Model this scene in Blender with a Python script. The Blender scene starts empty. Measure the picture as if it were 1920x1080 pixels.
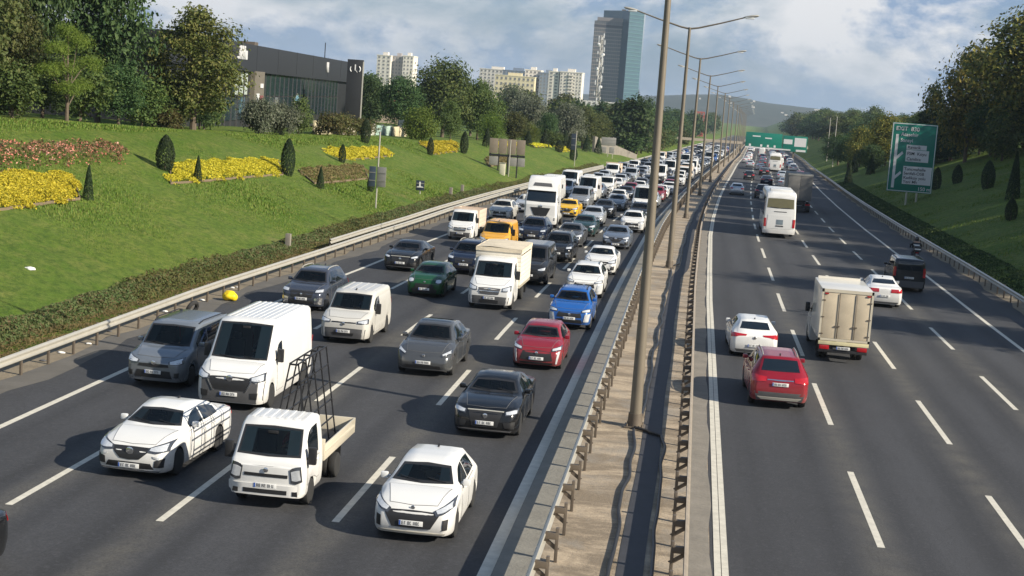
import bpy, bmesh, math, random
import numpy as np
from mathutils import Vector, Matrix
from mathutils.bvhtree import BVHTree
R = math.radians
rnd = random.Random(7)
npr = np.random.default_rng(11)
scene = bpy.context.scene
COL = scene.collection

# ------------------------------------------------------------------ camera, sky, sun, exposure
cam_d = bpy.data.cameras.new('camera')
cam_d.sensor_width = 36.0
cam_d.lens = 36.0 * 2870 / 1920
cam_d.clip_start = 0.5
cam_d.clip_end = 20000
cam = bpy.data.objects.new('camera', cam_d)
COL.objects.link(cam)
cam.matrix_world = (Matrix.Translation((0, 0, 9.408)) @ Matrix.Rotation(R(6.485), 4, 'Z')
                    @ Matrix.Rotation(R(90 - 7.214), 4, 'X') @ Matrix.Rotation(R(4.163), 4, 'Z'))
scene.camera = cam
scene.view_settings.view_transform = 'Standard'
scene.view_settings.look = 'None'
scene.view_settings.exposure = 0.70
scene.view_settings.gamma = 1.0
scene.view_settings.use_curve_mapping = False
SUN_EL, SUN_DIR = 29.0, Vector((0.94, -0.34, 0)).normalized()     # direction towards the sun (horizontal)
sun_d = bpy.data.lights.new('sun', 'SUN')
sun_d.energy = 5.0
sun_d.angle = R(0.5)
sun_d.color = (1.0, 0.91, 0.76)
sun = bpy.data.objects.new('sun', sun_d)
COL.objects.link(sun)
sv = SUN_DIR * math.cos(R(SUN_EL)) + Vector((0, 0, math.sin(R(SUN_EL))))
sun.rotation_euler = sv.to_track_quat('Z', 'Y').to_euler()
sun.location = (60, -40, 60)

world = bpy.data.worlds.new('World')
scene.world = world
world.use_nodes = True
wt = world.node_tree
wt.nodes.clear()


class NT:
    """small helper to write node trees"""
    def __init__(self, tree): self.t = tree
    def n(self, typ, **kw):
        nd = self.t.nodes.new(typ)
        for k, v in kw.items():
            if k.startswith('i_'):
                nd.inputs[k[2:].replace('_', ' ')].default_value = v
            else:
                setattr(nd, k, v)
        return nd
    def link(self, a, b): self.t.links.new(a, b)
    def val(self, v, sock):
        if hasattr(v, 'is_output'): self.link(v, sock)
        else: sock.default_value = v
    def math(self, op, a, b=0.0, clamp=False):
        m = self.n('ShaderNodeMath', operation=op)
        m.use_clamp = clamp
        self.val(a, m.inputs[0]); self.val(b, m.inputs[1])
        return m.outputs[0]
    def mix(self, f, a, b, blend='MIX'):
        m = self.n('ShaderNodeMix', data_type='RGBA', blend_type=blend)
        self.val(f, m.inputs[0])
        for v, s in ((a, m.inputs[6]), (b, m.inputs[7])):
            if hasattr(v, 'is_output'): self.link(v, s)
            else: s.default_value = (*v[:3], 1)
        return m.outputs[2]
    def ramp(self, f, stops):
        r = self.n('ShaderNodeValToRGB')
        e = r.color_ramp.elements
        while len(e) < len(stops): e.new(0.5)
        for el, (p, c) in zip(e, stops):
            el.position = p
            el.color = (c, c, c, 1) if not hasattr(c, '__len__') else (*c[:3], 1)
        self.link(f, r.inputs[0])
        return r.outputs[0]
    def noise(self, vec, scale, detail=3.0, rough=0.55, dist=0.0, w=None):
        nz = self.n('ShaderNodeTexNoise')
        nz.inputs['Scale'].default_value = scale
        nz.inputs['Detail'].default_value = detail
        nz.inputs['Roughness'].default_value = rough
        nz.inputs['Distortion'].default_value = dist
        if vec is not None: self.link(vec, nz.inputs['Vector'])
        return nz.outputs['Fac']
    def mapping(self, vec, loc=(0, 0, 0), scale=(1, 1, 1), rot=(0, 0, 0)):
        m = self.n('ShaderNodeMapping')
        m.inputs['Location'].default_value = loc
        m.inputs['Scale'].default_value = scale
        m.inputs['Rotation'].default_value = rot
        self.link(vec, m.inputs['Vector'])
        return m.outputs[0]


w = NT(wt)
sky = w.n('ShaderNodeTexSky', sky_type='NISHITA')
sky.sun_disc = False
sky.sun_elevation = R(SUN_EL)
sky.sun_rotation = math.atan2(SUN_DIR.x, SUN_DIR.y)
sky.altitude = 100
sky.air_density = 1.0
sky.dust_density = 1.2
sky.ozone_density = 1.5
tc = w.n('ShaderNodeTexCoord')
sep = w.n('ShaderNodeSeparateXYZ')
w.link(tc.outputs['Generated'], sep.inputs[0])
dv = tc.outputs['Generated']
n1 = w.noise(w.mapping(dv, loc=(.31, .12, .0), scale=(1, 1, 2.4)), 5.5, 7, 0.56, 0.25)        # the layer's cover
n2 = w.noise(w.mapping(dv, loc=(1.3, .7, .42), scale=(1, 1, 1.7)), 9.0, 8, 0.60, 0.35)        # heads and their relief
n3 = w.noise(w.mapping(dv, loc=(2.1, .3, .9), scale=(1, 1, 2.2)), 26.0, 6, 0.62, 0.2)
cover = w.ramp(n1, [(0.36, 0.0), (0.54, 1.0)])
# towards the horizon the gaps between the clouds close up, overhead they open
cover = w.math('MULTIPLY', cover, w.math('SUBTRACT', 1.0, w.math('MULTIPLY', w.math('MAXIMUM', sep.outputs[2], 0.0), .9, True)))
head = w.math('ADD', w.math('MULTIPLY', n2, .78), w.math('MULTIPLY', n3, .22))
thick = w.ramp(head, [(0.465, 0.0), (0.555, 1.0)])
# daylight on cloud: pale where thin and sun-struck, blue-grey in the body
body = w.mix(n3, (3.0, 4.5, 7.2), (4.7, 6.0, 8.4))
cloud = w.mix(thick, body, (12.6, 12.2, 12.0))
clear = w.mix(0.30, sky.outputs[0], (1.9, 4.8, 9.6))
col = w.mix(w.math('MULTIPLY', cover, 0.85), clear, cloud)
# pale air near the horizon
hz = w.math('POWER', w.math('SUBTRACT', 1.0, w.math('MINIMUM', w.math('MULTIPLY', w.math('MAXIMUM', sep.outputs[2], 0.0), 9.0), 1.0)), 2.0)
col = w.mix(w.math('MULTIPLY', hz, 0.5), col, (5.0, 6.2, 7.8))
bg = w.n('ShaderNodeBackground')
bg.inputs['Strength'].default_value = 0.050
w.link(col, bg.inputs['Color'])
wo = w.n('ShaderNodeOutputWorld')
w.link(bg.outputs[0], wo.inputs['Surface'])

# ------------------------------------------------------------------ the road's line and the shape of the land
sY = [-400, 76, 92, 116, 138, 161, 179, 215, 270, 346, 413, 3000]
sV = [0, 0, .1, .3, .7, 1.3, 1.8, 3.0, 5.1, 7.9, 10.9, 10.9 + .037 * (3000 - 413)]
dY = [-400, 62, 78, 103, 152, 190, 230, 282, 6000]
dV = [0, 0, .6, 1.2, 1.3, 1.6, 1.6, 2.0, 2.0]


def sR(Y): return np.interp(Y, sY, sV)
def sh(X0, Y): return sR(Y) + np.interp(Y, dY, dV) * np.clip((-np.asarray(X0, float) - 3.5) / 14, 0, 1)
def zr(Y):
    Y = np.asarray(Y, float)
    u = np.clip((Y - 88) / 40, 0, 1)
    return -.0105 * np.where(Y > 128, np.minimum(Y, 1500) - 108, u * u * 20)


def land(X, Y):
    z0 = zr(Y); s = sR(Y); sl = sh(-20, Y)
    u = -(X - sl) - 20.9; v = X - s - 18.2
    hL = np.interp(Y, [80, 110, 132, 180, 246, 303, 330, 6000], [6.4, 5.3, 4.8, 4.2, 3.2, 1.4, 1.2, 1.2])
    zl = -.25 + np.where(u > 1, np.minimum(.33 * (u - 1), hL + .02 * np.clip(u - 1 - hL / .33, 0, 200)), 0)
    zz = np.where(v > 1, np.minimum(.38 * (v - 1), 8.5 + .03 * np.clip(v - 1 - 8.5 / .38, 0, 200)), 0)
    return z0 + np.where(X < s - 1.5, zl, zz)


def rx(X0, Y): return float(X0 + sh(X0, Y))               # road offset -> world x
def rz(X0, Y): return float(zr(Y)) + (-.25 if X0 < -3.3 else 0.0)
def heading(X0, Y): return math.atan2(rx(X0, Y + 3) - rx(X0, Y - 3), 6.0)      # turn of the road from +Y, clockwise

# ------------------------------------------------------------------ materials
MATS = {}


def newmat(name):
    m = bpy.data.materials.new(name)
    m.use_nodes = True
    t = NT(m.node_tree)
    p = m.node_tree.nodes['Principled BSDF']
    return m, t, p


def plain(name, col, rough=0.6, metal=0.0, var=0.25, scale=3.0, bump=0.0, spec=0.5, coat=0.0, emis=None):
    """base colour with a little mottling of its own"""
    if name in MATS: return MATS[name]
    m, t, p = newmat(name)
    tcn = t.n('ShaderNodeTexCoord')
    nz = t.noise(tcn.outputs['Object'], scale, 5, 0.6)
    f = t.math('ADD', t.math('MULTIPLY', nz, 2 * var), 1 - var)
    c = t.mix(1.0, col, (1, 1, 1), 'MULTIPLY')
    mm = t.n('ShaderNodeVectorMath', operation='SCALE')
    mm.inputs[0].default_value = col[:3]
    t.link(f, mm.inputs['Scale'])
    t.link(mm.outputs[0], p.inputs['Base Color'])
    p.inputs['Roughness'].default_value = rough
    p.inputs['Metallic'].default_value = metal
    p.inputs['Specular IOR Level'].default_value = spec
    p.inputs['Coat Weight'].default_value = coat
    if bump:
        b = t.n('ShaderNodeBump')
        b.inputs['Strength'].default_value = bump
        b.inputs['Distance'].default_value = 0.05
        t.link(t.noise(tcn.outputs['Object'], scale * 6, 4), b.inputs['Height'])
        t.link(b.outputs[0], p.inputs['Normal'])
    MATS[name] = m
    return m


def paint(name, col, metal=0.0, rough=0.17, dirt=0.25):
    key = 'paint_' + name
    if key in MATS: return MATS[key]
    m, t, p = newmat(key)
    tcn = t.n('ShaderNodeTexCoord')
    sp = t.n('ShaderNodeSeparateXYZ')
    t.link(tcn.outputs['Object'], sp.inputs[0])
    low = t.math('SUBTRACT', 1.0, t.math('DIVIDE', sp.outputs[2], 0.95), True)          # road film thrown up on the sills
    nz = t.noise(tcn.outputs['Object'], 2.2, 6, 0.65)
    f = t.math('MULTIPLY', t.math('ADD', t.math('MULTIPLY', low, 1.3), 0.12), t.math('MULTIPLY', nz, dirt * 2.2), True)
    t.link(t.mix(f, col, (.23, .2, .16) if max(col) > .2 else (.10, .09, .075)), p.inputs['Base Color'])
    t.link(t.math('ADD', t.math('MULTIPLY', f, 0.5), rough), p.inputs['Roughness'])
    p.inputs['Metallic'].default_value = metal
    p.inputs['Coat Weight'].default_value = 0.2
    p.inputs['Specular IOR Level'].default_value = 0.4
    p.inputs['Coat Roughness'].default_value = 0.05
    MATS[key] = m
    return m


def leafmat(name, cols, trans=0.35, rough=0.6):
    """foliage: every leaf cluster takes its own tone"""
    m, t, p = newmat(name)
    g = t.n('ShaderNodeNewGeometry')
    oi = t.n('ShaderNodeObjectInfo')
    tcn = t.n('ShaderNodeTexCoord')
    big = t.noise(tcn.outputs['Object'], 0.45, 3)
    rv = t.math('ADD', t.math('MULTIPLY', g.outputs['Random Per Island'], 0.62), t.math('MULTIPLY', big, 0.5), True)
    n = len(cols)
    c = t.ramp(rv, [((i + .3) / n, cols[i]) for i in range(n)])
    hs = t.n('ShaderNodeHueSaturation')
    t.link(c, hs.inputs['Color'])
    t.link(t.math('ADD', t.math('MULTIPLY', oi.outputs['Random'], 0.36), 0.82), hs.inputs['Value'])
    t.link(t.math('ADD', t.math('MULTIPLY', oi.outputs['Random'], 0.03), 0.485), hs.inputs['Hue'])
    t.link(hs.outputs[0], p.inputs['Base Color'])
    p.inputs['Roughness'].default_value = rough
    p.inputs['Specular IOR Level'].default_value = 0.25
    tr = t.n('ShaderNodeBsdfTranslucent')
    t.link(hs.outputs[0], tr.inputs['Color'])
    mx = t.n('ShaderNodeMixShader')
    mx.inputs[0].default_value = trans
    t.link(p.outputs[0], mx.inputs[1]); t.link(tr.outputs[0], mx.inputs[2])
    t.link(mx.outputs[0], m.node_tree.nodes['Material Output'].inputs['Surface'])
    MATS[name] = m
    return m


def asphalt(name, base, lines, warm=(.125, .117, .100)):
    m, t, p = newmat(name)
    uv = t.n('ShaderNodeUVMap')
    tcn = t.n('ShaderNodeTexCoord')
    ob = tcn.outputs['Object']
    sp = t.n('ShaderNodeSeparateXYZ')
    t.link(uv.outputs[0], sp.inputs[0])                    # u = offset across the road (m), v = along
    fine = t.noise(ob, 22, 4, 0.7)
    mid = t.noise(ob, 1.1, 5, 0.6)
    big = t.noise(t.mapping(ob, scale=(1, .12, 1)), 0.35, 4, 0.6)
    c = t.mix(t.math('MULTIPLY', mid, 1.0), tuple(b * .82 for b in base), tuple(b * 1.2 for b in base))
    c = t.mix(t.math('MULTIPLY', t.ramp(big, [(.4, 0.), (.62, 1.)]), .6), c, tuple(b * 1.45 for b in base))
    # tyres polish two tracks in each lane; the strip under the painted lines keeps paler and dustier
    acc = None
    for L in lines:
        d = t.math('ABSOLUTE', t.math('SUBTRACT', sp.outputs[0], L))
        band = t.math('SUBTRACT', 1.0, t.math('DIVIDE', d, 0.75), True)
        acc = band if acc is None else t.math('MAXIMUM', acc, band)
    worn = t.math('MULTIPLY', acc, t.math('MULTIPLY', t.ramp(mid, [(.3, .25), (.65, 1.)]), .9), True)
    c = t.mix(worn, c, warm)
    # wheel tracks: two darker polished ribbons in every lane
    trk = None
    lanes = [L + o_ for L in lines for o_ in (1.78, -1.78)]
    for L in lanes:
        for o_ in (-.85, .85):
            d = t.math('ABSOLUTE', t.math('SUBTRACT', sp.outputs[0], L + o_))
            band = t.math('SUBTRACT', 1.0, t.math('DIVIDE', d, 0.5), True)
            trk = band if trk is None else t.math('MAXIMUM', trk, band)
    c = t.mix(t.math('MULTIPLY', trk, t.ramp(t.noise(t.mapping(ob, scale=(1, .08, 1)), .9, 4, .6), [(.3, .15), (.65, .75)])), c, tuple(b * .66 for b in base))
    crv = t.noise(t.mapping(ob, scale=(1, .3, 1)), .5, 9, .7, 1.2)                      # tarred hairline cracks that wander
    c = t.mix(t.math('MULTIPLY', t.ramp(t.math('ABSOLUTE', t.math('SUBTRACT', crv, .5)), [(0.0, 1.0), (0.006, 0.0)]), .45), c, (.022, .022, .023))
    c = t.mix(t.ramp(fine, [(.40, .5), (.6, 0.)]), c, tuple(b * .5 for b in base), 'MIX')
    spk = t.noise(ob, 7, 8, .85)
    c = t.mix(t.ramp(spk, [(.52, 0.), (.68, .75)]), c, tuple(b * 1.75 for b in base))
    drip = t.noise(t.mapping(ob, scale=(1.4, .05, 1)), 0.9, 3, .5)
    c = t.mix(t.math('MULTIPLY', t.ramp(drip, [(.55, 0.), (.75, 1.)]), .35), c, tuple(b * .6 for b in base))
    t.link(c, p.inputs['Base Color'])
    p.inputs['Roughness'].default_value = 0.82
    p.inputs['Specular IOR Level'].default_value = 0.3
    b = t.n('ShaderNodeBump')
    b.inputs['Strength'].default_value = 0.5
    b.inputs['Distance'].default_value = 0.02
    t.link(t.noise(ob, 24, 5, .8), b.inputs['Height'])
    t.link(b.outputs[0], p.inputs['Normal'])
    MATS[name] = m
    return m


def grassmat(name):
    m, t, p = newmat(name)
    tcn = t.n('ShaderNodeTexCoord')
    ob = tcn.outputs['Object']
    a = t.noise(ob, 0.09, 5, .6, .4); b_ = t.noise(ob, 0.7, 7, .75, .3); f = t.noise(t.mapping(ob, scale=(1, .6, 1)), 3.2, 8, .85)
    mow = t.noise(t.mapping(ob, scale=(.5, .06, 1), rot=(0, 0, .05)), 1.6, 3, .5)
    c = t.mix(t.ramp(a, [(.35, 0.), (.65, 1.)]), (.082, .140, .016), (.138, .182, .030))
    c = t.mix(t.math('MULTIPLY', t.ramp(b_, [(.44, 0.), (.64, 1.)]), .8), c, (.18, .19, .050))
    c = t.mix(t.ramp(mow, [(.40, .0), (.62, .35)]), c, (.062, .13, .014))
    c = t.mix(t.ramp(f, [(.40, .85), (.56, 0.)]), c, (.040, .078, .011))
    bare = t.ramp(t.noise(ob, .16, 7, .7), [(.60, 0.), (.72, 1.)])
    c = t.mix(t.math('MULTIPLY', bare, .6), c, (.19, .155, .07))
    t.link(c, p.inputs['Base Color'])
    p.inputs['Roughness'].default_value = .85
    p.inputs['Specular IOR Level'].default_value = .15
    bm_ = t.n('ShaderNodeBump'); bm_.inputs['Strength'].default_value = .9; bm_.inputs['Distance'].default_value = .12
    t.link(t.noise(ob, 5, 6, .8), bm_.inputs['Height'])
    t.link(bm_.outputs[0], p.inputs['Normal'])
    MATS[name] = m
    return m


def medianmat(name):
    m, t, p = newmat(name)
    tcn = t.n('ShaderNodeTexCoord'); ob = tcn.outputs['Object']
    st = t.noise(t.mapping(ob, scale=(.45, 1.1, 1)), .8, 8, .72, .6)
    b_ = t.noise(ob, 1.6, 8, .7, .4)
    g_ = t.noise(ob, 14, 6, .75)
    c = t.mix(b_, (.31, .245, .17), (.52, .42, .30))
    c = t.mix(t.ramp(st, [(.42, 0.), (.57, .9)]), c, (.185, .145, .10))
    c = t.mix(t.ramp(g_, [(.48, 0.), (.72, .6)]), c, (.11, .09, .07))
    c = t.mix(t.ramp(t.noise(ob, .33, 7, .7, .8), [(.50, 0.), (.62, .7)]), c, (.24, .215, .18))
    t.link(c, p.inputs['Base Color'])
    p.inputs['Roughness'].default_value = .92
    bm_ = t.n('ShaderNodeBump'); bm_.inputs['Strength'].default_value = .7; bm_.inputs['Distance'].default_value = .04
    t.link(t.noise(ob, 7, 7, .75), bm_.inputs['Height'])
    t.link(bm_.outputs[0], p.inputs['Normal'])
    MATS[name] = m
    return m


M_ASL = asphalt('asphalt_left', (.049, .050, .054), (-7.2, -10.75, -14.2))
M_ASR = asphalt('asphalt_right', (.051, .052, .056), (4.8, 8.2, 11.5))
M_GRASS = grassmat('mown_grass')
M_MED = medianmat('stained_concrete')
M_CONC = plain('grey_concrete', (.185, .175, .15), .9, var=.35, scale=1.5, bump=.4)
M_SHOUL = plain('dusty_shoulder', (.20, .18, .15), .92, var=.4, scale=1.2, bump=.3)
M_VERGE = plain('dusty_verge', (.19, .155, .105), .95, var=.5, scale=1.6, bump=.6)
M_DSTRIP = plain('dark_strip', (.035, .036, .042), .75, var=.4, scale=2)
M_LINE = plain('road_paint', (.55, .52, .44), .7, var=.35, scale=4)
M_GALV = plain('galvanised_steel', (.45, .43, .375), .45, metal=.35, var=.2, scale=2)
M_GALVD = plain('weathered_steel', (.135, .11, .085), .6, metal=.3, var=.4, scale=4)
M_POLE = plain('lamp_post_steel', (.165, .14, .105), .6, metal=.15, var=.25, scale=1.2)
M_BLACK = plain('black_plastic', (.018, .018, .019), .5, var=.2)
M_RUB = plain('tyre_rubber', (.02, .02, .02), .85, var=.3)
M_RIM = plain('alloy', (.42, .42, .43), .3, metal=.8, var=.1)
M_RIMD = plain('dark_rim', (.16, .16, .165), .4, metal=.6, var=.1)
M_CHR = plain('chrome', (.72, .72, .72), .12, metal=.95, var=.05)
M_LAMP = plain('headlamp_glass', (.62, .64, .66), .08, metal=.3, var=.3, scale=14, coat=1)
M_RED = plain('tail_lamp', (.36, .008, .012), .15, var=.3, scale=10, coat=1)
M_ORA = plain('indicator_lamp', (.6, .2, .02), .2, coat=1)
M_PLATE = plain('plate_white', (.72, .72, .70), .4, var=.06)
M_INK = plain('plate_ink', (.03, .03, .035), .5)
M_BLUE = plain('plate_blue', (.03, .09, .35), .5)
M_INT = plain('cabin_trim', (.035, .034, .033), .7)
M_GREYP = plain('grey_plastic', (.075, .075, .078), .55, var=.2)
M_WHITEP = plain('white_paper', (.75, .74, .70), .7)
M_RUST = plain('red_lead_paint', (.22, .03, .02), .6, var=.4)
M_DARKST = plain('black_steel', (.03, .03, .032), .45, metal=.4, var=.3)


def glassmat(name, tint, through):
    m, t, p = newmat(name)
    p.inputs['Base Color'].default_value = (.008, .012, .016, 1)
    p.inputs['Roughness'].default_value = .03
    p.inputs['Specular IOR Level'].default_value = .85
    if through:
        tr = t.n('ShaderNodeBsdfTransparent'); tr.inputs['Color'].default_value = (*tint, 1)
        mx = t.n('ShaderNodeMixShader')
        fr = t.n('ShaderNodeFresnel'); fr.inputs['IOR'].default_value = 1.75
        t.link(t.math('ADD', t.math('MULTIPLY', fr.outputs[0], .9), 1 - through, True), mx.inputs[0])
        t.link(tr.outputs[0], mx.inputs[1]); t.link(p.outputs[0], mx.inputs[2])
        t.link(mx.outputs[0], m.node_tree.nodes['Material Output'].inputs['Surface'])
    MATS[name] = m
    return m


M_GLASS = glassmat('dark_window_glass', (0, 0, 0), 0)
M_SCREEN = glassmat('windscreen_glass', (.62, .70, .66), .80)

# ------------------------------------------------------------------ mesh helpers


class MB:
    """collects shapes for ONE mesh object"""
    def __init__(self): self.v = []; self.f = []; self.m = []; self.sm = []
    def add(self, vs, fs, mi=0, smooth=False):
        o = len(self.v)
        self.v.extend([tuple(map(float, p)) for p in vs])
        for f in fs:
            self.f.append(tuple(i + o for i in f)); self.m.append(mi); self.sm.append(smooth)
        return self
    def box(self, x0, x1, y0, y1, z0, z1, mi=0, ch=0.0):
        if ch <= 0:
            vs = [(x, y, z) for z in (z0, z1) for y in (y0, y1) for x in (x0, x1)]
            fs = [(0, 2, 3, 1), (4, 5, 7, 6), (0, 1, 5, 4), (2, 6, 7, 3), (0, 4, 6, 2), (1, 3, 7, 5)]
            return self.add(vs, fs, mi)
        bm = bmesh.new()
        bmesh.ops.create_cube(bm, size=1)
        for vv in bm.verts:
            vv.co = Vector(((x0 + x1) / 2 + vv.co.x * (x1 - x0), (y0 + y1) / 2 + vv.co.y * (y1 - y0), (z0 + z1) / 2 + vv.co.z * (z1 - z0)))
        bmesh.ops.bevel(bm, geom=bm.edges[:], offset=ch, segments=2, affect='EDGES', profile=.6)
        bm.verts.index_update()
        vs = [vv.co[:] for vv in bm.verts]; fs = [[q.index for q in f.verts] for f in bm.faces]
        bm.free()
        return self.add(vs, fs, mi, True)
    def bar(self, a, b, w_, h=None, mi=0):
        """a square bar from a to b"""
        a, b = Vector(a), Vector(b); h = h or w_
        d = (b - a).normalized()
        up = Vector((0, 0, 1)) if abs(d.z) < .95 else Vector((0, 1, 0))
        s = d.cross(up).normalized() * (w_ / 2); u = s.cross(d).normalized() * (h / 2)
        vs = [p + i * s + j * u for p in (a, b) for (i, j) in ((-1, -1), (1, -1), (1, 1), (-1, 1))]
        fs = [(0, 1, 2, 3), (7, 6, 5, 4), (0, 4, 5, 1), (1, 5, 6, 2), (2, 6, 7, 3), (3, 7, 4, 0)]
        return self.add(vs, fs, mi)
    def tube(self, pts, rad, n=8, mi=0, cap=True, smooth=True):
        pts = [Vector(p) for p in pts]
        if not hasattr(rad, '__len__'): rad = [rad] * len(pts)
        vs = []; ref = None
        for i, p in enumerate(pts):
            d = (pts[min(i + 1, len(pts) - 1)] - pts[max(i - 1, 0)]).normalized()
            if ref is None: ref = Vector((1, 0, 0)) if abs(d.x) < .8 else Vector((0, 1, 0))
            s = d.cross(ref).normalized(); u = s.cross(d).normalized(); ref = u
            for k in range(n):
                a = 2 * math.pi * k / n
                vs.append(p + (s * math.cos(a) + u * math.sin(a)) * rad[i])
        fs = []
        for i in range(len(pts) - 1):
            for k in range(n):
                fs.append((i * n + k, i * n + (k + 1) % n, (i + 1) * n + (k + 1) % n, (i + 1) * n + k))
        if cap:
            fs.append(tuple(range(n - 1, -1, -1))); fs.append(tuple((len(pts) - 1) * n + k for k in range(n)))
        return self.add(vs, fs, mi, smooth)
    def lathe(self, prof, axis='z', c=(0, 0, 0), n=16, mi=0, smooth=True):
        vs = []
        for r_, h in prof:
            for k in range(n):
                a = 2 * math.pi * k / n
                if axis == 'z': q = (r_ * math.cos(a), r_ * math.sin(a), h)
                elif axis == 'x': q = (h, r_ * math.cos(a), r_ * math.sin(a))
                else: q = (r_ * math.cos(a), h, r_ * math.sin(a))
                vs.append((q[0] + c[0], q[1] + c[1], q[2] + c[2]))
        fs = [(i * n + k, i * n + (k + 1) % n, (i + 1) * n + (k + 1) % n, (i + 1) * n + k) for i in range(len(prof) - 1) for k in range(n)]
        fs += [tuple(range(n)), tuple((len(prof) - 1) * n + k for k in range(n))]
        return self.add(vs, fs, mi, smooth)
    def prism(self, poly, axis, a, b, mi=0):
        """polygon in the plane across `axis`, from a to b"""
        n = len(poly); vs = []
        for h in (a, b):
            for p, q in poly:
                vs.append({'x': (h, p, q), 'y': (p, h, q), 'z': (p, q, h)}[axis])
        fs = [tuple(range(n)), tuple(range(2 * n - 1, n - 1, -1))] + [(i, (i + 1) % n, n + (i + 1) % n, n + i) for i in range(n)]
        return self.add(vs, fs, mi)
    def mesh(self, name, mats, sharp=38):
        me = bpy.data.meshes.new(name)
        me.from_pydata(self.v, [], self.f)
        for m_ in mats: me.materials.append(m_)
        me.polygons.foreach_set('material_index', self.m)
        me.polygons.foreach_set('use_smooth', self.sm)
        fix_normals(me, sharp)
        return me
    def build(self, name, mats, parent=None, loc=None):
        if not isinstance(mats, (list, tuple)): mats = [mats]
        return link(name, self.mesh(name, mats), parent, loc)


def fix_normals(me, sharp=38):
    bm = bmesh.new(); bm.from_mesh(me)
    bmesh.ops.recalc_face_normals(bm, faces=bm.faces[:])
    for e in bm.edges:
        e.smooth = not (len(e.link_faces) != 2 or e.calc_face_angle(0) > R(sharp))
    bm.to_mesh(me); bm.free(); me.update()


def link(name, data, parent=None, loc=None, rz_=0.0):
    o = bpy.data.objects.new(name, data)
    COL.objects.link(o)
    if parent is not None: o.parent = parent
    if loc is not None: o.location = loc
    if rz_: o.rotation_euler = (0, 0, rz_)
    return o


def tag(o, label=None, cat=None, group=None, kind=None):
    if label: o['label'] = label
    if cat: o['category'] = cat
    if group: o['group'] = group
    if kind: o['kind'] = kind
    return o


def thing(name, label, cat, loc=(0, 0, 0), rz_=0.0, group=None):
    o = link(name, None, None, loc, rz_)
    o.empty_display_size = .3
    return tag(o, label, cat, group)


def raw(name, verts, faces_arr, mats, mi=None, smooth=False):
    """quick mesh from numpy arrays (quads or triangles)"""
    verts = np.asarray(verts, np.float32); faces_arr = np.asarray(faces_arr, np.int32)
    me = bpy.data.meshes.new(name)
    me.vertices.add(len(verts)); me.vertices.foreach_set('co', verts.ravel())
    nf, k = faces_arr.shape
    me.loops.add(nf * k); me.loops.foreach_set('vertex_index', faces_arr.ravel())
    me.polygons.add(nf); me.polygons.foreach_set('loop_start', np.arange(0, nf * k, k, dtype=np.int32))
    for m_ in (mats if isinstance(mats, (list, tuple)) else [mats]): me.materials.append(m_)
    if mi is not None: me.polygons.foreach_set('material_index', np.asarray(mi, np.int32))
    me.polygons.foreach_set('use_smooth', np.full(nf, smooth))
    me.update(calc_edges=True); me.validate()
    return me


def copytree(o, loc=None, rz_=None, scale=None):
    def cp(x, par):
        c = x.copy(); COL.objects.link(c)
        if par is not None: c.parent = par
        for ch in x.children: cp(ch, c)
        return c
    c = cp(o, None)
    if loc is not None: c.location = loc
    if rz_ is not None: c.rotation_euler[2] = rz_
    if scale is not None: c.scale = scale if hasattr(scale, '__len__') else (scale,) * 3
    return c

# ------------------------------------------------------------------ ground, carriageways, median
Ys = np.concatenate([np.arange(-60, 440, 4), np.geomspace(440, 9000, 40)])
offs = ([-6000, -3000, -1500, -700, -350, -200, -140, -100, -80, -66, -56, -50, -46, -42, -38, -34, -30, -27, -24.5, -23, -22, -21.4, -20.8, -20.3]
        + [17.9, 18.4, 19.2, 20, 21, 23, 26, 29, 33, 37, 41, 45, 50, 58, 70, 90, 130, 200, 350, 700, 1500, 3000, 6000])
V = []; F = []
nc = len(offs)
for Y in Ys:
    for o_ in offs:
        X = (o_ + sh(-20, Y)) if o_ < 0 else o_ + sR(Y)
        if o_ in (-20.3, 17.9): Z = float(zr(Y)) - .7
        else:
            Z = float(land(X, Y)) - .02
            if abs(o_) > 21:
                Z += .10 * math.sin(X * .31 + Y * .11) * math.sin(Y * .17 - X * .05)
        V.append((X, Y, Z))
for j in range(len(Ys) - 1):
    for i in range(nc - 1):
        F.append((j * nc + i, j * nc + i + 1, (j + 1) * nc + i + 1, (j + 1) * nc + i))
tag(link('ground', raw('ground', V, F, M_GRASS, smooth=True)), kind='structure')

YR = np.concatenate([np.arange(-60, 440, 2.0), np.arange(440, 1500, 12)])


def strip(name, a, b, dz, mat, ys=YR, n=6, wob=None, parent=None, kind='structure', face=None):
    """a sheet laid along the road between the offsets a and b (metres from the axis)"""
    V, F, UV = [], [], []
    us = np.linspace(a, b, n + 1)
    for Y in ys:
        for q, u in enumerate(us):
            uu = u + (wob(Y, q) if wob else 0)
            V.append((rx(uu, Y), Y, float(zr(Y)) + dz)); UV.append((uu, Y))
        if face is not None:                                # a vertical kerb face below the first edge
            V.append((rx(a, Y), Y, float(zr(Y)) + face)); UV.append((a, Y))
    k = n + 1 + (face is not None)
    for j in range(len(ys) - 1):
        for i in range(n): F.append((j * k + i, j * k + i + 1, (j + 1) * k + i + 1, (j + 1) * k + i))
        if face is not None: F.append((j * k + n + 1, j * k, (j + 1) * k, (j + 1) * k + n + 1))
    me = raw(name, V, F, mat)
    uvl = me.uv_layers.new(name='UVMap')
    li = np.empty(len(me.loops), np.int32); me.loops.foreach_get('vertex_index', li)
    uvl.data.foreach_set('uv', np.asarray(UV, np.float32)[li].ravel())
    o = link(name, me, parent)
    return tag(o, kind=kind) if kind else o


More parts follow.
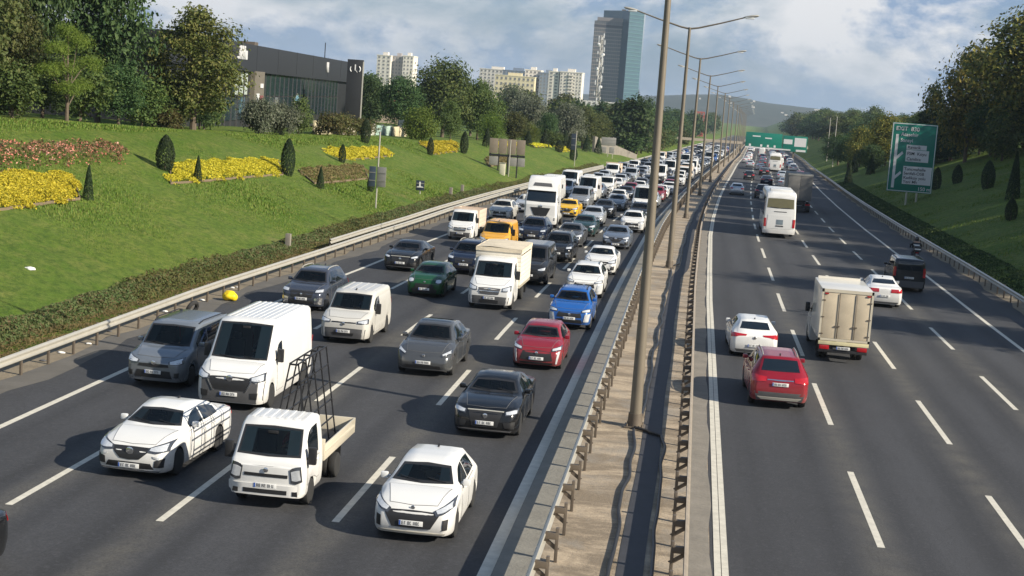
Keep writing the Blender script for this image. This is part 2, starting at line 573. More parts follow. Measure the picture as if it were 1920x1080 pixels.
strip('left_carriageway', -20.35, -3.3, -.25, M_ASL, n=16)
strip('right_carriageway', 1.0, 18.0, 0.0, M_ASR, n=16)
strip('verge', -21.2, -20.1, -.243, M_VERGE, n=3, wob=lambda Y, q: (.16 * math.sin(Y * .7) + .1 * math.sin(Y * 1.9)) if q == 3 else 0)
strip('verge', 17.5, 18.6, .006, M_VERGE, n=3, wob=lambda Y, q: (.16 * math.sin(Y * .6) + .1 * math.sin(Y * 1.7)) if q == 0 else 0)
M_DUSTY = plain('dusty_asphalt', (.105, .097, .085), .92, var=.4, scale=.9, bump=.2)
strip('shoulder', -20.3, -19.25, -.246, M_DUSTY, n=3, wob=lambda Y, q: (.22 * math.sin(Y * .45) + .12 * math.sin(Y * 1.3)) if q == 3 else 0)
strip('median', -3.3, 1.0, 0.0, M_MED, n=8, face=-.26)
strip('kerb_strip', -3.295, -2.62, .012, M_CONC, n=2)
strip('shoulder', .56, 1.02, .006, M_SHOUL, n=2, wob=lambda Y, q: .05 * math.sin(Y * .9) if q == 2 else 0)
jog = lambda Y, q: .34 * float(np.clip((Y - 85) / 4, 0, 1)) + .03 * math.sin(Y * .35)
strip('dark_strip', -.86, -.32, .01, M_DSTRIP, n=2, wob=jog)  # even dark strip along the median, shifted sideways past the second lamp post
strip('edge_line', -3.66, -3.39, -.245, M_LINE, n=1)
strip('edge_line', -17.66, -17.46, -.245, M_LINE, n=1)
for a in (1.09, 1.245): strip('edge_line', a, a + .14, .011, M_LINE, n=1)
strip('edge_line', 14.62, 14.82, .005, M_LINE, n=1)
mk = tag(link('lane_markings', None), kind='structure')
for x0, start, ln, cyc, dz in ((-14.2, 31.0, 6.3, 13.5, -.245), (-10.78, 30.9, 6.2, 13.7, -.245), (-7.22, 32.4, 6.4, 13.5, -.245),
                               (4.82, 33.8, 7.2, 13.4, .005), (8.22, 33.0, 6.9, 13.2, .005), (11.5, 39.6, 6.6, 13.2, .005)):
    for k in range(-4, 34):
        y0 = start + k * cyc + rnd.uniform(-.15, .15)
        V = []
        for Y in (y0, y0 + ln * .5, y0 + ln):
            for d in (-.085, .085): V.append((rx(x0 + d, Y), Y, float(zr(Y)) + dz))
        link('lane_dash', raw('lane_dash', V, [(0, 1, 3, 2), (2, 3, 5, 4)], M_LINE), mk)

# ------------------------------------------------------------------ guard rails
WB = [(0, .0), (.045, .02), (.08, .05), (.08, .09), (.02, .135), (.02, .175), (.08, .22), (.08, .26), (.045, .29), (0, .31)]
WB = WB + [(p - .006, z) for p, z in reversed(WB)]
M_RAILB = plain('dusty_rail', (.30, .255, .20), .6, metal=.3, var=.3, scale=3)
post_mesh = MB().box(-.035, .035, -.05, .05, 0, .80, ch=.008).mesh('post', [M_GALVD])
spacer_mesh = MB().box(-.20, .0, -.06, .06, .52, .66, ch=.01).bar((-.16, 0, .50), (.02, 0, .30), .035, .07).mesh('spacer', [M_GALVD])


def rail(label, xb, xp, face, zg, ztop, y0, y1, step, spacers=False, mat=M_GALV, far=700):
    """xb: the beam's offset, xp: the posts', face: +1 / -1 the side the beam is turned to"""
    t = thing('guardrail', label, 'guard rail', (rx(xp, y0), y0, rz(xp, y0)))
    inv = Vector(t.location)
    ys = np.concatenate([np.arange(y0, min(y1, 300) + .1, 4.0), np.arange(310, far, 10)]) if y1 >= 300 else np.arange(y0, y1 + .1, 4.0)
    V, F = [], []
    for Y in ys:
        for p, z in WB:
            V.append((rx(xb, Y) + face * (p - .08) - inv.x, Y - inv.y, float(zr(Y)) + ztop - .31 + z - inv.z))
    k = len(WB)
    for j in range(len(ys) - 1):
        for i in range(k): F.append((j * k + i, j * k + (i + 1) % k, (j + 1) * k + (i + 1) % k, (j + 1) * k + i))
    me = raw('beam', V, F, mat, smooth=False); fix_normals(me)
    link('beam', me, t)
    for Y in np.arange(y0 + .3, min(y1, 300), step):
        loc = Vector((rx(xp, Y), Y, float(zr(Y)) + ztop - .80)) - inv
        h = -heading(xp, Y)
        link('post', post_mesh, t, loc, h + rnd.uniform(-.05, .05))
        if spacers:
            s = link('spacer', spacer_mesh, t, loc + Vector((0, 0, .04)), h + (0 if face < 0 else math.pi))
            s.scale.x = abs(xb - xp) / .20
    if y1 > 300:
        fm = MB()
        for Y in np.arange(300, min(y1, 460), step * 2):
            p = Vector((rx(xp, Y), Y, float(zr(Y)) + ztop - .80)) - inv
            fm.box(p.x - .04, p.x + .04, p.y - .05, p.y + .05, p.z, p.z + .8)
        tag(fm.build('far_post', M_GALVD, t), kind='stuff')
    return t


rail('long steel guard rail between the jammed carriageway and the grass bank', -19.85, -20.02, 1, -.25, .55, 36, 320, 2.0)
rail('second lower guard rail behind the first one, along the foot of the grass bank', -20.75, -20.9, 1, -.25, .58, 84, 250, 4.0)
rail('median guard rail beside the oncoming jam with its posts set back on brackets', -2.45, -2.15, -1, 0, .72, 22, 460, 2.0, True)
rail('median guard rail beside the free carriageway with a dusty shoulder', .52, .2, 1, 0, .70, 22, 460, 2.0, True, M_RAILB)
rail('shaded guard rail at the foot of the wooded bank across the free carriageway', 17.55, 17.72, -1, 0, .78, 40, 320, 2.0)

# ------------------------------------------------------------------ lamp posts in the median
lp_pole = MB().tube([(0, 0, 0), (0, 0, 2.4), (0, 0, 8), (0, 0, 13.9)], [.18, .158, .118, .078], 12).mesh('pole', [M_POLE])
lp_base = MB().box(-.3, .3, -.3, .3, 0, .05, ch=.01).tube([(0, 0, .05), (0, 0, .42)], [.225, .205], 12)
for a in (.22, -.22):
    for b in (.22, -.22): lp_base.tube([(a, b, .05), (a, b, .12)], .03, 6)
lp_base = lp_base.mesh('base_plate', [M_GALVD])


def arm_mesh(s):
    return MB().tube([(0, 0, 13.82), (s * .5, 0, 13.90), (s * 1.8, 0, 14.26), (s * 3.1, 0, 14.66)], [.055, .05, .042, .036], 8).mesh('arm', [M_POLE])


def lum_mesh(s):
    b = MB()
    pr = [(0, .05), (.12, .11), (.45, .155), (.75, .13), (.86, .04)]
    bt = MB()
    for (y0, y1, up) in ((-.0, 0, 1),):
        n = 8; vs = []
        for d, r_ in pr:
            for k in range(n):
                a = 2 * math.pi * k / n
                vs.append((s * (3.0 + d), r_ * math.cos(a), 14.66 + d * .16 + r_ * .55 * math.sin(a)))
        fs = [(i * n + k, i * n + (k + 1) % n, (i + 1) * n + (k + 1) % n, (i + 1) * n + k) for i in range(len(pr) - 1) for k in range(n)]
        fs += [tuple(range(n)), tuple((len(pr) - 1) * n + k for k in range(n))]
        b.add(vs, fs, 0, True)
    b.box(s * 3.3 - .2 if s > 0 else s * 3.3 - .3, s * 3.3 + .3 if s > 0 else s * 3.3 + .2, -.11, .11, 14.58, 14.68, 1, ch=.03)
    return b.mesh('luminaire', [M_GALV, plain('lamp_bowl', (.66, .68, .68), .2, var=.05)])


arms = {s: arm_mesh(s) for s in (1, -1)}
lums = {s: lum_mesh(s) for s in (1, -1)}
LPL = ['nearest lamp post, so tall that its double arm is out of the frame', 'second lamp post from the front, its white lamp head in front of the glass tower',
       'third lamp post from the front in the median, standing just behind the second', 'fourth lamp post from the front, half as tall in view as the second',
       'fifth lamp post from the front in the median, the last one with clearly separate arms']
for k in range(16):
    Y = 44.2 + 45.15 * k
    lab = LPL[k] if k < 5 else 'small double-arm lamp post in the far part of the median, towards the gantry'
    t = thing('street_lamp', lab, 'street lamp', (rx(-1.12, Y), Y, rz(-1.12, Y)), -heading(-1.12, Y) + rnd.uniform(-.04, .04), 'double-arm lamp posts along the median')
    t.rotation_euler[1] = rnd.uniform(-.006, .006)
    link('pole', lp_pole, t)
    if k < 6: link('base_plate', lp_base, t)
    for s in (1, -1):
        a = link('arm', arms[s], t)
        link('luminaire', lums[s], a)

# conduit that snakes along the dark strip
def cable(label, pts, r_=.045):
    P = []
    for i in range(len(pts) - 1):
        for q in range(6):
            u = q / 6; a, b = pts[i], pts[i + 1]
            X0 = a[0] + (b[0] - a[0]) * (u * u * (3 - 2 * u)); Y = a[1] + (b[1] - a[1]) * u
            P.append((rx(X0, Y), Y, float(zr(Y)) + r_ + .012))
    tag(MB().tube(P, r_, 6).build('cable', M_BLACK), label, 'cable')


def wav(x0, y0, y1, amp, step, seed):
    rr = random.Random(seed)
    return [(x0 + rr.uniform(-amp, amp), y) for y in np.arange(y0, y1, step)]


cable('black conduit snaking along the left edge of the dark strip before the nearest lamp post', [(-1.12, 43.6)] + [(x, y) for x, y in sorted(wav(-1.03, 22, 42.5, .07, 1.6, 1), key=lambda q: -q[1])])
cable('black conduit looping from the nearest lamp post to the right edge of the dark strip', [(-1.1, 43.9), (-.7, 43.5), (-.3, 43.0), (-.17, 41.5)] + [(x, y) for x, y in sorted(wav(-.2, 22, 40.5, .06, 1.6, 2), key=lambda q: -q[1])])
cable('black conduit running beyond the nearest lamp post towards the second one', [(-1.0, 45.2)] + wav(-.93, 46, 87, .07, 2.0, 3) + [(-1.0, 88.9)])
cable('black conduit leading away behind the second lamp post', [(-.95, 90)] + wav(-.58, 92, 150, .06, 2.5, 4))

# ------------------------------------------------------------------ vehicles: local x = width, y = length (front at -L/2), z up


def smooth1(ys, vs, k):
    """rounds a polyline sampled at ys by a box window of about k metres"""
    g = np.arange(ys[0], ys[-1] + .02, .02)
    v = np.interp(g, ys, vs); n = max(1, int(k / .02) | 1)
    if n > 1:
        pad = n // 2
        v = np.convolve(np.concatenate([2 * v[0] - v[pad:0:-1], v, 2 * v[-1] - v[-2:-pad - 2:-1]]), np.ones(n) / n, 'valid')
    return g, v


class Shell:
    """a lofted vehicle body with real wheel arches"""
    def __init__(s, L, W, zl, top, belt, wtop, axles=(), Rw=.33, rf=.5, rr=.45, wf=.74, wr=.78, nose=(), tail=(), round_=.14, bx=.945, step=.075, bulge=.03, edge=.05):
        s.L, s.W, s.axles, s.Rw, s.zl = L, W, axles, Rw, zl
        tg_, tv = smooth1(*zip(*top), round_)
        bg_, bv = smooth1(*zip(*belt), .1)
        wg, wv = smooth1(*zip(*wtop), .16)
        s.ztop = lambda y: np.interp(y, tg_, tv)
        s.zb = lambda y: min(np.interp(y, bg_, bv), np.interp(y, tg_, tv) - .025)
        s.wt = lambda y: np.interp(y, wg, wv)
        def hw(y):
            k = 1.0
            if y < rf: k = wf + (1 - wf) * math.sqrt(max(0, 1 - (1 - y / rf) ** 2))
            if y > L - rr: k = min(k, wr + (1 - wr) * math.sqrt(max(0, 1 - (1 - (L - y) / rr) ** 2)))
            return W / 2 * k
        s.hw = hw
        Ra = Rw * 1.14; zc = Rw
        st = set(np.round(np.arange(0, L + .001, step), 4))
        for q in (0, .008, .03, .07, .13, .22): st.add(round(q * rf / .5, 4)); st.add(round(L - q * rr / .5, 4))
        for yw in axles:
            for a in np.linspace(-1, 1, 11): st.add(round(yw + a * Ra, 4))
            st.add(round(yw - Ra - .004, 4)); st.add(round(yw + Ra + .004, 4))
        st.add(0.0); st.add(L)
        st = sorted(y for y in st if 0 <= y <= L)
        st = [y for i, y in enumerate(st) if i == 0 or y - st[i - 1] > .0035]
        rows = []
        for y in st:
            z0 = zl
            for yw in axles:
                d = Ra * Ra - (y - yw) ** 2
                if d > 0: z0 = max(z0, zc + math.sqrt(d))
            h = hw(y); zt = float(s.ztop(y)); zb = float(s.zb(y)); zb = max(zb, z0 + .03); zt = max(zt, zb + .02)
            w_ = s.wt(y)
            half = [(h * .955, z0)]
            for f_, k in ((.10, .985), (.35, 1.0), (.62, .998), (.86, .985), (1.0, bx)):
                half.append((h * k, z0 + (zb - z0) * f_))
            ue = (w_ * h, zt - min(edge, (zt - zb) * .5))
            for q in (.33, .66):
                x_ = half[5][0] + (ue[0] - half[5][0]) * q + bulge * math.sin(q * math.pi) * (zt - zb)
                half.append((x_, half[5][1] + (ue[1] - half[5][1]) * q))
            half.append(ue)
            half.append((w_ * h * .93 , zt - .012))
            half.append((w_ * h * .5, zt))
            rows.append((y, half))
        s.rows = rows
        nh = len(rows[0][1]); s.n = 2 * nh - 1 + 1
        V = []
        def shear(x, y, z):
            yy = y
            if nose:
                yy += float(np.interp(z, [p for p, _ in nose], [q for _, q in nose])) * max(0, 1 - y / .9) + .22 * max(0, 1 - y / .5) * 0
            if tail:
                yy -= float(np.interp(z, [p for p, _ in tail], [q for _, q in tail])) * max(0, 1 - (L - y) / .9)
            return (x, yy - L / 2, z)
        for y, half in rows:
            ring = [(x, z) for x, z in half] + [(-x, z) for x, z in reversed(half)]
            for x, z in ring: V.append(shear(x, y, z))
        k = 2 * nh; F = []
        for i in range(len(rows) - 1):
            for j in range(k - 1): F.append((i * k + j, i * k + j + 1, (i + 1) * k + j + 1, (i + 1) * k + j))
        for i in (0, len(rows) - 1):                      # caps with a slight bow
            base = i * k; prev = [base + j for j in range(nh)]
            bow = -.035 if i == 0 else .03
            for q in (.25, .5, .75):
                cur = []
                for j in range(nh):
                    a = V[base + j]; b = V[base + k - 1 - j]
                    V.append((a[0] + (b[0] - a[0]) * q, a[1] + bow * math.sin(q * math.pi), a[2])); cur.append(len(V) - 1)
                for j in range(nh - 1): F.append((prev[j], prev[j + 1], cur[j + 1], cur[j]))
                prev = cur
            cur = [base + k - 1 - j for j in range(nh)]
            for j in range(nh - 1): F.append((prev[j], prev[j + 1], cur[j + 1], cur[j]))
        s.V, s.F = V, F
        s.bvh = BVHTree.FromPolygons([Vector(p) for p in V], F)

    def hit(s, kind, a, b):
        """a point of the body under the pair (a, b): F/B (x, z) seen from the front or rear, L/R (y, z) from the sides, T (x, y) from above"""
        if kind in 'FB':
            d = Vector((0, 1 if kind == 'F' else -1, 0)); o = Vector((a, -20 * d.y, b))
        elif kind in 'RL':
            d = Vector((-1 if kind == 'R' else 1, 0, 0)); o = Vector((-5 * d.x, a, b))
        else:
            d = Vector((0, 0, -1)); o = Vector((a, b, 9))
        p, nrm, i, dist = s.bvh.ray_cast(o, d)
        if p is None:
            p, nrm, i, dist = s.bvh.find_nearest(o + d * (18 if kind in 'FB' else 4 if kind in 'RL' else 8))
        if nrm.dot(d) > 0: nrm = -nrm
        return p, nrm, d

    def patch(s, kind, top, bot, n=8, m=4, off=.012, deep=.03, frit=0):
        """a piece that follows the body between an upper and a lower outline; returns verts, faces, material ids"""
        def samp(pl, u):
            d = [0]
            for i in range(1, len(pl)): d.append(d[-1] + math.dist(pl[i], pl[i - 1]))
            return tuple(np.interp(u * d[-1], d, [p[c] for p in pl]) for c in (0, 1))
        us = np.linspace(0, 1, n + 1); vs_ = np.linspace(0, 1, m + 1)
        if frit:
            wu = max(math.dist(top[0], top[-1]), .1); wv = max(math.dist(top[len(top) // 2], bot[len(bot) // 2]), .1)
            fu, fv = min(.2, frit / wu), min(.25, frit / wv)
            us = np.concatenate([[0], np.linspace(fu, 1 - fu, n - 1), [1]]); vs_ = np.concatenate([[0], np.linspace(fv, 1 - fv, m - 1), [1]])
        V = []; F = []; MI = []
        for v in vs_:
            for u in us:
                t_, b_ = samp(top, u), samp(bot, u)
                q = (t_[0] + (b_[0] - t_[0]) * v, t_[1] + (b_[1] - t_[1]) * v)
                p, nrm, d = s.hit(kind, *q)
                V.append(p + nrm * off)
        k = n + 1
        for j in range(m):
            for i in range(n):
                F.append((j * k + i, j * k + i + 1, (j + 1) * k + i + 1, (j + 1) * k + i))
                MI.append(1 if frit and (i in (0, n - 1) or j in (0, m - 1)) else 0)
        edge = [i for i in range(k)] + [j * k + n for j in range(1, m + 1)] + [m * k + i for i in range(n - 1, -1, -1)] + [j * k for j in range(m - 1, 0, -1)]
        c = sum((Vector(V[i]) for i in edge), Vector()) / len(edge)
        o = len(V)
        for i in edge:
            _, nrm, d = s.hit(kind, *((V[i].x, V[i].z) if kind in 'FB' else (V[i].y, V[i].z) if kind in 'RL' else (V[i].x, V[i].y)))
            V.append(V[i] - nrm * (deep + off))
        ne = len(edge)
        for i in range(ne):
            F.append((edge[i], edge[(i + 1) % ne], o + (i + 1) % ne, o + i)); MI.append(1 if frit else 0)
        return V, F, MI


M_LAMPD = plain('headlamp_housing', (.085, .09, .10), .12, metal=.5, var=.4, scale=18, coat=1)
M_SHUT = plain('shut_line', (.11, .11, .11), .8)
PAINT = 'PAINT'


class Model:
    """a kind of vehicle: parts = [name, mesh, parent index, paint slot?]"""
    def __init__(s): s.parts = []
    def add(s, name, mesh, parent=-1, painted=False, loc=None, label=None):
        s.parts.append((name, mesh, parent, painted, loc, label)); return len(s.parts) - 1
    def mb(s, name, b, mats, parent=-1, painted=False, label=None):
        return s.add(name, b.mesh(name, mats if isinstance(mats, (list, tuple)) else [mats], 62 if name == 'body' else 38), parent, painted, None, label)
    def put(s, name, label, cat, loc, rz_, pm=None, group=None, skip=()):
        t = thing(name, label, cat, loc, rz_, group)
        obs = []
        for (n_, me, par, painted, l_, lab) in s.parts:
            if n_ in skip: obs.append(None); continue
            o = link(n_, me, t if par < 0 else obs[par], l_)
            if painted and pm is not None:
                o.material_slots[0].link = 'OBJECT'; o.material_slots[0].material = pm
            if lab: o['label'] = lab
            obs.append(o)
        return t
    def joined(s, name):
        """all parts in one cheap mesh, paint first"""
        V, F, MI, SM, mats = [], [], [], [], [None]
        for (n_, me, par, painted, l_, lab) in s.parts:
            off = Vector(l_ or (0, 0, 0))
            p_ = par
            while p_ >= 0:
                off += Vector(s.parts[p_][4] or (0, 0, 0)); p_ = s.parts[p_][2]
            o = len(V)
            V += [tuple(v.co + off) for v in me.vertices]
            for p in me.polygons:
                F.append(tuple(i + o for i in p.vertices)); SM.append(p.use_smooth)
                m_ = me.materials[p.material_index]
                if painted and p.material_index == 0: MI.append(0)
                else:
                    if m_ not in mats: mats.append(m_)
                    MI.append(mats.index(m_))
        me = bpy.data.meshes.new(name)
        me.from_pydata(V, [], F)
        mats[0] = PAINT0
        for m_ in mats: me.materials.append(m_)
        me.polygons.foreach_set('material_index', MI); me.polygons.foreach_set('use_smooth', SM)
        me.update()
        return me


PAINT0 = paint('white', (.68, .68, .665))
_wheel = {}


def wheel_meshes(Rw, w_, kind='alloy'):
    k = (round(Rw, 3), round(w_, 3), kind)
    if k in _wheel: return _wheel[k]
    h = w_ / 2
    ty = MB().lathe([(Rw * .66, -h), (Rw * .86, -h * 1.02), (Rw * .96, -h * .86), (Rw, -h * .5), (Rw, h * .5), (Rw * .96, h * .86), (Rw * .86, h * 1.02), (Rw * .66, h)], 'x', n=22)
    rm = MB()
    if kind == 'steel':
        rm.lathe([(Rw * .66, h * .7), (Rw * .6, h * .86), (Rw * .52, h * .35), (Rw * .34, h * .5), (Rw * .26, h * .8), (Rw * .1, h * .85)], 'x', n=18)
        rm.lathe([(Rw * .66, -h * .7), (Rw * .6, -h * .86), (Rw * .52, -h * .35), (Rw * .34, -h * .5), (Rw * .26, -h * .8), (Rw * .1, -h * .85)], 'x', n=18)
        ms = [M_RIMD]
    else:
        rm.lathe([(Rw * .66, -h * .9), (Rw * .67, h * .9), (Rw * .62, h * .9), (Rw * .6, -h * .9)], 'x', n=22)
        for s_ in (1, -1):
            rm.lathe([(Rw * .6, s_ * h * .1), (Rw * .01, s_ * h * .12)], 'x', n=14, mi=1)
            rm.lathe([(Rw * .16, s_ * h * .75), (Rw * .12, s_ * h * .84), (Rw * .01, s_ * h * .84)], 'x', n=10)
            for q in range(5):
                for dd in (-.13, .13):
                    a = 2 * math.pi * q / 5
                    rm.bar((s_ * h * .74, Rw * .1 * math.cos(a), Rw * .1 * math.sin(a)), (s_ * h * .66, Rw * .63 * math.cos(a + dd), Rw * .63 * math.sin(a + dd)), Rw * .09, h * .3)
        ms = [M_RIM, M_BLACK]
    _wheel[k] = (ty.mesh('wheel', [M_RUB]), rm.mesh('rim', ms))
    return _wheel[k]


def add_wheels(M, W, axles, Rw, L, w_=.21, kind='alloy', ins=.0):
    ty, rm = wheel_meshes(Rw, w_, kind)
    for yw in axles:
        for s_ in (1, -1):
            i = M.add('wheel', ty, -1, False, (s_ * (W / 2 - w_ / 2 - .015 - ins), yw - L / 2, Rw))
            M.add('rim', rm, i, False)


GL = {c: s_ for c, s_ in zip('0123456789ABCDEFGHKLMNPRSTUVY', range(29))}


def plate_mesh(seed=0):
    """a number plate; the photograph shows its signs only as dark smudges, so they are short dark strokes"""
    b = MB().box(-.26, .26, -.012, .0, -.055, .055, 0, ch=.004)
    b.box(-.255, -.22, -.0145, -.008, -.05, .05, 2)
    rr = random.Random(seed); x = -.195
    for k in range(7):
        w_ = rr.choice((.035, .04, .045))
        b.box(x, x + .011, -.0145, -.008, -.036, .036, 1)
        if rr.random() < .7: b.box(x + w_ - .011, x + w_, -.0145, -.008, -.036, .036, 1)
        for z in ((-.036, -.026), (-.005, .005), (.026, .036)):
            if rr.random() < .65: b.box(x + .011, x + w_ - .011, -.0145, -.008, z[0], z[1], 1)
        x += w_ + (.033 if k in (1, 3) else .014)
    return b.mesh('number_plate', [M_PLATE, M_INK, M_BLUE])


PLATES = [plate_mesh(i) for i in range(6)]


def pbuild(M, S, name, kind, top, bot, mat, parent=-1, painted=False, label=None, **kw):
    V, F, MI = S.patch(kind, top, bot, **kw)
    b = MB(); b.v = [tuple(p) for p in V]; b.f = F; b.m = MI; b.sm = [True] * len(F)
    mats = mat if isinstance(mat, (list, tuple)) else [mat]
    return M.mb(name, b, mats, parent, painted, label)


def mir(poly, kind='F'): return [(-x, z) for x, z in poly]


def car(spec):
    """builds the model of one kind of car or van"""
    g = spec.get
    L, W, H = spec['L'], spec['W'], spec['H']
    S = Shell(L, W, g('zl', .2), spec['top'], spec['belt'], spec['wt'], spec['ax'], g('Rw', .32), g('rf', .55), g('rr', .45), g('wf', .72), g('wr', .78),
              g('nose', ()), g('tail', ()), g('round', .14), g('bx', .945), g('step', .075), g('bulge', .03), g('edge', .05))
    M = Model(); M.spec = spec; M.S = S
    ys_c, ys_r, ye_r, ye_b = spec['glass']            # windscreen base and top, rear screen top and base (from the front)
    zc_, zr_, zre, zbb = (float(S.ztop(v)) for v in (ys_c, ys_r, ye_r, ye_b))
    see = g('see', True)
    # windscreen
    wb, wt_ = W / 2 * S.wt(ys_c) * .97 - .02, W / 2 * S.wt(ys_r) - .075
    wtop = [(-wt_, zr_ - .055), (0, zr_ - .03), (wt_, zr_ - .055)]; wbot = [(-wb + .03, zc_ + .045), (0, zc_ + .02), (wb - .03, zc_ + .045)]
    # the body, with the glass openings cut out
    V, F = S.V, S.F
    if see:
        keep = []
        for f in F:
            c = sum((Vector(V[i]) for i in f), Vector()) / len(f)
            ok = True
            if ys_c - L / 2 - .05 < c.y < ys_r - L / 2 + .1:
                ins_ = True
                for i in f:
                    x, y, z = V[i]
                    if not (zc_ + .06 < z < zr_ - .06): ins_ = False; break
                    hwz = wb - .05 + (wt_ - wb) * (z - zc_) / (zr_ - zc_)
                    if abs(x) > hwz: ins_ = False; break
                if ins_: ok = False
            if ok: keep.append(f)
        F = keep
    b = MB(); b.v = [tuple(p) for p in V]; b.f = F; b.m = [0] * len(F); b.sm = [True] * len(F)
    body = M.mb('body', b, [PAINT0], -1, True)
    M.mb('underbody', MB().box(-W / 2 + .10, W / 2 - .10, -L / 2 + .25, L / 2 - .2, g('zl', .2) - .02, .42)
         .box(-W / 2 + .22, W / 2 - .22, -L / 2 + .12, L / 2 - .1, g('zl', .2) - .01, .5), M_BLACK)
    pbuild(M, S, 'windscreen', 'F', wtop, wbot, [M_SCREEN if see else M_GLASS, M_BLACK], n=10, m=7, off=.006, frit=.045)
    if see:
        yi = ys_c - L / 2
        M.mb('dashboard', MB().box(-W / 2 + .2, W / 2 - .2, yi + .12, yi + .62, zc_ - .16, zc_ - .01, ch=.04), M_INT)
        sb = MB()
        sy = g('seat_y', ys_r + .35) - L / 2; sz = g('seat_z', H - .98)
        for s_ in (1, -1):
            x = s_ * W * .21
            sb.box(x - .24, x + .24, sy - .45, sy + .08, sz - .12, sz, ch=.05)
            sb.box(x - .24, x + .24, sy, sy + .16, sz - .05, sz + .55, ch=.06)
            sb.box(x - .13, x + .13, sy + .04, sy + .13, sz + .56, sz + .76, ch=.04)
        M.mb('seats', sb, plain('seat_cloth', (.06, .06, .065), .85))
        wx = W * .21
        M.mb('steering_wheel', MB().tube([(wx + .18 * math.cos(a), sy - .50 + .06 * math.sin(a), sz + .28 + .17 * math.sin(a)) for a in np.linspace(0, 2 * math.pi, 15)], .016, 6)
             .bar((wx - .17, sy - .5, sz + .28), (wx + .17, sy - .5, sz + .28), .04).bar((wx, sy - .5, sz + .28), (wx, sy - .75, sz + .15), .05), M_BLACK)
        M.mb('rear_view_mirror', MB().box(-.12, .12, ys_r - L / 2 - .16, ys_r - L / 2 - .12, zr_ - .19, zr_ - .12, ch=.01), M_BLACK)
    # rear screen
    if g('rear_glass', True):
        wr_, wrb = W / 2 * S.wt(ye_r) - .09, W / 2 * S.wt(ye_b) - .10
        pbuild(M, S, 'rear_window', 'B', [(-wr_, zre - .06), (0, zre - .05), (wr_, zre - .06)], [(-wrb, zbb + .05), (0, zbb + .04), (wrb, zbb + .05)], [M_GLASS], n=8, m=4, off=.006)
    # side windows between the pillars
    pil = spec['pillars']
    dz = g('wdz', .11)
    for side in 'RL':
        for (ya, yb) in pil:
            yy = np.linspace(ya, yb, 9)
            tp = [(y - L / 2, max(float(S.ztop(y)) - dz, float(S.zb(y)) + .07)) for y in yy]
            bt = [(y - L / 2, float(S.zb(y)) + g('wbz', .035)) for y in yy]
            pbuild(M, S, 'side_window', side, tp, bt, [M_GLASS], n=8, m=3, off=.007)
    # doors
    for side in 'RL':
        for (ya, yb, z0) in spec.get('doors', ()):
            yy = np.linspace(ya, yb, 7)
            i = pbuild(M, S, 'door', side, [(y - L / 2, float(S.zb(y)) - .02) for y in yy], [(y - L / 2, z0) for y in yy], [PAINT0, M_SHUT], painted=True, n=7, m=6, off=.007, deep=.012, frit=.011)
            sx = 1 if side == 'R' else -1
            p, nr, _ = S.hit(side, yb - .16 - L / 2, float(S.zb(yb)) - .13)
            M.mb('handle', MB().box(p.x - .012, p.x + .035 * sx if sx > 0 else p.x + .012, p.y - .09, p.y + .09, p.z - .014, p.z + .014, ch=.005) if sx > 0 else
                 MB().box(p.x - .035, p.x + .012, p.y - .09, p.y + .09, p.z - .014, p.z + .014, ch=.005), [PAINT0], i, True)
    if 'bonnet' in spec:
        ya, yb, wa, wb2 = spec['bonnet']
        pbuild(M, S, 'bonnet', 'T', [(-wa, ya - L / 2 + .05), (0, ya - L / 2), (wa, ya - L / 2 + .05)], [(-wb2, yb - L / 2), (0, yb - L / 2), (wb2, yb - L / 2)], [PAINT0, M_SHUT], painted=True, n=10, m=7, off=.008, deep=.02, frit=.010)
        wi = MB()
        for s_ in (1, -.15):
            x = s_ * .62 * W / 2
            pts = []
            for q in np.linspace(0, 1, 6):
                p, nr, _ = S.hit('F', x - q * .55 * W / 2 * .9, zc_ + .045 + .05 * q)
                pts.append(p + nr * .03)
            wi.tube(pts, .011, 4)
        M.mb('wiper', wi, M_BLACK)
    # front and rear dress: (name, polygon top, polygon bottom, material, mirrored?, extra)
    for kind in 'FB':
        for (nm, tp, bt, mat, two, *ex) in spec.get('front' if kind == 'F' else 'rear', ()):
            kw = dict(n=8, m=3, off=.012)
            painted = False; lab = None
            if ex: kw.update(ex[0])
            painted = kw.pop('painted', False); lab = kw.pop('label', None)
            for t2, b2 in ((tp, bt), (mir(tp)[::-1], mir(bt)[::-1])) if two else ((tp, bt),):
                i = pbuild(M, S, nm, kind, t2, b2, [PAINT0] if painted else [M_LAMPD if nm == 'headlight' else mat], painted=painted, **kw)
                if nm == 'headlight':                        # the pale reflector inside its dark housing
                    cxl = sum(q[0] for q in t2 + b2) / len(t2 + b2); czl = sum(q[1] for q in t2 + b2) / len(t2 + b2)
                    sh2 = lambda pl: [(cxl + (x - cxl) * .78, czl + (z - czl) * .64) for x, z in pl]
                    pbuild(M, S, 'reflector', kind, sh2(t2), sh2(b2), [M_LAMP], i, n=5, m=2, off=kw['off'] + .008, deep=.012)
    for kind, key in (('F', 'fplate'), ('B', 'rplate')):
        if key in spec:
            z = spec[key]
            p, nr, _ = S.hit(kind, 0, z)
            k = M.add('number_plate', PLATES[hash(spec['n']) % 6 if False else len(spec['n']) % 6], -1, False, (0, 0, 0))
            me = PLATES[len(spec['n']) % 6].copy()
            rot = Matrix.Rotation(0 if kind == 'F' else math.pi, 4, 'Z')
            me.transform(Matrix.Translation((0, p.y + (-.022 if kind == 'F' else .022), z)) @ rot)
            M.parts[k] = ('number_plate', me, -1, False, None, None)
    if 'badge' in spec:
        z, r_ = spec['badge']
        p, nr, _ = S.hit('F', 0, z)
        M.mb('badge', MB().lathe([(r_, p.y - .028), (r_ * .8, p.y - .036), (r_ * .1, p.y - .034)], 'y', (0, 0, z), 12), M_CHR)
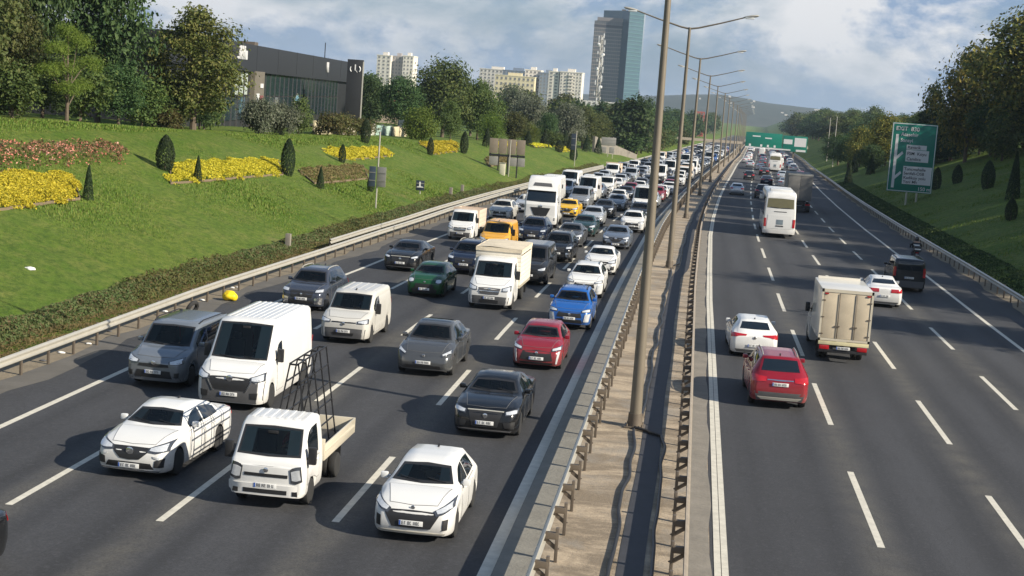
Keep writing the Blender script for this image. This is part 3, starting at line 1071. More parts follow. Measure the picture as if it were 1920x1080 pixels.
    if 'rbadge' in spec:
        z, r_ = spec['rbadge']
        p, nr, _ = S.hit('B', 0, z)
        M.mb('badge', MB().lathe([(r_, p.y + .02), (r_ * .8, p.y + .03), (r_ * .1, p.y + .028)], 'y', (0, 0, z), 12), M_CHR)
    # mirrors
    my, mz = spec.get('mirror', (ys_c + .32, zc_ + .08))
    bigm = g('big_mirror', False)
    for s_ in (1, -1):
        p, nr, _ = S.hit('R' if s_ > 0 else 'L', my - L / 2, mz)
        x = p.x
        b = MB()
        if bigm:
            b.bar((x - s_ * .03, p.y, mz - .08), (x + s_ * .1, p.y, mz - .05), .05)
            xa, xb_ = sorted((x + s_ * .05, x + s_ * .24)); b.box(xa, xb_, p.y - .06, p.y + .07, mz - .2, mz + .2, ch=.04)
        else:
            b.bar((x - s_ * .04, p.y, mz - .03), (x + s_ * .08, p.y, mz), .05)
            xa, xb_ = sorted((x + s_ * .05, x + s_ * .22)); b.box(xa, xb_, p.y - .07, p.y + .05, mz - .06, mz + .08, ch=.035)
        M.mb('mirror', b, [M_BLACK if g('black_mirror') else PAINT0], -1, not g('black_mirror'))
    if g('rails'):
        for s_ in (1, -1):
            ya, yb = spec['rails']
            pts = []
            for y in np.linspace(ya, yb, 8):
                x = s_ * (W / 2 * S.wt(y) - .06)
                p, nr, _ = S.hit('T', x, y - L / 2)
                pts.append((x, y - L / 2, p.z + (.045 if ya < y < yb else .0)))
            M.mb('roof_rail', MB().tube(pts, .02, 6), g('rail_mat', M_BLACK))
    if 'ribs' in spec:                                   # pressed ribs of a van roof
        ya, yb, n_ = spec['ribs']
        for q in range(n_):
            x = (q - (n_ - 1) / 2) * (W * .78 / n_)
            yy = [ya - L / 2, yb - L / 2]
            pbuild(M, S, 'roof_rib', 'T', [(x - .035, yy[0]), (x - .035, yy[1])], [(x + .035, yy[0]), (x + .035, yy[1])], [PAINT0], painted=True, n=8, m=1, off=.010, deep=.01)
    if 'fin' in spec:
        p, nr, _ = S.hit('T', 0, spec['fin'] - L / 2)
        M.mb('aerial', MB().prism([(p.y - .09, p.z - .01), (p.y + .06, p.z - .01), (p.y + .05, p.z + .06)], 'x', -.02, .02), M_BLACK)
    for it in spec.get('extra', ()): it(M, S)
    add_wheels(M, W, spec['ax'], g('Rw', .32), L, g('tw', .21), g('wkind', 'alloy'))
    return M


def hood(L, zn, zc, yc, yr, H, yr2, tailp):
    """roof line of a car: nose height, cowl, roof start, roof end and the rest"""
    return [(0, zn - .10), (.02, zn - .04), (.07, zn), (.22, zn + .06), (yc * .5, (zn + zc) / 2 + .055), (yc * .82, zc - .005), (yc, zc), (yr, H - .06), (yr + .28, H - .012), ((yr + yr2) / 2, H), (yr2, H - .05)] + tailp


# small white hatchback: wide dark mask with the plate in it, long swept lamps
def sp_hatch(n='a', H=1.46, L=4.04, W=1.77):
    return dict(n='hatch' + n, L=L, W=W, H=H, ax=(.80, .80 + 2.56), Rw=.315, top=hood(L, .79, 1.02, 1.04, 1.84, H, 3.35, [(3.62, 1.26), (3.86, 1.0), (3.98, .92), (L, .84)]),
                belt=[(0, .69), (.3, .82), (1.1, .97), (2.5, .97), (3.5, 1.03), (L, .84)], wt=[(0, .84), (.95, .86), (1.08, .86), (1.84, .68), (3.35, .64), (3.86, .74), (L, .84)],
                glass=(1.04, 1.84, 3.38, 3.82), pillars=[(1.42, 2.22), (2.30, 3.15)], doors=[(1.36, 2.26, .28), (2.30, 3.02, .30)], bonnet=(.16, 1.0, .52, .70), mirror=(1.55, 1.04),
                nose=[(.2, .07), (.35, .0), (.6, .02), (.82, .08)], tail=[(.2, .08), (.45, .0), (.9, .06)])


F_HATCH = [('grille', [(-.62, .70), (0, .715), (.62, .70)], [(-.42, .36), (0, .35), (.42, .36)], M_BLACK, False, dict(n=10, m=4)),
           ('headlight', [(.46, .72), (.66, .82), (.84, .93)], [(.52, .63), (.68, .68), (.85, .79)], M_LAMP, True, dict(off=.018)),
           ('fog_lamp', [(.67, .56), (.77, .58)], [(.66, .34), (.76, .35)], M_BLACK, True),
           ('splitter', [(-.72, .27), (0, .275), (.72, .27)], [(-.70, .235), (0, .235), (.70, .235)], M_GALV, False, dict(off=.025))]
R_CAR = lambda z0, z1, xo, xi, mb=.32: [('tail_lamp', [(xi, z1), (xo, z1)], [(xi, z0), (xo, z0)], M_RED, True, dict(off=.016)),
                                         ('bumper_trim', [(-.72, mb), (.72, mb)], [(-.66, .23), (.66, .23)], M_GREYP, False)]
s1 = sp_hatch(); s1.update(front=F_HATCH, rear=R_CAR(.74, .9, .8, .46), fplate=.46, rplate=.6, badge=(.765, .05), fin=3.1)
MD = {}
MD['hatch'] = car(s1)

# family saloon with a boot
def sp_sedan(n, L=4.63, W=1.81, H=1.45, zn=.80, zc=1.02):
    return dict(n='sedan' + n, L=L, W=W, H=H, ax=(.86, .86 + 2.71), Rw=.325, top=hood(L, zn, zc, 1.25, 2.02, H, 3.05, [(3.4, 1.32), (3.95, 1.08), (4.2, 1.07), (L - .08, 1.03), (L, .96)]),
                belt=[(0, .70), (.3, .83), (1.25, .97), (3.0, .99), (3.9, 1.03), (L, .96)], wt=[(0, .84), (1.15, .86), (1.27, .86), (2.02, .67), (3.05, .63), (3.95, .78), (L, .84)],
                glass=(1.25, 2.02, 3.08, 3.88), pillars=[(1.62, 2.44), (2.52, 3.42)], doors=[(1.5, 2.48, .28), (2.52, 3.22, .30)], bonnet=(.18, 1.16, .54, .72), mirror=(1.76, 1.06),
                nose=[(.2, .07), (.35, .0), (.6, .02), (.84, .09)], tail=[(.2, .1), (.5, .0), (.95, .03)])


s2 = sp_sedan('m')
s2.update(front=[('grille', [(-.54, .765), (0, .77), (.54, .765)], [(-.24, .50), (0, .48), (.24, .50)], M_BLACK, False, dict(n=10, m=4)),
                 ('headlight', [(.44, .765), (.64, .83), (.86, .90)], [(.42, .68), (.64, .66), (.86, .70)], M_LAMP, True, dict(off=.018)),
                 ('running_light', [(.56, .60), (.72, .58)], [(.58, .56), (.72, .52)], M_LAMP, True, dict(off=.016)),
                 ('lower_intake', [(-.52, .42), (0, .43), (.52, .42)], [(-.60, .29), (0, .27), (.60, .29)], M_BLACK, False),
                 ('fog_lamp', [(.62, .50), (.82, .56)], [(.60, .34), (.80, .34)], M_BLACK, True),
                 ('splitter', [(-.74, .255), (.74, .255)], [(-.70, .225), (.70, .225)], M_CHR, False, dict(off=.02))],
          rear=R_CAR(.80, .97, .84, .30), fplate=.345, rplate=.62, badge=(.69, .095), fin=2.9)
MD['sedan'] = car(s2)
# dark executive saloon: large framed grille
s3 = sp_sedan('x', L=4.94, W=1.88, H=1.46, zn=.76, zc=1.01); s3['ax'] = (.92, .92 + 2.92); s3['Rw'] = .345
s3['top'] = hood(4.94, .84, 1.04, 1.42, 2.2, 1.46, 3.35, [(3.75, 1.33), (4.3, 1.1), (4.86, 1.05), (4.94, .98)])
s3.update(belt=[(0, .73), (.3, .87), (1.4, 1.0), (3.2, 1.01), (4.2, 1.05), (4.94, .98)], wt=[(0, .84), (1.3, .86), (1.42, .85), (2.2, .66), (3.35, .64), (4.25, .78), (4.94, .84)],
          glass=(1.42, 2.2, 3.38, 4.22), pillars=[(1.82, 2.66), (2.74, 3.74)], doors=[(1.66, 2.7, .28), (2.74, 3.5, .3)], bonnet=(.2, 1.32, .56, .74), mirror=(1.96, 1.08),
          front=[('grille', [(-.48, .77), (0, .775), (.48, .77)], [(-.36, .36), (0, .35), (.36, .36)], M_BLACK, False, dict(m=5)),
                 ('grille_frame', [(-.52, .80), (0, .805), (.52, .80)], [(-.50, .775), (0, .78), (.50, .775)], M_GALV, False, dict(off=.02)),
                 ('headlight', [(.54, .79), (.70, .83), (.89, .87)], [(.56, .69), (.70, .71), (.89, .75)], M_LAMP, True, dict(off=.018)),
                 ('side_intake', [(.52, .50), (.84, .54)], [(.56, .36), (.82, .33)], M_BLACK, True),
                 ('splitter', [(-.76, .27), (.76, .27)], [(-.72, .24), (.72, .24)], M_GREYP, False, dict(off=.02))],
          rear=R_CAR(.82, .96, .88, .2), fplate=.47, rplate=.64, badge=(.67, .07))
MD['exec'] = car(s3)
# grey electric crossover: smooth nose, glass roof
s4 = dict(n='ev', L=4.75, W=1.92, H=1.62, zl=.24, ax=(.84, .84 + 2.89), Rw=.35, top=hood(4.75, .82, 1.08, 1.12, 2.06, 1.62, 3.0, [(3.6, 1.5), (4.3, 1.16), (4.62, 1.08), (4.75, .98)]),
          belt=[(0, .70), (.3, .86), (1.12, 1.02), (3.2, 1.08), (4.3, 1.12), (4.75, .98)], wt=[(0, .82), (1.05, .85), (1.14, .84), (2.06, .64), (3.0, .62), (4.3, .74), (4.75, .82)],
          glass=(1.12, 2.06, 3.2, 4.25), pillars=[(1.58, 2.5), (2.58, 3.75)], doors=[(1.4, 2.54, .32), (2.58, 3.4, .34)], bonnet=(.16, 1.05, .60, .74), mirror=(1.66, 1.13), nose=[(.24, .07), (.38, 0), (.6, .03), (.86, .12)], tail=[(.2, .1), (.5, 0), (.95, .06)],
          front=[('headlight', [(.58, .76), (.74, .85), (.90, .94)], [(.62, .70), (.76, .76), (.91, .83)], M_LAMP, True, dict(off=.018)),
                 ('lower_intake', [(-.58, .40), (.58, .40)], [(-.64, .30), (.64, .30)], M_BLACK, False), ('splitter', [(-.74, .275), (.74, .275)], [(-.7, .25), (.7, .25)], M_GREYP, False)],
          rear=R_CAR(.86, .98, .88, .3), fplate=.50, rplate=.7, badge=(.72, .05), extra=[lambda M, S: pbuild(M, S, 'glass_roof', 'T', [(-.52, -.1), (.52, -.1)], [(-.50, 1.2), (.50, 1.2)], [M_GLASS], n=6, m=6, off=.006)])
MD['crossover'] = car(s4)
# red town hatchback with tusk-like lamps
s5 = sp_hatch('b', H=1.45, L=4.05)
s5.update(front=[('grille', [(-.50, .68), (0, .72), (.50, .68)], [(-.58, .38), (0, .34), (.58, .38)], M_BLACK, False),
                 ('headlight', [(.52, .78), (.68, .83), (.85, .88)], [(.52, .69), (.68, .72), (.85, .76)], M_LAMP, True, dict(off=.018)),
                 ('running_light', [(.73, .70), (.81, .72)], [(.68, .28), (.73, .28)], M_LAMP, True, dict(off=.018)),
                 ('lower_intake', [(-.6, .30), (.6, .30)], [(-.56, .235), (.56, .235)], M_BLACK, False)], rear=R_CAR(.74, .9, .8, .46), fplate=.44, rplate=.6, badge=(.63, .06), rails=None)
MD['hatch_b'] = car(s5)


# sport utility cars
def sp_suv(n, L=4.3, W=1.80, H=1.58):
    return dict(n='suv' + n, L=L, W=W, H=H, zl=.27, ax=(.84, L - .86), Rw=.345, top=hood(L, .88, 1.10, 1.08, 1.78, H, L - .72, [(L - .45, 1.38), (L - .2, 1.1), (L - .06, 1.02), (L, .92)]),
                belt=[(0, .78), (.3, .93), (1.08, 1.05), (2.6, 1.07), (L - .6, 1.14), (L, .92)], wt=[(0, .86), (1.0, .88), (1.1, .87), (1.78, .68), (L - .7, .66), (L - .2, .78), (L, .84)],
                glass=(1.08, 1.78, L - .70, L - .24), pillars=[(1.40, 2.24), (2.32, L - .95)], doors=[(1.36, 2.28, .4), (2.32, 3.1, .42)], bonnet=(.14, 1.0, .58, .74), mirror=(1.54, 1.17),
                nose=[(.25, .06), (.4, 0), (.8, .03), (.95, .07)], tail=[(.25, .08), (.5, .0), (1.0, .05)], rails=(1.9, L - .9), fin=L - 1.0)


def arch_trim(M, S):
    for yw in S.axles:
        for side in (1, -1):
            pts = []
            for a in np.linspace(.02, math.pi - .02, 13):
                y, z = yw + S.Rw * 1.17 * math.cos(a) - S.L / 2, S.Rw + S.Rw * 1.17 * math.sin(a)
                p, nr, _ = S.hit('R' if side > 0 else 'L', y, z); pts.append((p.x + side * .002, y, z))
            M.mb('arch_trim', MB().tube(pts, .028, 5), M_BLACK)


s6 = sp_suv('b')
s6.update(front=[('grille', [(-.46, .78), (0, .79), (.46, .78)], [(-.52, .56), (0, .54), (.52, .56)], M_BLACK, False),
                 ('headlight', [(.50, .84), (.68, .90), (.86, .93)], [(.50, .76), (.68, .78), (.86, .80)], M_LAMP, True, dict(off=.018)),
                 ('running_light', [(.66, .72), (.86, .74)], [(.60, .40), (.80, .40)], M_LAMP, True, dict(off=.018)),
                 ('lower_intake', [(-.5, .48), (.5, .48)], [(-.56, .33), (.56, .33)], M_BLACK, False)], rear=R_CAR(.92, 1.05, .86, .2, .5), fplate=.52, rplate=.72, badge=(.68, .06), extra=[arch_trim])
MD['suv'] = car(s6)
s7 = sp_suv('c', L=4.55, W=1.86, H=1.66)
s7.update(front=[('grille', [(-.50, .86), (0, .87), (.50, .86)], [(-.44, .62), (0, .60), (.44, .62)], M_BLACK, False),
                 ('headlight', [(.54, .92), (.74, .96), (.88, .98)], [(.54, .80), (.74, .82), (.88, .84)], M_LAMP, True, dict(off=.018)),
                 ('fog_lamp', [(.56, .60), (.86, .64)], [(.56, .36), (.84, .36)], M_CHR, True),
                 ('lower_intake', [(-.5, .52), (.5, .52)], [(-.52, .36), (.52, .36)], M_BLACK, False)],
          rear=[('tail_lamp', [(.44, 1.02), (.88, 1.06)], [(.46, .90), (.89, .86)], M_RED, True, dict(off=.018)), ('bumper_trim', [(-.80, .56), (.80, .56)], [(-.72, .29), (.72, .29)], M_GREYP, False),
                ('skid_plate', [(-.70, .40), (.70, .40)], [(-.58, .32), (.58, .32)], M_GALV, False, dict(off=.03)), ('light_bar', [(-.42, .96), (.42, .96)], [(-.42, .93), (.42, .93)], M_CHR, False)],
          fplate=.56, rplate=.82, badge=(.74, .06), rail_mat=M_GALV)
MD['suv_c'] = car(s7)
# rounded little car with a dark lower face
s8 = sp_hatch('g', H=1.44, L=3.95, W=1.76)
s8.update(nose=[(.2, .05), (.4, 0), (.7, .02), (.84, .05)],
          front=[('grille', [(-.40, .64), (.40, .64)], [(-.50, .30), (.50, .30)], M_BLACK, False), ('headlight', [(.50, .82), (.64, .87), (.78, .83)], [(.50, .70), (.64, .65), (.78, .71)], M_LAMP, True, dict(off=.02)),
                 ('bumper_trim', [(-.76, .42), (.76, .42)], [(-.7, .22), (.7, .22)], M_BLACK, False, dict(off=.008))], rear=R_CAR(.72, .9, .8, .5), fplate=.40, rplate=.6, badge=(.72, .05))
MD['mini'] = car(s8)
# hatchback seen from behind
s9 = sp_hatch('r', H=1.45, L=4.36, W=1.81); s9['ax'] = (.84, .84 + 2.67)
s9['top'] = hood(4.36, .70, .98, 1.2, 1.95, 1.45, 3.55, [(3.85, 1.24), (4.15, 1.0), (4.28, .93), (4.36, .84)])
s9['belt'] = [(0, .62), (.3, .74), (1.2, .93), (2.6, .95), (3.8, 1.03), (4.36, .84)]
s9['wt'] = [(0, .84), (1.1, .86), (1.2, .85), (1.95, .66), (3.55, .63), (4.15, .76), (4.36, .84)]
s9.update(glass=(1.2, 1.95, 3.58, 4.10), front=F_HATCH, rear=[('tail_lamp', [(.30, .90), (.60, .92), (.88, .93)], [(.34, .85), (.60, .83), (.88, .76)], M_RED, True, dict(off=.018)),
          ('bumper_trim', [(-.74, .34), (.74, .34)], [(-.66, .23), (.66, .23)], M_GREYP, False)], fplate=.45, rplate=.50, rbadge=(.80, .06), badge=(.735, .05), fin=3.4)
MD['hatch_r'] = car(s9)


# vans
def sp_van(n, L, W, H, zn, zc, yc, yr, ax, **k):
    d = dict(n=n, L=L, W=W, H=H, ax=ax, zl=.24, top=[(0, zn - .12), (.02, zn - .05), (.06, zn), (.2, zn + .05), (yc * .6, zc - .06), (yc, zc), (yr, H - .07), (yr + .3, H - .01), (L - .25, H - .01), (L - .06, H - .06), (L - .01, H - .14), (L, H - .18)],
             belt=[(0, zn - .12), (.3, zn), (yc, zc - .05), (L * .5, zc + .02), (L, zc + .04)], wt=[(0, .84), (yc, .90), (yr, .84), (yr + .4, .86), (L - .3, .88), (L, .88)],
             glass=(yc, yr, L - .02, L - .01), rear_glass=False, rf=.45, rr=.16, wf=.76, wr=.92, bx=.97, edge=.08, round=.1, bonnet=(.14, yc - .06, W * .32, W * .40), black_mirror=True, big_mirror=True, bulge=.012, wkind='steel',
             nose=[(.24, .04), (.4, 0), (zn * .85, .02), (zn, .07)])
    d.update(k)
    return d


v1 = sp_van('large_van', 5.6, 2.05, 2.48, 1.08, 1.34, .82, 1.62, (.98, 4.66), Rw=.35, step=.09, seat_y=2.0, seat_z=1.22, pillars=[(1.22, 1.98)], wdz=.62, wbz=.05, doors=[(.98 + .42, 2.1, .42)], mirror=(1.34, 1.5), ribs=(1.95, 5.3, 9), fplate=.50, rplate=.7, badge=(.96, .10),
            front=[('bumper_trim', [(-.99, .90), (-.6, .98), (0, 1.0), (.6, .98), (.99, .90)], [(-.96, .26), (0, .26), (.96, .26)], M_GREYP, False, dict(n=12, m=6, off=.010)),
                   ('grille', [(-.62, .96), (0, .97), (.62, .96)], [(-.50, .62), (0, .60), (.50, .62)], M_BLACK, False, dict(off=.022)),
                   ('grille_frame', [(-.66, .88), (-.62, .88)], [(-.50, .58), (-.46, .58)], M_CHR, True, dict(off=.03, n=2)),
                   ('headlight', [(.60, 1.0), (.78, 1.06), (.97, 1.13)], [(.62, .90), (.80, .88), (.98, .92)], M_LAMP, True, dict(off=.026)),
                   ('fog_lamp', [(.62, .56), (.84, .58)], [(.64, .40), (.82, .40)], M_BLACK, True, dict(off=.022))],
            rear=[('tail_lamp', [(.84, 1.5), (.98, 1.5)], [(.84, .9), (.98, .9)], M_RED, True)])
MD['large_van'] = car(v1)
v2 = sp_van('small_van', 4.40, 1.85, 1.84, .96, 1.16, .86, 1.62, (.86, 3.64), Rw=.325, pillars=[(1.22, 2.12)], wdz=.20, doors=[(1.22, 2.16, .34)], mirror=(1.32, 1.24), ribs=(1.95, 4.1, 5), fplate=.50, rplate=.8, badge=(.78, .06), seat_y=2.0, seat_z=.86, fin=1.9,
            front=[('bumper_trim', [(-.82, .60), (0, .62), (.82, .60)], [(-.78, .25), (0, .25), (.78, .25)], M_GREYP, False, dict(n=12, m=5, off=.010)),
                   ('grille', [(-.46, .84), (.46, .84)], [(-.46, .81), (.46, .81)], M_BLACK, False), ('headlight', [(.50, .88), (.70, .93), (.88, .96)], [(.50, .80), (.70, .80), (.88, .80)], M_LAMP, True, dict(off=.02)),
                   ('lower_intake', [(-.4, .44), (.4, .44)], [(-.36, .34), (.36, .34)], M_BLACK, False, dict(off=.02))],
            rear=[('tail_lamp', [(.76, 1.35), (.88, 1.35)], [(.76, .9), (.88, .9)], M_RED, True)])
MD['small_van'] = car(v2)
# glazed people carrier on the same idea
v3 = sp_van('mpv', 4.42, 1.84, 1.86, .94, 1.16, .92, 1.66, (.90, 3.66), Rw=.32, pillars=[(1.30, 2.14), (2.24, 3.06), (3.14, 4.05)], wdz=.20, doors=[(1.3, 2.18, .36), (2.24, 3.1, .36)], mirror=(1.42, 1.24), big_mirror=False, black_mirror=False, rails=(1.8, 4.2), rail_mat=M_BLACK, wkind='alloy', fplate=.52, rplate=.8, badge=(.80, .07), seat_y=2.02, seat_z=.86,
            rear_glass=True, glass=(.92, 1.66, 4.395, 4.415), front=[('grille', [(-.46, .76), (0, .77), (.46, .76)], [(-.48, .68), (0, .66), (.48, .68)], M_BLACK, False), ('headlight', [(.46, .84), (.68, .92), (.87, .98)], [(.48, .76), (.68, .76), (.87, .80)], M_LAMP, True, dict(off=.02)),
                   ('lower_intake', [(-.52, .56), (.52, .56)], [(-.60, .34), (.60, .34)], M_BLACK, False), ('fog_lamp', [(.66, .52), (.80, .54)], [(.66, .38), (.78, .38)], M_BLACK, True)],
            rear=[('rear_window', [(-.66, 1.70), (.66, 1.70)], [(-.70, 1.22), (.70, 1.22)], M_GLASS, False, dict(off=.01, n=8, m=5)), ('tail_lamp', [(.74, 1.38), (.88, 1.38)], [(.74, .86), (.88, .86)], M_RED, True, dict(off=.018)),
                  ('bumper_trim', [(-.84, .62), (.84, .62)], [(-.78, .26), (.78, .26)], M_GREYP, False)])
v3['rear_glass'] = False
MD['mpv'] = car(v3)
v4 = dict(v3); v4.update(n='people_van', L=4.9, W=1.92, H=1.95, ax=(.96, 3.96), Rw=.34, glass=(1.0, 1.72, 4.87, 4.89), top=[(0, .92), (.02, 1.0), (.06, 1.04), (.2, 1.09), (.6, 1.18), (1.0, 1.24), (1.72, 1.88), (2.0, 1.94), (4.65, 1.94), (4.84, 1.89), (4.9, 1.77)],
          belt=[(0, .92), (.3, 1.0), (1.0, 1.19), (2.5, 1.24), (4.9, 1.26)], wt=[(0, .84), (1.0, .87), (1.72, .78), (2.1, .82), (4.6, .84), (4.9, .84)], pillars=[(1.4, 2.3), (2.4, 3.4), (3.5, 4.5)], doors=[(1.4, 2.34, .36), (2.4, 3.4, .36)], mirror=(1.5, 1.32), bonnet=(.14, .94, .6, .76), rails=None, seat_y=2.1, seat_z=.95)
MD['people_van'] = car(v4)
print('models', len(MD))

# ------------------------------------------------------------------ lorries, coach, motorcycle
def cab(spec):
    spec.setdefault('rear_glass', False)
    return car(spec)


CREAM = paint('cream', (.60, .545, .43), dirt=.5)
M_CANVAS = plain('cream_canvas', (.60, .52, .39), .85, var=.28, scale=1.6, bump=.4)
M_BOXCREAM = plain('weathered_box_panel', (.52, .44, .32), .6, var=.25, scale=2.2)
M_SLAT = plain('cream_slat', (.64, .60, .51), .7, var=.2, scale=3)
M_REFL = plain('reflector_yellow', (.62, .56, .34), .4)

# --- small flatbed lorry with a glazier's steel rack
k1 = dict(n='flatbed', L=1.78, W=1.74, H=1.99, ax=(.80,), Rw=.31, zl=.32, see=True, seat_y=1.22, seat_z=1.0, step=.06,
          top=[(0, 1.00), (.015, 1.08), (.06, 1.12), (.12, 1.15), (.56, 1.86), (.80, 1.95), (1.55, 1.975), (1.72, 1.93), (1.78, 1.84)], belt=[(0, 1.0), (.12, 1.10), (1.78, 1.10)],
          wt=[(0, .93), (.12, .94), (.56, .86), (.8, .86), (1.78, .86)], glass=(.12, .56, 1.76, 1.77), pillars=[(.46, 1.30)], wdz=.17, wbz=.06, doors=[(.34, 1.4, .55)], mirror=(.30, 1.25),
          rf=.22, rr=.1, wf=.86, wr=.95, round=.08, bx=.975, black_mirror=True, big_mirror=True, wkind='steel', bulge=.015,
          front=[('grille', [(-.50, .83), (.50, .83)], [(-.50, .76), (.50, .76)], M_BLACK, False), ('headlight', [(.54, .96), (.66, 1.02), (.78, 1.04)], [(.58, .66), (.70, .64), (.82, .70)], M_LAMP, True, dict(off=.018)),
                 ('bumper', [(-.86, .58), (0, .60), (.86, .58)], [(-.84, .33), (0, .33), (.84, .33)], None, False, dict(off=.035, painted=True, n=10)),
                 ('lower_intake', [(-.5, .48), (.5, .48)], [(-.5, .385), (.5, .385)], M_BLACK, False, dict(off=.042)), ('fog_lamp', [(.62, .47), (.74, .47)], [(.62, .37), (.74, .37)], M_BLACK, True, dict(off=.042))],
          fplate=.56, badge=(.92, .06), ribs=(.75, 1.6, 7))
KM = cab(k1)
yo = 1.78 / 2                                               # the cab is centred at y = 0; shift everything so that the front stays
fr = MB()
for s_ in (1, -1): fr.box(s_ * .38 - .05, s_ * .38 + .05, -.3, 4.05 - yo + .9 - yo, .46, .60)
KM.mb('chassis', fr, M_BLACK)
b0, b1 = 1.86 - yo, 5.02 - yo
KM.mb('bed_floor', MB().box(-.84, .84, b0, b1, .74, .80), plain('bed_plate', (.05, .05, .052), .6))
for s_ in (1, -1): KM.mb('side_board', MB().box(min(s_ * .84, s_ * .88), max(s_ * .84, s_ * .88), b0, b1, .78, 1.16, ch=.008).box(min(s_ * .872, s_ * .89), max(s_ * .872, s_ * .89), b0 + .05, b1 - .05, .95, 1.0), CREAM)
KM.mb('tailboard', MB().box(-.88, .88, b1, b1 + .04, .78, 1.16, ch=.008), CREAM)
KM.mb('headboard', MB().box(-.88, .88, b0 - .04, b0, .78, 1.30, ch=.008), CREAM)
rk = MB()
for s_ in (1, -1):
    for y in np.linspace(b0 + .1, b1 - .35, 5): rk.bar((s_ * .46, y, .80), (s_ * .10, y, 3.0), .032)
    for q in (0, .2, .4, .6, .8, 1.0):
        x = s_ * (.46 - .36 * q); z = .80 + 2.2 * q
        rk.bar((x, b0 + .08, z), (x, b1 - .33, z), .03)
for y in np.linspace(b0 + .1, b1 - .35, 5): rk.bar((-.12, y, 2.98), (.12, y, 2.98), .04)
rk.bar((-.46, b0 + .1, .95), (.46, b0 + .1, .95), .04); rk.bar((.3, b0, 1.3), (.2, b0 + .1, 2.4), .03)
KM.mb('glass_rack', rk, M_DARKST)
ty, rm = wheel_meshes(.31, .19, 'steel')
for s_ in (1, -1):
    for dx in (0, -.2):
        i = KM.add('wheel', ty, -1, False, (s_ * (.76 + dx), 3.42 - yo, .31)); KM.add('rim', rm, i)
    KM.mb('mudguard', MB().box(s_ * .66 - .16, s_ * .66 + .16, 3.8 - yo, 3.82 - yo, .35, .72), M_BLACK)
KM.front = yo

# --- light lorry cab shared by the stake-sided, box and delivery lorries
def lcab(n, grille=True):
    return dict(n=n, L=2.35, W=2.0, H=2.25, ax=(.92,), Rw=.35, zl=.26, seat_y=1.75, seat_z=1.15, step=.07,
                top=[(0, .96), (.02, 1.04), (.06, 1.09), (.2, 1.14), (.5, 1.24), (.86, 1.36), (1.45, 2.10), (1.7, 2.2), (2.2, 2.23), (2.35, 2.18)], belt=[(0, .96), (.3, 1.08), (.86, 1.28), (2.35, 1.32)],
                wt=[(0, .86), (.86, .90), (1.45, .85), (1.8, .86), (2.35, .86)], glass=(.86, 1.45, 2.33, 2.34), pillars=[(1.2, 1.98)], wdz=.2, wbz=.05, doors=[(1.32, 2.1, .42)], mirror=(1.3, 1.5),
                rf=.45, rr=.1, wf=.78, wr=.95, round=.09, bx=.97, black_mirror=True, big_mirror=True, wkind='steel', bulge=.012, bonnet=(.14, .78, .62, .8), nose=[(.26, .04), (.45, 0), (.9, .02), (1.08, .07)],
                front=[('grille', [(-.50, .98), (0, 1.0), (.50, .98)], [(-.42, .72), (0, .70), (.42, .72)], M_GREYP, False, dict(off=.02)), ('grille_bar', [(-.46, .86), (.46, .86)], [(-.45, .83), (.45, .83)], M_CHR, False, dict(off=.035)),
                       ('headlight', [(.56, 1.0), (.74, 1.06), (.94, 1.12)], [(.56, .86), (.74, .86), (.95, .90)], M_LAMP, True, dict(off=.02)),
                       ('bumper', [(-.90, .62), (0, .64), (.90, .62)], [(-.84, .28), (0, .27), (.84, .28)], M_GREYP, False, dict(n=12, m=4)), ('lower_intake', [(-.42, .46), (.42, .46)], [(-.42, .32), (.42, .32)], M_BLACK, False, dict(off=.02))],
                fplate=.55, badge=(.93, .07))


def lorry_base(M, y1, W, Rw=.35, cabL=2.35, yr=4.6):
    yo = cabL / 2
    b = MB()
    for s_ in (1, -1): b.box(s_ * .42 - .05, s_ * .42 + .05, .2, y1 - yo - .1, .5, .66)
    M.mb('chassis', b, M_BLACK)
    ty, rm = wheel_meshes(Rw, .2, 'steel')
    for s_ in (1, -1):
        for dx in (0, -.22):
            i = M.add('wheel', ty, -1, False, (s_ * (W / 2 - .16 + dx), yr - yo, Rw)); M.add('rim', rm, i)
        M.mb('mudguard', MB().box(s_ * (W / 2 - .2) - .22, s_ * (W / 2 - .2) + .22, yr + .46 - yo, yr + .48 - yo, .28, .74), M_BLACK)
    M.front = yo
    return yo


# stake-sided lorry with a canvas top
TM = cab(lcab('stake'))
yo = lorry_base(TM, 6.1, 2.0)
c0, c1, cw = 2.28 - yo, 6.1 - yo, 1.06
TM.mb('bed_floor', MB().box(-cw, cw, c0, c1, .80, .90), CREAM)
for s_ in (1, -1):
    for q in range(8):
        z = .92 + q * .205
        TM.mb('slat', MB().box(min(s_ * cw, s_ * (cw - .035)), max(s_ * cw, s_ * (cw - .035)), c0, c1, z, z + (.187 if q != 6 else .13), ch=.006), M_SLAT)
    for y in np.linspace(c0 + .03, c1 - .03, 5): TM.mb('stake', MB().box(min(s_ * (cw - .04), s_ * (cw - .09)), max(s_ * (cw - .04), s_ * (cw - .09)), y - .03, y + .03, .9, 2.54), CREAM)
for q in range(9):
    z = .92 + q * .18
    TM.mb('slat', MB().box(-cw, cw, c0 - .035, c0 - .0, z, z + .17, ch=.006), M_SLAT)
    TM.mb('slat', MB().box(-cw, cw, c1, c1 + .035, z, z + .17, ch=.006), M_SLAT)
cv = MB(); n_ = 14; vs = []
for j in range(9):
    y = c0 - .06 + (c1 - c0 + .12) * j / 8
    for i in range(n_ + 1):
        x = -cw - .01 + (2 * cw + .02) * i / n_
        vs.append((x, y, 2.56 + .05 * math.cos(x / cw * 1.5) + .018 * math.sin(j * 2.4 + i * .5) + (.025 if j % 2 == 0 else 0)))
o_ = len(vs)
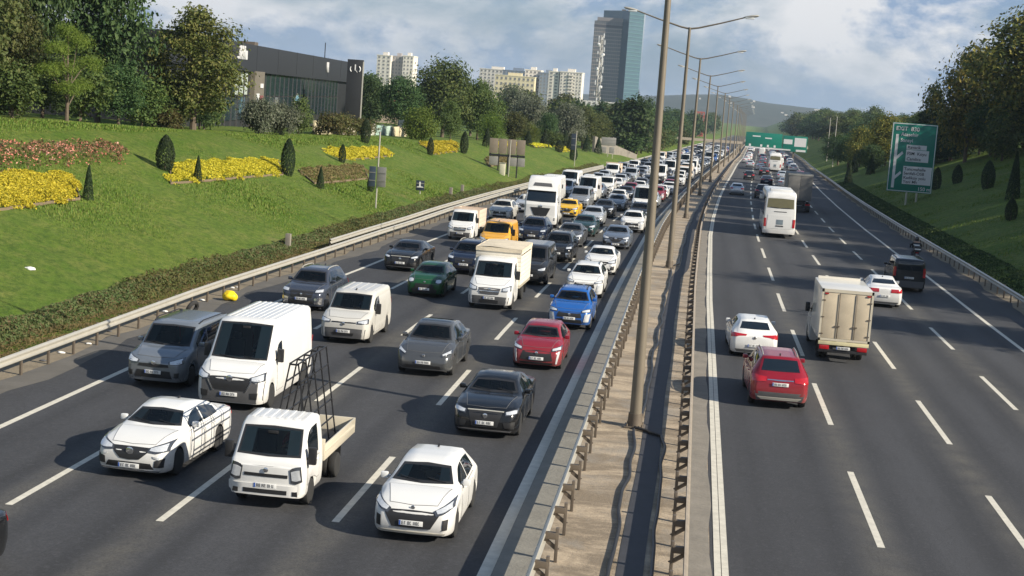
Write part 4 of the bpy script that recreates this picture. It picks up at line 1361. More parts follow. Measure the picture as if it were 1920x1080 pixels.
cv.add(vs, [(j * (n_ + 1) + i, j * (n_ + 1) + i + 1, (j + 1) * (n_ + 1) + i + 1, (j + 1) * (n_ + 1) + i) for j in range(8) for i in range(n_)], 0, True)
cv.box(-cw - .012, cw + .012, c0 - .07, c0 - .055, 2.42, 2.60).box(-cw - .012, cw + .012, c1 + .04, c1 + .06, 2.42, 2.60)
for s_ in (1, -1): cv.box(min(s_ * (cw + .005), s_ * (cw + .02)), max(s_ * (cw + .005), s_ * (cw + .02)), c0 - .06, c1 + .05, 2.46, 2.59)
TM.mb('canvas_top', cv, M_CANVAS)

# box lorry, seen from behind
BM = cab(lcab('box'))
yo = lorry_base(BM, 6.3, 1.9, yr=4.9)
c0, c1, cw, zt, zb_ = 2.3 - yo, 6.3 - yo, .98, 2.86, .86
BM.mb('box_body', MB().box(-cw, cw, c0, c1 - .04, zb_, zt, ch=.04), paint('box_white', (.68, .65, .58), dirt=.35))
fa = MB(); fa.prism([(c0 - 1.0, 2.2), (c0 - .75, 2.62), (c0 + .02, 2.94), (c0 + .02, 2.2)], 'x', -.85, .85)
BM.mb('roof_fairing', fa, paint('box_white', (.68, .65, .58)))
for q in range(3):
    x = -cw + .09 + q * (2 * cw - .18) / 3
    BM.mb('rear_panel', MB().box(x + .012, x + (2 * cw - .18) / 3 - .012, c1 - .05, c1 - .005, zb_ + .10, zt - .14, ch=.008), M_BOXCREAM)
BM.mb('door_frame', MB().box(-cw, cw, c1 - .05, c1 + .012, zt - .12, zt - .0).box(-cw, cw, c1 - .05, c1 + .012, zb_, zb_ + .09)
      .box(-cw, -cw + .08, c1 - .05, c1 + .012, zb_, zt).box(cw - .08, cw, c1 - .05, c1 + .012, zb_, zt), CREAM)
lk = MB()
for x in (-.33, .33):
    lk.tube([(x * .98 - .04, c1 + .02, zb_ + .1), (x * .98 - .04, c1 + .02, zt - .15)], .012, 6)
    lk.box(x - .12, x + .06, c1 + .0, c1 + .035, zb_ + .55, zb_ + .60)
BM.mb('lock_bar', lk, M_GALVD)
for s_ in (1, -1):
    for z in (1.1, 1.75, 2.4): BM.mb('hinge', MB().box(s_ * (cw - .1) - .06, s_ * (cw - .1) + .06, c1 - .0, c1 + .025, z, z + .04), M_GALVD)
BM.mb('reflective_band', MB().box(-cw + .02, cw - .02, c1 - .04, c1 + .03, zb_ - .16, zb_ - .02, ch=.01), M_REFL)
BM.mb('rear_bumper', MB().box(-.92, .92, c1 - .12, c1 + .02, .40, .52, ch=.01), M_DARKST)
for s_ in (1, -1):
    BM.mb('tail_lamp', MB().box(s_ * .72 - .19, s_ * .72 + .19, c1 - .05, c1 + .04, .52, .68, ch=.015), M_RED)
    BM.mb('marker_lamp', MB().box(s_ * .80 - .07, s_ * .80 + .07, c1 - .0, c1 + .03, zt - .20, zt - .15), M_RED)
pm_ = PLATES[2].copy(); pm_.transform(Matrix.Translation((0, c1 + .055, .60)) @ Matrix.Rotation(math.pi, 4, 'Z')); BM.add('number_plate', pm_)

# small delivery lorry with an open cream box behind the cab
DM = cab(lcab('delivery'))
yo = lorry_base(DM, 5.6, 2.0, yr=4.3)
c0, c1, cw = 2.4 - yo, 5.6 - yo, 1.02
M_PINK = plain('pinkish_board', (.58, .46, .36), .7, var=.2)
DM.mb('bed_floor', MB().box(-cw, cw, c0, c1, .78, .88), CREAM)
for s_ in (1, -1):
    for q in range(4): DM.mb('plank', MB().box(min(s_ * cw, s_ * (cw - .04)), max(s_ * cw, s_ * (cw - .04)), c0, c1, .9 + q * .33, .9 + q * .33 + .32, ch=.006), M_PINK)
DM.mb('headboard', MB().box(-cw, cw, c0 - .04, c0, .9, 2.35), M_PINK)
DM.mb('tailboard', MB().box(-cw, cw, c1, c1 + .04, .9, 2.2), M_PINK)

# --- heavy lorry: tall cab and box trailer
a1 = dict(n='heavy', L=2.3, W=2.48, H=3.85, ax=(1.38,), Rw=.5, zl=.34, see=False, step=.1, tw=.3,
          top=[(0, 1.74), (.02, 1.82), (.08, 1.9), (.50, 2.86), (.60, 3.1), (.95, 3.62), (1.3, 3.8), (2.2, 3.82), (2.3, 3.78)], belt=[(0, 1.7), (.1, 1.8), (2.3, 1.85)], wt=[(0, .96), (.1, .95), (.5, .90), (1.0, .86), (2.3, .88)],
          glass=(.08, .50, 2.28, 2.29), pillars=[(.56, 1.4)], wdz=1.35, wbz=.08, doors=[(.4, 1.5, .9)], mirror=(.3, 2.2), rf=.25, rr=.1, wf=.86, wr=.97, round=.08, bx=.985, black_mirror=False, big_mirror=True, wkind='steel', bulge=.01,
          front=[('grille', [(-.74, 1.52), (0, 1.54), (.74, 1.52)], [(-.46, .92), (0, .90), (.46, .92)], M_BLACK, False, dict(off=.02)), ('headlight', [(.66, .80), (1.10, .82)], [(.66, .62), (1.10, .62)], M_LAMP, True, dict(off=.03)),
                 ('bumper', [(-1.18, .88), (0, .90), (1.18, .88)], [(-1.14, .36), (0, .36), (1.14, .36)], None, False, dict(off=.04, painted=True, n=12)), ('lower_intake', [(-.5, .62), (.5, .62)], [(-.5, .46), (.5, .46)], M_BLACK, False, dict(off=.05)),
                 ('roof_lettering_panel', [(-.62, 3.32), (.62, 3.32)], [(-.72, 3.08), (.72, 3.08)], M_GREYP, False, dict(off=.02))], fplate=.52, badge=(1.62, .13))
HM = cab(a1); HM.front = 1.15
HM.mb('sun_visor', MB().prism([(-.78 - .1, 2.78), (-.62 - .1, 2.92), (-.55, 2.92), (-.60, 2.74)], 'x', -1.05, 1.05), PAINT0, -1, True)
for s_ in (1, -1):
    HM.mb('side_fairing', MB().box(min(s_ * 1.10, s_ * 1.20), max(s_ * 1.10, s_ * 1.20), 1.1, 1.7, 1.0, 3.6), PAINT0, -1, True)
    HM.mb('fuel_tank', MB().tube([(s_ * .95, 1.4, .75), (s_ * .95, 2.8, .75)], .3, 12), M_GALV)
hm = MB()
for s_ in (1, -1): hm.box(s_ * .42 - .06, s_ * .42 + .06, .5, 4.9, .7, .95)
HM.mb('chassis', hm, M_BLACK)
ty, rm = wheel_meshes(.5, .3, 'steel')
for s_ in (1, -1):
    i = HM.add('wheel', ty, -1, False, (s_ * 1.05, 3.9, .5)); HM.add('rim', rm, i)
    HM.mb('mudguard', MB().box(s_ * 1.05 - .2, s_ * 1.05 + .2, 3.3, 4.5, 1.04, 1.10), M_BLACK)
HM.mb('coupling_plate', MB().box(-.5, .5, 3.4, 4.4, .95, 1.12, ch=.03), M_DARKST)
# --- coach, seen from behind
cs = dict(n='coach', L=12.0, W=2.5, H=3.55, ax=(2.7, 8.9), Rw=.5, zl=.34, see=False, step=.35, tw=.3, top=[(0, 3.1), (.1, 3.3), (.4, 3.5), (1.0, 3.55), (11.4, 3.55), (11.8, 3.48), (11.95, 3.36), (12.0, 3.2)], belt=[(0, 1.5), (12, 1.6)], wt=[(0, .92), (12, .92)],
          glass=(.05, .4, 11.97, 11.99), rear_glass=False, pillars=[(.5 + 1.42 * i, .5 + 1.42 * i + 1.34) for i in range(8)], wdz=.42, wbz=.08, mirror=(.1, 2.6), big_mirror=True, rf=.3, rr=.28, wf=.86, wr=.9, bx=.99, round=.1, bulge=.0, edge=.12, tail=[(.3, .02), (.9, 0), (2.0, .05), (3.4, .22)],
          rear=[('rear_window', [(-.98, 3.02), (0, 3.05), (.98, 3.02)], [(-1.02, 2.30), (0, 2.28), (1.02, 2.30)], plain('bronze_glass', (.13, .115, .05), .12, var=.25, coat=.6), False, dict(off=.012, n=10, m=5)),
                ('wiper', [(-.75, 2.36), (-.10, 2.33)], [(-.75, 2.32), (-.10, 2.29)], M_BLACK, True, dict(off=.03)),
                ('engine_hatch', [(-.9, 1.75), (.9, 1.75)], [(-.95, .72), (.95, .72)], None, False, dict(painted=True, off=.02)),
                ('tail_lamp', [(1.0, 1.5), (1.18, 1.5)], [(1.0, .85), (1.18, .85)], M_RED, True, dict(off=.02)),
                ('bumper', [(-1.2, .66), (1.2, .66)], [(-1.18, .36), (1.18, .36)], None, False, dict(painted=True, off=.06)),
                ('notice', [(-.28, 1.42), (.22, 1.42)], [(-.28, 1.05), (.22, 1.05)], plain('notice_grey', (.16, .2, .23), .5), False, dict(off=.035)),
                ('notice', [(-.32, .98), (.26, .98)], [(-.32, .88), (.26, .88)], M_GREYP, False, dict(off=.035)),
                ('lettering_band', [(-.50, 2.06), (.46, 2.05)], [(-.50, 2.00), (.46, 1.99)], M_GREYP, False, dict(off=.012))])
CM = car(cs); CM.front = 6.0
CM.mb('roof_unit', MB().box(-.85, .85, 2.8, 4.9, 3.5, 3.72, ch=.06), PAINT0, -1, True)
MD['coach'] = CM

# --- dark box trailer, seen from behind
RM = Model(); RM.spec = dict(L=14.0); RM.front = 7.0
M_TRAIL = plain('grey_tarpaulin', (.17, .165, .155), .7, var=.2)
RM.mb('trailer_box', MB().box(-1.25, 1.25, -3.5, 6.96, 1.2, 3.9, ch=.02), M_TRAIL)
for s_ in (1, -1): RM.mb('rear_door', MB().box(min(s_ * .01, s_ * 1.19), max(s_ * .01, s_ * 1.19), 6.95, 7.0, 1.28, 3.74, ch=.01), M_TRAIL)
RM.mb('door_frame', MB().box(-1.27, 1.27, 6.93, 7.02, 3.76, 3.96), M_GALV)
RM.mb('rear_bumper', MB().box(-1.2, 1.2, 6.8, 6.95, .5, .66), M_DARKST)
RM.mb('mudflap', MB().box(-1.2, -.7, 6.5, 6.52, .25, .9).box(.7, 1.2, 6.5, 6.52, .25, .9), M_BLACK)
for s_ in (1, -1): RM.mb('tail_lamp', MB().box(s_ * .95 - .25, s_ * .95 + .25, 6.9, 6.98, .75, .92), M_RED)
RM.mb('chassis', MB().box(-.5, .5, -6.5, 6.8, .75, 1.15), M_BLACK)
RM.mb('cab', MB().box(-1.22, 1.22, -7.0, -4.7, .5, 3.6, ch=.12), paint('darkcab', (.05, .05, .06)))
for s_ in (1, -1):
    for y in (-6.0, 3.2, 4.5, 5.8):
        i = RM.add('wheel', ty, -1, False, (s_ * 1.05, y, .5)); RM.add('rim', rm, i)

# --- people: one continuous body, grown round a jointed skeleton
M_SKIN = plain('skin', (.42, .25, .17), .55, var=.05)
M_HAIR = plain('dark_hair', (.02, .016, .012), .7)


def person_mesh(name, J, mats, split):
    """J: joints {name: (pos, radius, parent)}; split(v) -> material index"""
    me = bpy.data.meshes.new(name)
    names = list(J)
    me.from_pydata([J[n][0] for n in names], [(names.index(J[n][2]), i) for i, n in enumerate(names) if J[n][2]], [])
    o = bpy.data.objects.new(name + '_tmp', me); COL.objects.link(o)
    o.modifiers.new('skin', 'SKIN')
    if not me.skin_vertices: bpy.context.view_layer.objects.active = o; o.select_set(True); bpy.ops.mesh.customdata_skin_add()
    for i, n in enumerate(names):
        r_ = J[n][1]; me.skin_vertices[0].data[i].radius = r_ if hasattr(r_, '__len__') else (r_, r_)
    me.skin_vertices[0].data[0].use_root = True
    sb = o.modifiers.new('sub', 'SUBSURF'); sb.levels = 2; sb.render_levels = 2
    dg = bpy.context.evaluated_depsgraph_get()
    new = bpy.data.meshes.new_from_object(o.evaluated_get(dg))
    new.name = name
    bpy.data.objects.remove(o); new.materials.clear()
    for m_ in mats: new.materials.append(m_)
    for p in new.polygons:
        p.use_smooth = True; p.material_index = split(p.center)
    return new


def seated(shirt, seed=0):
    """driver with both hands on the wheel, facing -y; origin on the seat cushion"""
    J = {'pelvis': ((0, 0, .12), (.17, .13), None), 'waist': ((0, .02, .28), (.15, .11), 'pelvis'), 'chest': ((0, .05, .48), (.18, .12), 'waist'), 'neck': ((0, .05, .64), .055, 'chest'),
         'head': ((0, .03, .74), (.075, .09), 'neck'), 'crown': ((0, .03, .86), (.07, .085), 'head')}
    for s_, t_ in ((1, 'r'), (-1, 'l')):
        J['sh' + t_] = ((s_ * .19, .05, .56), .075, 'chest'); J['el' + t_] = ((s_ * .25, -.16, .36), .05, 'sh' + t_); J['wr' + t_] = ((s_ * .17, -.42, .38), .036, 'el' + t_)
        J['pa' + t_] = ((s_ * .165, -.49, .40), (.045, .028), 'wr' + t_)
        for q in range(4): J['f%d%s' % (q, t_)] = ((s_ * (.13 + .024 * q), -.555 + .006 * abs(q - 1.5), .395 - .01 * q), .011, 'pa' + t_)
        J['th' + t_] = ((s_ * .10, -.46, .44), .013, 'pa' + t_)
        J['hip' + t_] = ((s_ * .10, -.05, .10), .10, 'pelvis'); J['kn' + t_] = ((s_ * .16, -.46, .16), .07, 'hip' + t_); J['an' + t_] = ((s_ * .15, -.66, -.22), .045, 'kn' + t_); J['toe' + t_] = ((s_ * .15, -.84, -.26), .04, 'an' + t_)
    tro = plain('dark_trousers', (.03, .035, .05), .8)
    def split(c):
        if c.z > .60: return 2 if (c.z > .845 or (c.z > .72 and c.y > .06)) else 1
        if c.y < -.40 and c.z > .3: return 1
        return 3 if c.z < .2 else 0
    return person_mesh('person', J, [shirt, M_SKIN, M_HAIR, tro], split)


def face_bits(o, z=.77, y=-.065):
    """nose, eyes and mouth of a figure facing -y"""
    b = MB()
    b.prism([(y - .022, z - .02), (y + .03, z + .03), (y + .03, z - .025)], 'x', -.012, .012, 0)
    for s_ in (1, -1): b.box(s_ * .03 - .013, s_ * .03 + .013, y - .006, y + .02, z + .022, z + .034, 1)
    b.box(-.025, .025, y - .004, y + .02, z - .056, z - .046, 2)
    for s_ in (1, -1): b.box(s_ * .078 - .008, s_ * .078 + .008, .01, .045, z - .02, z + .03, 0)
    return b.build('face', [M_SKIN, M_HAIR, plain('lips', (.3, .12, .1), .5)], o)


# --- motorcycle with rider, seen from behind
def motorcycle():
    M = Model()
    ty, rm = wheel_meshes(.31, .13)
    for y in (-.68, .70):
        i = M.add('wheel', ty, -1, False, (0, y, .31)); M.add('rim', rm, i)
    M.mb('frame', MB().tube([(0, -.68, .31), (0, -.5, .75), (0, -.42, .98)], .045, 8).tube([(0, -.42, .85), (0, .1, .5), (0, .7, .31)], .05, 8).box(-.16, .16, -.3, .2, .28, .58, ch=.05), M_BLACK)
    M.mb('fuel_tank', MB().box(-.15, .15, -.38, .05, .72, .98, ch=.09), paint('moto_dark', (.02, .022, .03)))
    M.mb('seat', MB().box(-.14, .14, .02, .62, .76, .86, ch=.04), M_BLACK)
    M.mb('handlebar', MB().tube([(-.38, -.28, 1.06), (-.2, -.40, 1.04), (.2, -.40, 1.04), (.38, -.28, 1.06)], .018, 6), M_BLACK)
    M.mb('windshield', MB().prism([(-.52, 1.0), (-.42, 1.4), (-.40, 1.4), (-.50, 1.0)], 'x', -.2, .2), M_GLASS)
    M.mb('top_box', MB().box(-.24, .24, .62, .98, .92, 1.24, ch=.05), M_BLACK)
    M.mb('reflective_panel', MB().box(-.2, .2, .975, .987, 1.02, 1.10), M_WHITEP)
    M.mb('tail_lamp', MB().box(-.1, .1, .78, .84, .78, .84), M_RED)
    pm2 = PLATES[1].copy(); pm2.transform(Matrix.Translation((0, .9, .66)) @ Matrix.Rotation(math.pi, 4, 'Z') @ Matrix.Scale(.45, 4)); M.add('number_plate', pm2)
    for s_ in (1, -1): M.mb('mirror', MB().bar((s_ * .28, -.34, 1.06), (s_ * .34, -.38, 1.26), .015).box(s_ * .34 - .06, s_ * .34 + .06, -.40, -.37, 1.24, 1.31, ch=.01), M_BLACK)
    M.mb('exhaust', MB().tube([(.16, .0, .35), (.2, .4, .38), (.2, .85, .46)], .045, 8), M_CHR)
    return M


def rider_mesh():
    J = {'pelvis': ((0, .28, .95), (.17, .14), None), 'waist': ((0, .26, 1.12), (.16, .12), 'pelvis'), 'chest': ((0, .16, 1.34), (.20, .14), 'waist'), 'neck': ((0, .10, 1.50), .06, 'chest'), 'head': ((0, .06, 1.60), (.08, .09), 'neck'), 'crown': ((0, .06, 1.70), .08, 'head')}
    for s_, t_ in ((1, 'r'), (-1, 'l')):
        J['sh' + t_] = ((s_ * .22, .14, 1.42), .085, 'chest'); J['el' + t_] = ((s_ * .36, -.06, 1.22), .06, 'sh' + t_); J['wr' + t_] = ((s_ * .35, -.24, 1.10), .04, 'el' + t_); J['pa' + t_] = ((s_ * .34, -.30, 1.08), .04, 'wr' + t_)
        for q in range(4): J['f%d%s' % (q, t_)] = ((s_ * (.30 + .025 * q), -.34, 1.05), .014, 'pa' + t_)
        J['hip' + t_] = ((s_ * .12, .22, .92), .11, 'pelvis'); J['kn' + t_] = ((s_ * .22, -.16, .78), .075, 'hip' + t_); J['an' + t_] = ((s_ * .22, .12, .36), .05, 'kn' + t_); J['toe' + t_] = ((s_ * .22, -.08, .31), .045, 'an' + t_)
    jac = plain('dark_jacket', (.02, .022, .028), .7); ref = plain('pale_band', (.6, .62, .62), .5)
    def split(c):
        if c.z > 1.47: return 2
        if c.y < -.27 and c.z > .95: return 3
        if 1.24 < c.z < 1.31 and c.y > .18: return 1
        return 0 if c.z > .98 else 4
    return person_mesh('person', J, [jac, ref, M_SKIN, M_BLACK, plain('rider_trousers', (.04, .045, .06), .8)], split)

# ------------------------------------------------------------------ traffic
PC = dict(white=(.53, .53, .52), warm=(.52, .51, .475), black=(.006, .007, .009), navy=(.01, .017, .04), slate=(.055, .065, .09), silver=(.34, .36, .38), grey=(.10, .105, .11), dgrey=(.04, .042, .046), red=(.25, .008, .022), blue=(.010, .115, .42), green=(.012, .075, .025),
          teal=(.02, .06, .06), yellow=(.72, .42, .0), orange=(.66, .33, .03), pale=(.50, .53, .56), bluegrey=(.16, .20, .26), steel=(.20, .225, .255))
METAL = {'silver': .5, 'grey': .5, 'dgrey': .5, 'slate': .4, 'teal': .4, 'green': .25, 'red': .2, 'blue': .3, 'navy': .3, 'bluegrey': .45, 'pale': .4, 'steel': .45}


def P(c): return paint(c, PC[c], METAL.get(c, 0.0), dirt=.06 if max(PC[c]) < .2 else .22)


def place(model, name, label, cat, x, y, c=None, back=False, group=None, skip=(), dx=0.0):
    """x, y: where the end that faces us stands on the road"""
    M = MD[model] if isinstance(model, str) else model
    half = getattr(M, 'front', None) or M.spec['L'] / 2
    if back: half = (M.spec.get('tot') or M.spec['L']) - half if model in (BM,) else half
    x0 = x - float(sh(x, y)); yc = y + half
    a = -heading(x0, yc)
    z = float(zr(yc)) + (-.245 if x0 < -3 else .003)
    pitch = math.atan2(float(zr(yc + 2)) - float(zr(yc - 2)), 4)
    t = M.put(name, label, cat, (x + math.sin(-a) * half, yc, z), a + (math.pi if back else 0) + R(dx), P(c) if c else None, group, skip)
    if abs(pitch) > 1e-5: t.rotation_euler[0] = -pitch if back else pitch
    return t


GJ = 'vehicles in the jam coming towards us'
GF = 'vehicles driving away on the free carriageway'
T = {}
T['hatch'] = place('hatch', 'car', 'white hatchback with a wide black grille, foremost car beside the median', 'car', -5.35, 31.3, 'white', group=GJ)
T['flatbed'] = place(KM, 'flatbed_truck', 'small white flatbed truck carrying a tall black steel rack behind its cab', 'truck', -8.95, 32.7, 'white', group=GJ)
T['sedan'] = place('sedan', 'car', 'white sedan with the shadow of a rack striping its doors', 'car', -12.50, 34.0, 'white', group=GJ, dx=-3)
T['exec'] = place('exec', 'car', 'black sedan with a broad framed grille, behind the foremost white hatchback', 'car', -5.25, 41.8, 'black', group=GJ)
T['van'] = place('large_van', 'van', 'tall white panel van with ribbed roof and dark grey bumper', 'van', -12.78, 42.2, 'white', group=GJ)
T['mpv'] = place('mpv', 'car', 'silver-blue people carrier with roof rails, between the tall white van and the guard rail', 'car', -15.7, 44.2, 'steel', group=GJ, dx=-2)
T['ev'] = place('crossover', 'car', 'grey crossover with smooth nose and glass roof, alone in its lane', 'car', -8.52, 50.1, 'grey', group=GJ)
T['svan'] = place('small_van', 'van', 'small white panel van with dark bumper and windowless sides', 'van', -12.42, 55.0, 'warm', group=GJ)
T['red'] = place('hatch_b', 'car', 'red hatchback with tusk-shaped lights, in the lane beside the median', 'car', -5.02, 53.3, 'red', group=GJ)
T['blue'] = place('suv', 'car', 'bright blue sport utility car beside the median', 'car', -4.72, 63.4, 'blue', group=GJ)
place('suv_c', 'car', 'slate grey sport utility car with sunlight on its lamp, near the guard rail', 'car', -15.85, 61.9, 'slate', group=GJ)
place('mini', 'car', 'dark green hatchback with round lamps in the middle of the jam', 'car', -12.0, 69.5, 'green', group=GJ)
T['stake'] = place(TM, 'stake_truck', 'white truck with cream slatted sides and a pale canvas top', 'truck', -8.66, 67.3, 'white', group=GJ)
place('exec', 'car', 'black sedan in the outermost lane, ahead of the white truck with pinkish boards', 'car', -14.92, 78.5, 'black', group=GJ)
place('suv_c', 'car', 'dark navy car partly hidden by the canvas-topped truck', 'car', -11.7, 79.4, 'navy', group=GJ)
place('people_van', 'van', 'dark grey people van directly behind the canvas-topped truck', 'van', -8.05, 77.5, 'dgrey', group=GJ)
place('suv', 'car', 'white sport utility car right behind the bright blue one', 'car', -4.9, 74.0, 'white', group=GJ)
place('sedan', 'car', 'white sedan following two cars behind the bright blue one', 'car', -4.84, 84.7, 'white', group=GJ)
place('suv_c', 'car', 'black sport utility car right of the dark grey people van', 'car', -7.72, 89.4, 'black', group=GJ)
place('sedan', 'car', 'grey sedan with a bright lamp, behind the black sport utility car', 'car', -7.85, 99.5, 'grey', group=GJ)
place('sedan', 'car', 'blue-grey sedan in the median lane, behind two white cars', 'car', -4.82, 100.7, 'bluegrey', group=GJ)
place('suv', 'car', 'white car alone in the median lane beside the nearest lamp post in view', 'car', -4.42, 115.6, 'white', group=GJ)
place('sedan', 'car', 'dark teal sedan behind the grey sedan with the bright lamp', 'car', -7.6, 108.4, 'teal', group=GJ)
place('hatch', 'car', 'pale silver hatchback right of the yellow taxi', 'car', -7.72, 119.2, 'pale', group=GJ)
TX = place('sedan', 'taxi', 'yellow taxi beside the tall white tractor truck', 'taxi', -10.3, 126.5, 'yellow', group=GJ)
place(HM, 'tractor_truck', 'tall white tractor truck with a black grille', 'truck', -11.16, 113.0, 'white', group=GJ)
DT = place(DM, 'delivery_truck', 'small white truck with pinkish board sides, next to the guard rail', 'truck', -14.8, 97.7, 'white', group=GJ)
place('suv', 'car', 'white car between the guard rail and the tall tractor truck', 'car', -14.6, 116.3, 'warm', group=GJ)
place('small_van', 'van', 'orange van showing only its roof and windscreen above the canvas-topped truck', 'van', -11.75, 91.5, 'orange', group=GJ)
place('suv_c', 'car', 'navy car squeezed between the orange van and the tall tractor truck', 'car', -10.3, 99.5, 'navy', group=GJ)
place('people_van', 'van', 'grey people van behind the yellow taxi', 'van', -10.35, 139.5, 'silver', group=GJ)
place('exec', 'car', 'black sedan cut by the lower left edge, only its front corner showing', 'car', -13.42, 22.6, 'black', group=GJ)
place('sedan', 'car', 'black sedan behind the pale silver hatchback', 'car', -7.53, 130.2, 'black', group=GJ)
place('hatch_b', 'car', 'light grey hatchback behind the black sedan with pale hatchback ahead', 'car', -7.05, 141.4, 'silver', group=GJ)
DT.scale = (.86, .86, .86)
# the taxi's roof lamp
p_ = MD['sedan'].S.hit('T', 0, -.05)[0]
MB().box(-.2, .2, -.16, -.02, p_.z - .005, p_.z + .11, ch=.02).build('roof_sign', M_WHITEP, TX)

place('suv_c', 'car', 'dark red sport utility car with silver skid plate, nearest on the free carriageway', 'car', 3.2, 48.9, 'red', True, GF, dx=2)
place('hatch_r', 'car', 'white hatchback just ahead of the dark red sport utility car', 'car', 2.74, 58.8, 'white', True, GF, dx=2)
BM.spec = dict(BM.spec); 
tb = BM.put('box_truck', 'cream box truck with three rear panels and red lamps', 'truck', (6.22, 59.5 + 6.3 - 1.175, 0.003), math.pi, P('warm'), GF)
place('sedan', 'car', 'white sedan ahead of the cream box truck, near the shaded lane', 'car', 10.05, 78.8, 'white', True, GF)
place('mpv', 'car', 'dark grey people carrier in the shaded outer lane', 'car', 12.36, 87.3, 'dgrey', True, GF)
place('coach', 'coach', 'white coach with a wide bronze rear window', 'coach', 6.72, 119.1, 'white', True, GF)
place(RM, 'trailer_truck', 'dark grey box trailer truck right of the white coach', 'truck', 10.75, 159.5, None, True, GF)
MM = motorcycle()
MM.spec = dict(L=2.0); mt = place(MM, 'motorcycle', 'dark motorcycle with a top box on the shaded hard shoulder', 'motorcycle', 15.25, 105.0, None, True)
rd = link('person', rider_mesh(), None, mt.location.copy()); rd.rotation_euler = mt.rotation_euler.copy()
tag(rd, 'person in dark jacket and helmet riding the motorcycle', 'person')
MB().lathe([(.03, 1.86), (.10, 1.83), (.145, 1.74), (.15, 1.64), (.13, 1.56), (.09, 1.53)], 'z', (0, .05, 0), 14).build('helmet', paint('helmet', (.03, .03, .035)), rd)
for (m, lab, x, y, c) in (('hatch_b', 'silver hatchback driving away beside the median, in the band of shade', 5.19, 188.4, 'pale'), ('suv_c', 'dark car left of the white coach, in the shade', 8.12, 184.4, 'dgrey'),
                          ('sedan', 'white car ahead of the dark box trailer, beside it', 12.8, 223.4, 'white'), ('sedan', 'dark sedan ahead of the coach, second from it in the middle lane', 10.48, 228.6, 'navy'),
                          ('suv', 'white car far up the outer lane, close to the gantry post', 19.3, 311, 'white'), ('hatch', 'dark car by the median far ahead of the silver hatchback', 8.51, 246.6, 'dgrey'), ('hatch', 'pale car by the median far ahead, near the gantry', 11.23, 326, 'pale')):
    place(m, 'car', lab, 'car', x, y, c, True, GF)
place('coach', 'coach', 'distant coach with a dark rear window, small under the gantry sign', 'coach', 15.4, 307, 'white', True, GF)

# drivers seen through the windscreens of the nearest vehicles
DRV = [('hatch', 'person in a pale blue shirt driving the foremost white hatchback', (.32, .38, .48)), ('flatbed', 'person in a red top at the wheel of the flatbed truck', (.42, .05, .05)),
       ('exec', 'person in a grey shirt driving the black sedan with the framed grille', (.22, .22, .24)), ('van', 'person in a dark top driving the tall white panel van', (.05, .05, .07)),
       ('sedan', 'person in a white shirt driving the white sedan striped by shadow', (.55, .55, .53)), ('ev', 'person in a black jacket driving the grey crossover', (.03, .03, .035)),
       ('red', 'person in a beige top driving the red hatchback', (.45, .38, .28)), ('svan', 'person in a navy top driving the small white panel van', (.03, .04, .09)),
       ('stake', 'person in a green shirt at the wheel of the canvas-topped truck', (.08, .14, .08)), ('mpv', 'person in a brown jacket driving the silver-blue people carrier', (.12, .08, .05)), ('blue', 'person in a yellow top driving the bright blue car', (.5, .4, .08))]
for i, (k, lab, c) in enumerate(DRV):
    t = T[k]
    M = {'hatch': MD['hatch'], 'flatbed': KM, 'exec': MD['exec'], 'van': MD['large_van'], 'sedan': MD['sedan'], 'ev': MD['crossover'], 'red': MD['hatch_b'], 'svan': MD['small_van'], 'stake': TM, 'mpv': MD['mpv'], 'blue': MD['suv']}[k]
    sp_ = M.spec
    sy = sp_.get('seat_y', sp_['glass'][1] + .35) - sp_['L'] / 2; sz = sp_.get('seat_z', sp_['H'] - .98)
    loc = Matrix.Translation(t.location) @ Matrix.Rotation(t.rotation_euler[2], 4, 'Z') @ Vector((sp_['W'] * .21, sy - .1, sz - .06))
    o = link('person', seated(plain('shirt_%d' % i, c, .8)), None, loc, t.rotation_euler[2])
    tag(o, lab, 'person', 'drivers behind their windscreens')
    face_bits(o)
# a sheet of paper left on two dashboards
for k, M, lab in (('van', MD['large_van'], 'white paper lying on the dashboard of the tall white van'), ('svan', MD['small_van'], 'white paper lying on the dashboard of the small white van')):
    t = T[k]; sp_ = M.spec
    yi = sp_['glass'][0] - sp_['L'] / 2; z = float(M.S.ztop(sp_['glass'][0]))
    loc = Matrix.Translation(t.location) @ Matrix.Rotation(t.rotation_euler[2], 4, 'Z') @ Vector((-.05, yi + .3, z + .0))
    o = MB().box(-.2, .2, -.1, .1, 0, .012).bar((-.15, .0, .02), (.1, .03, .05), .18, .006).build('paper_sheet', M_WHITEP, None, loc); o.rotation_euler[2] = t.rotation_euler[2]
    tag(o, lab, 'paper')

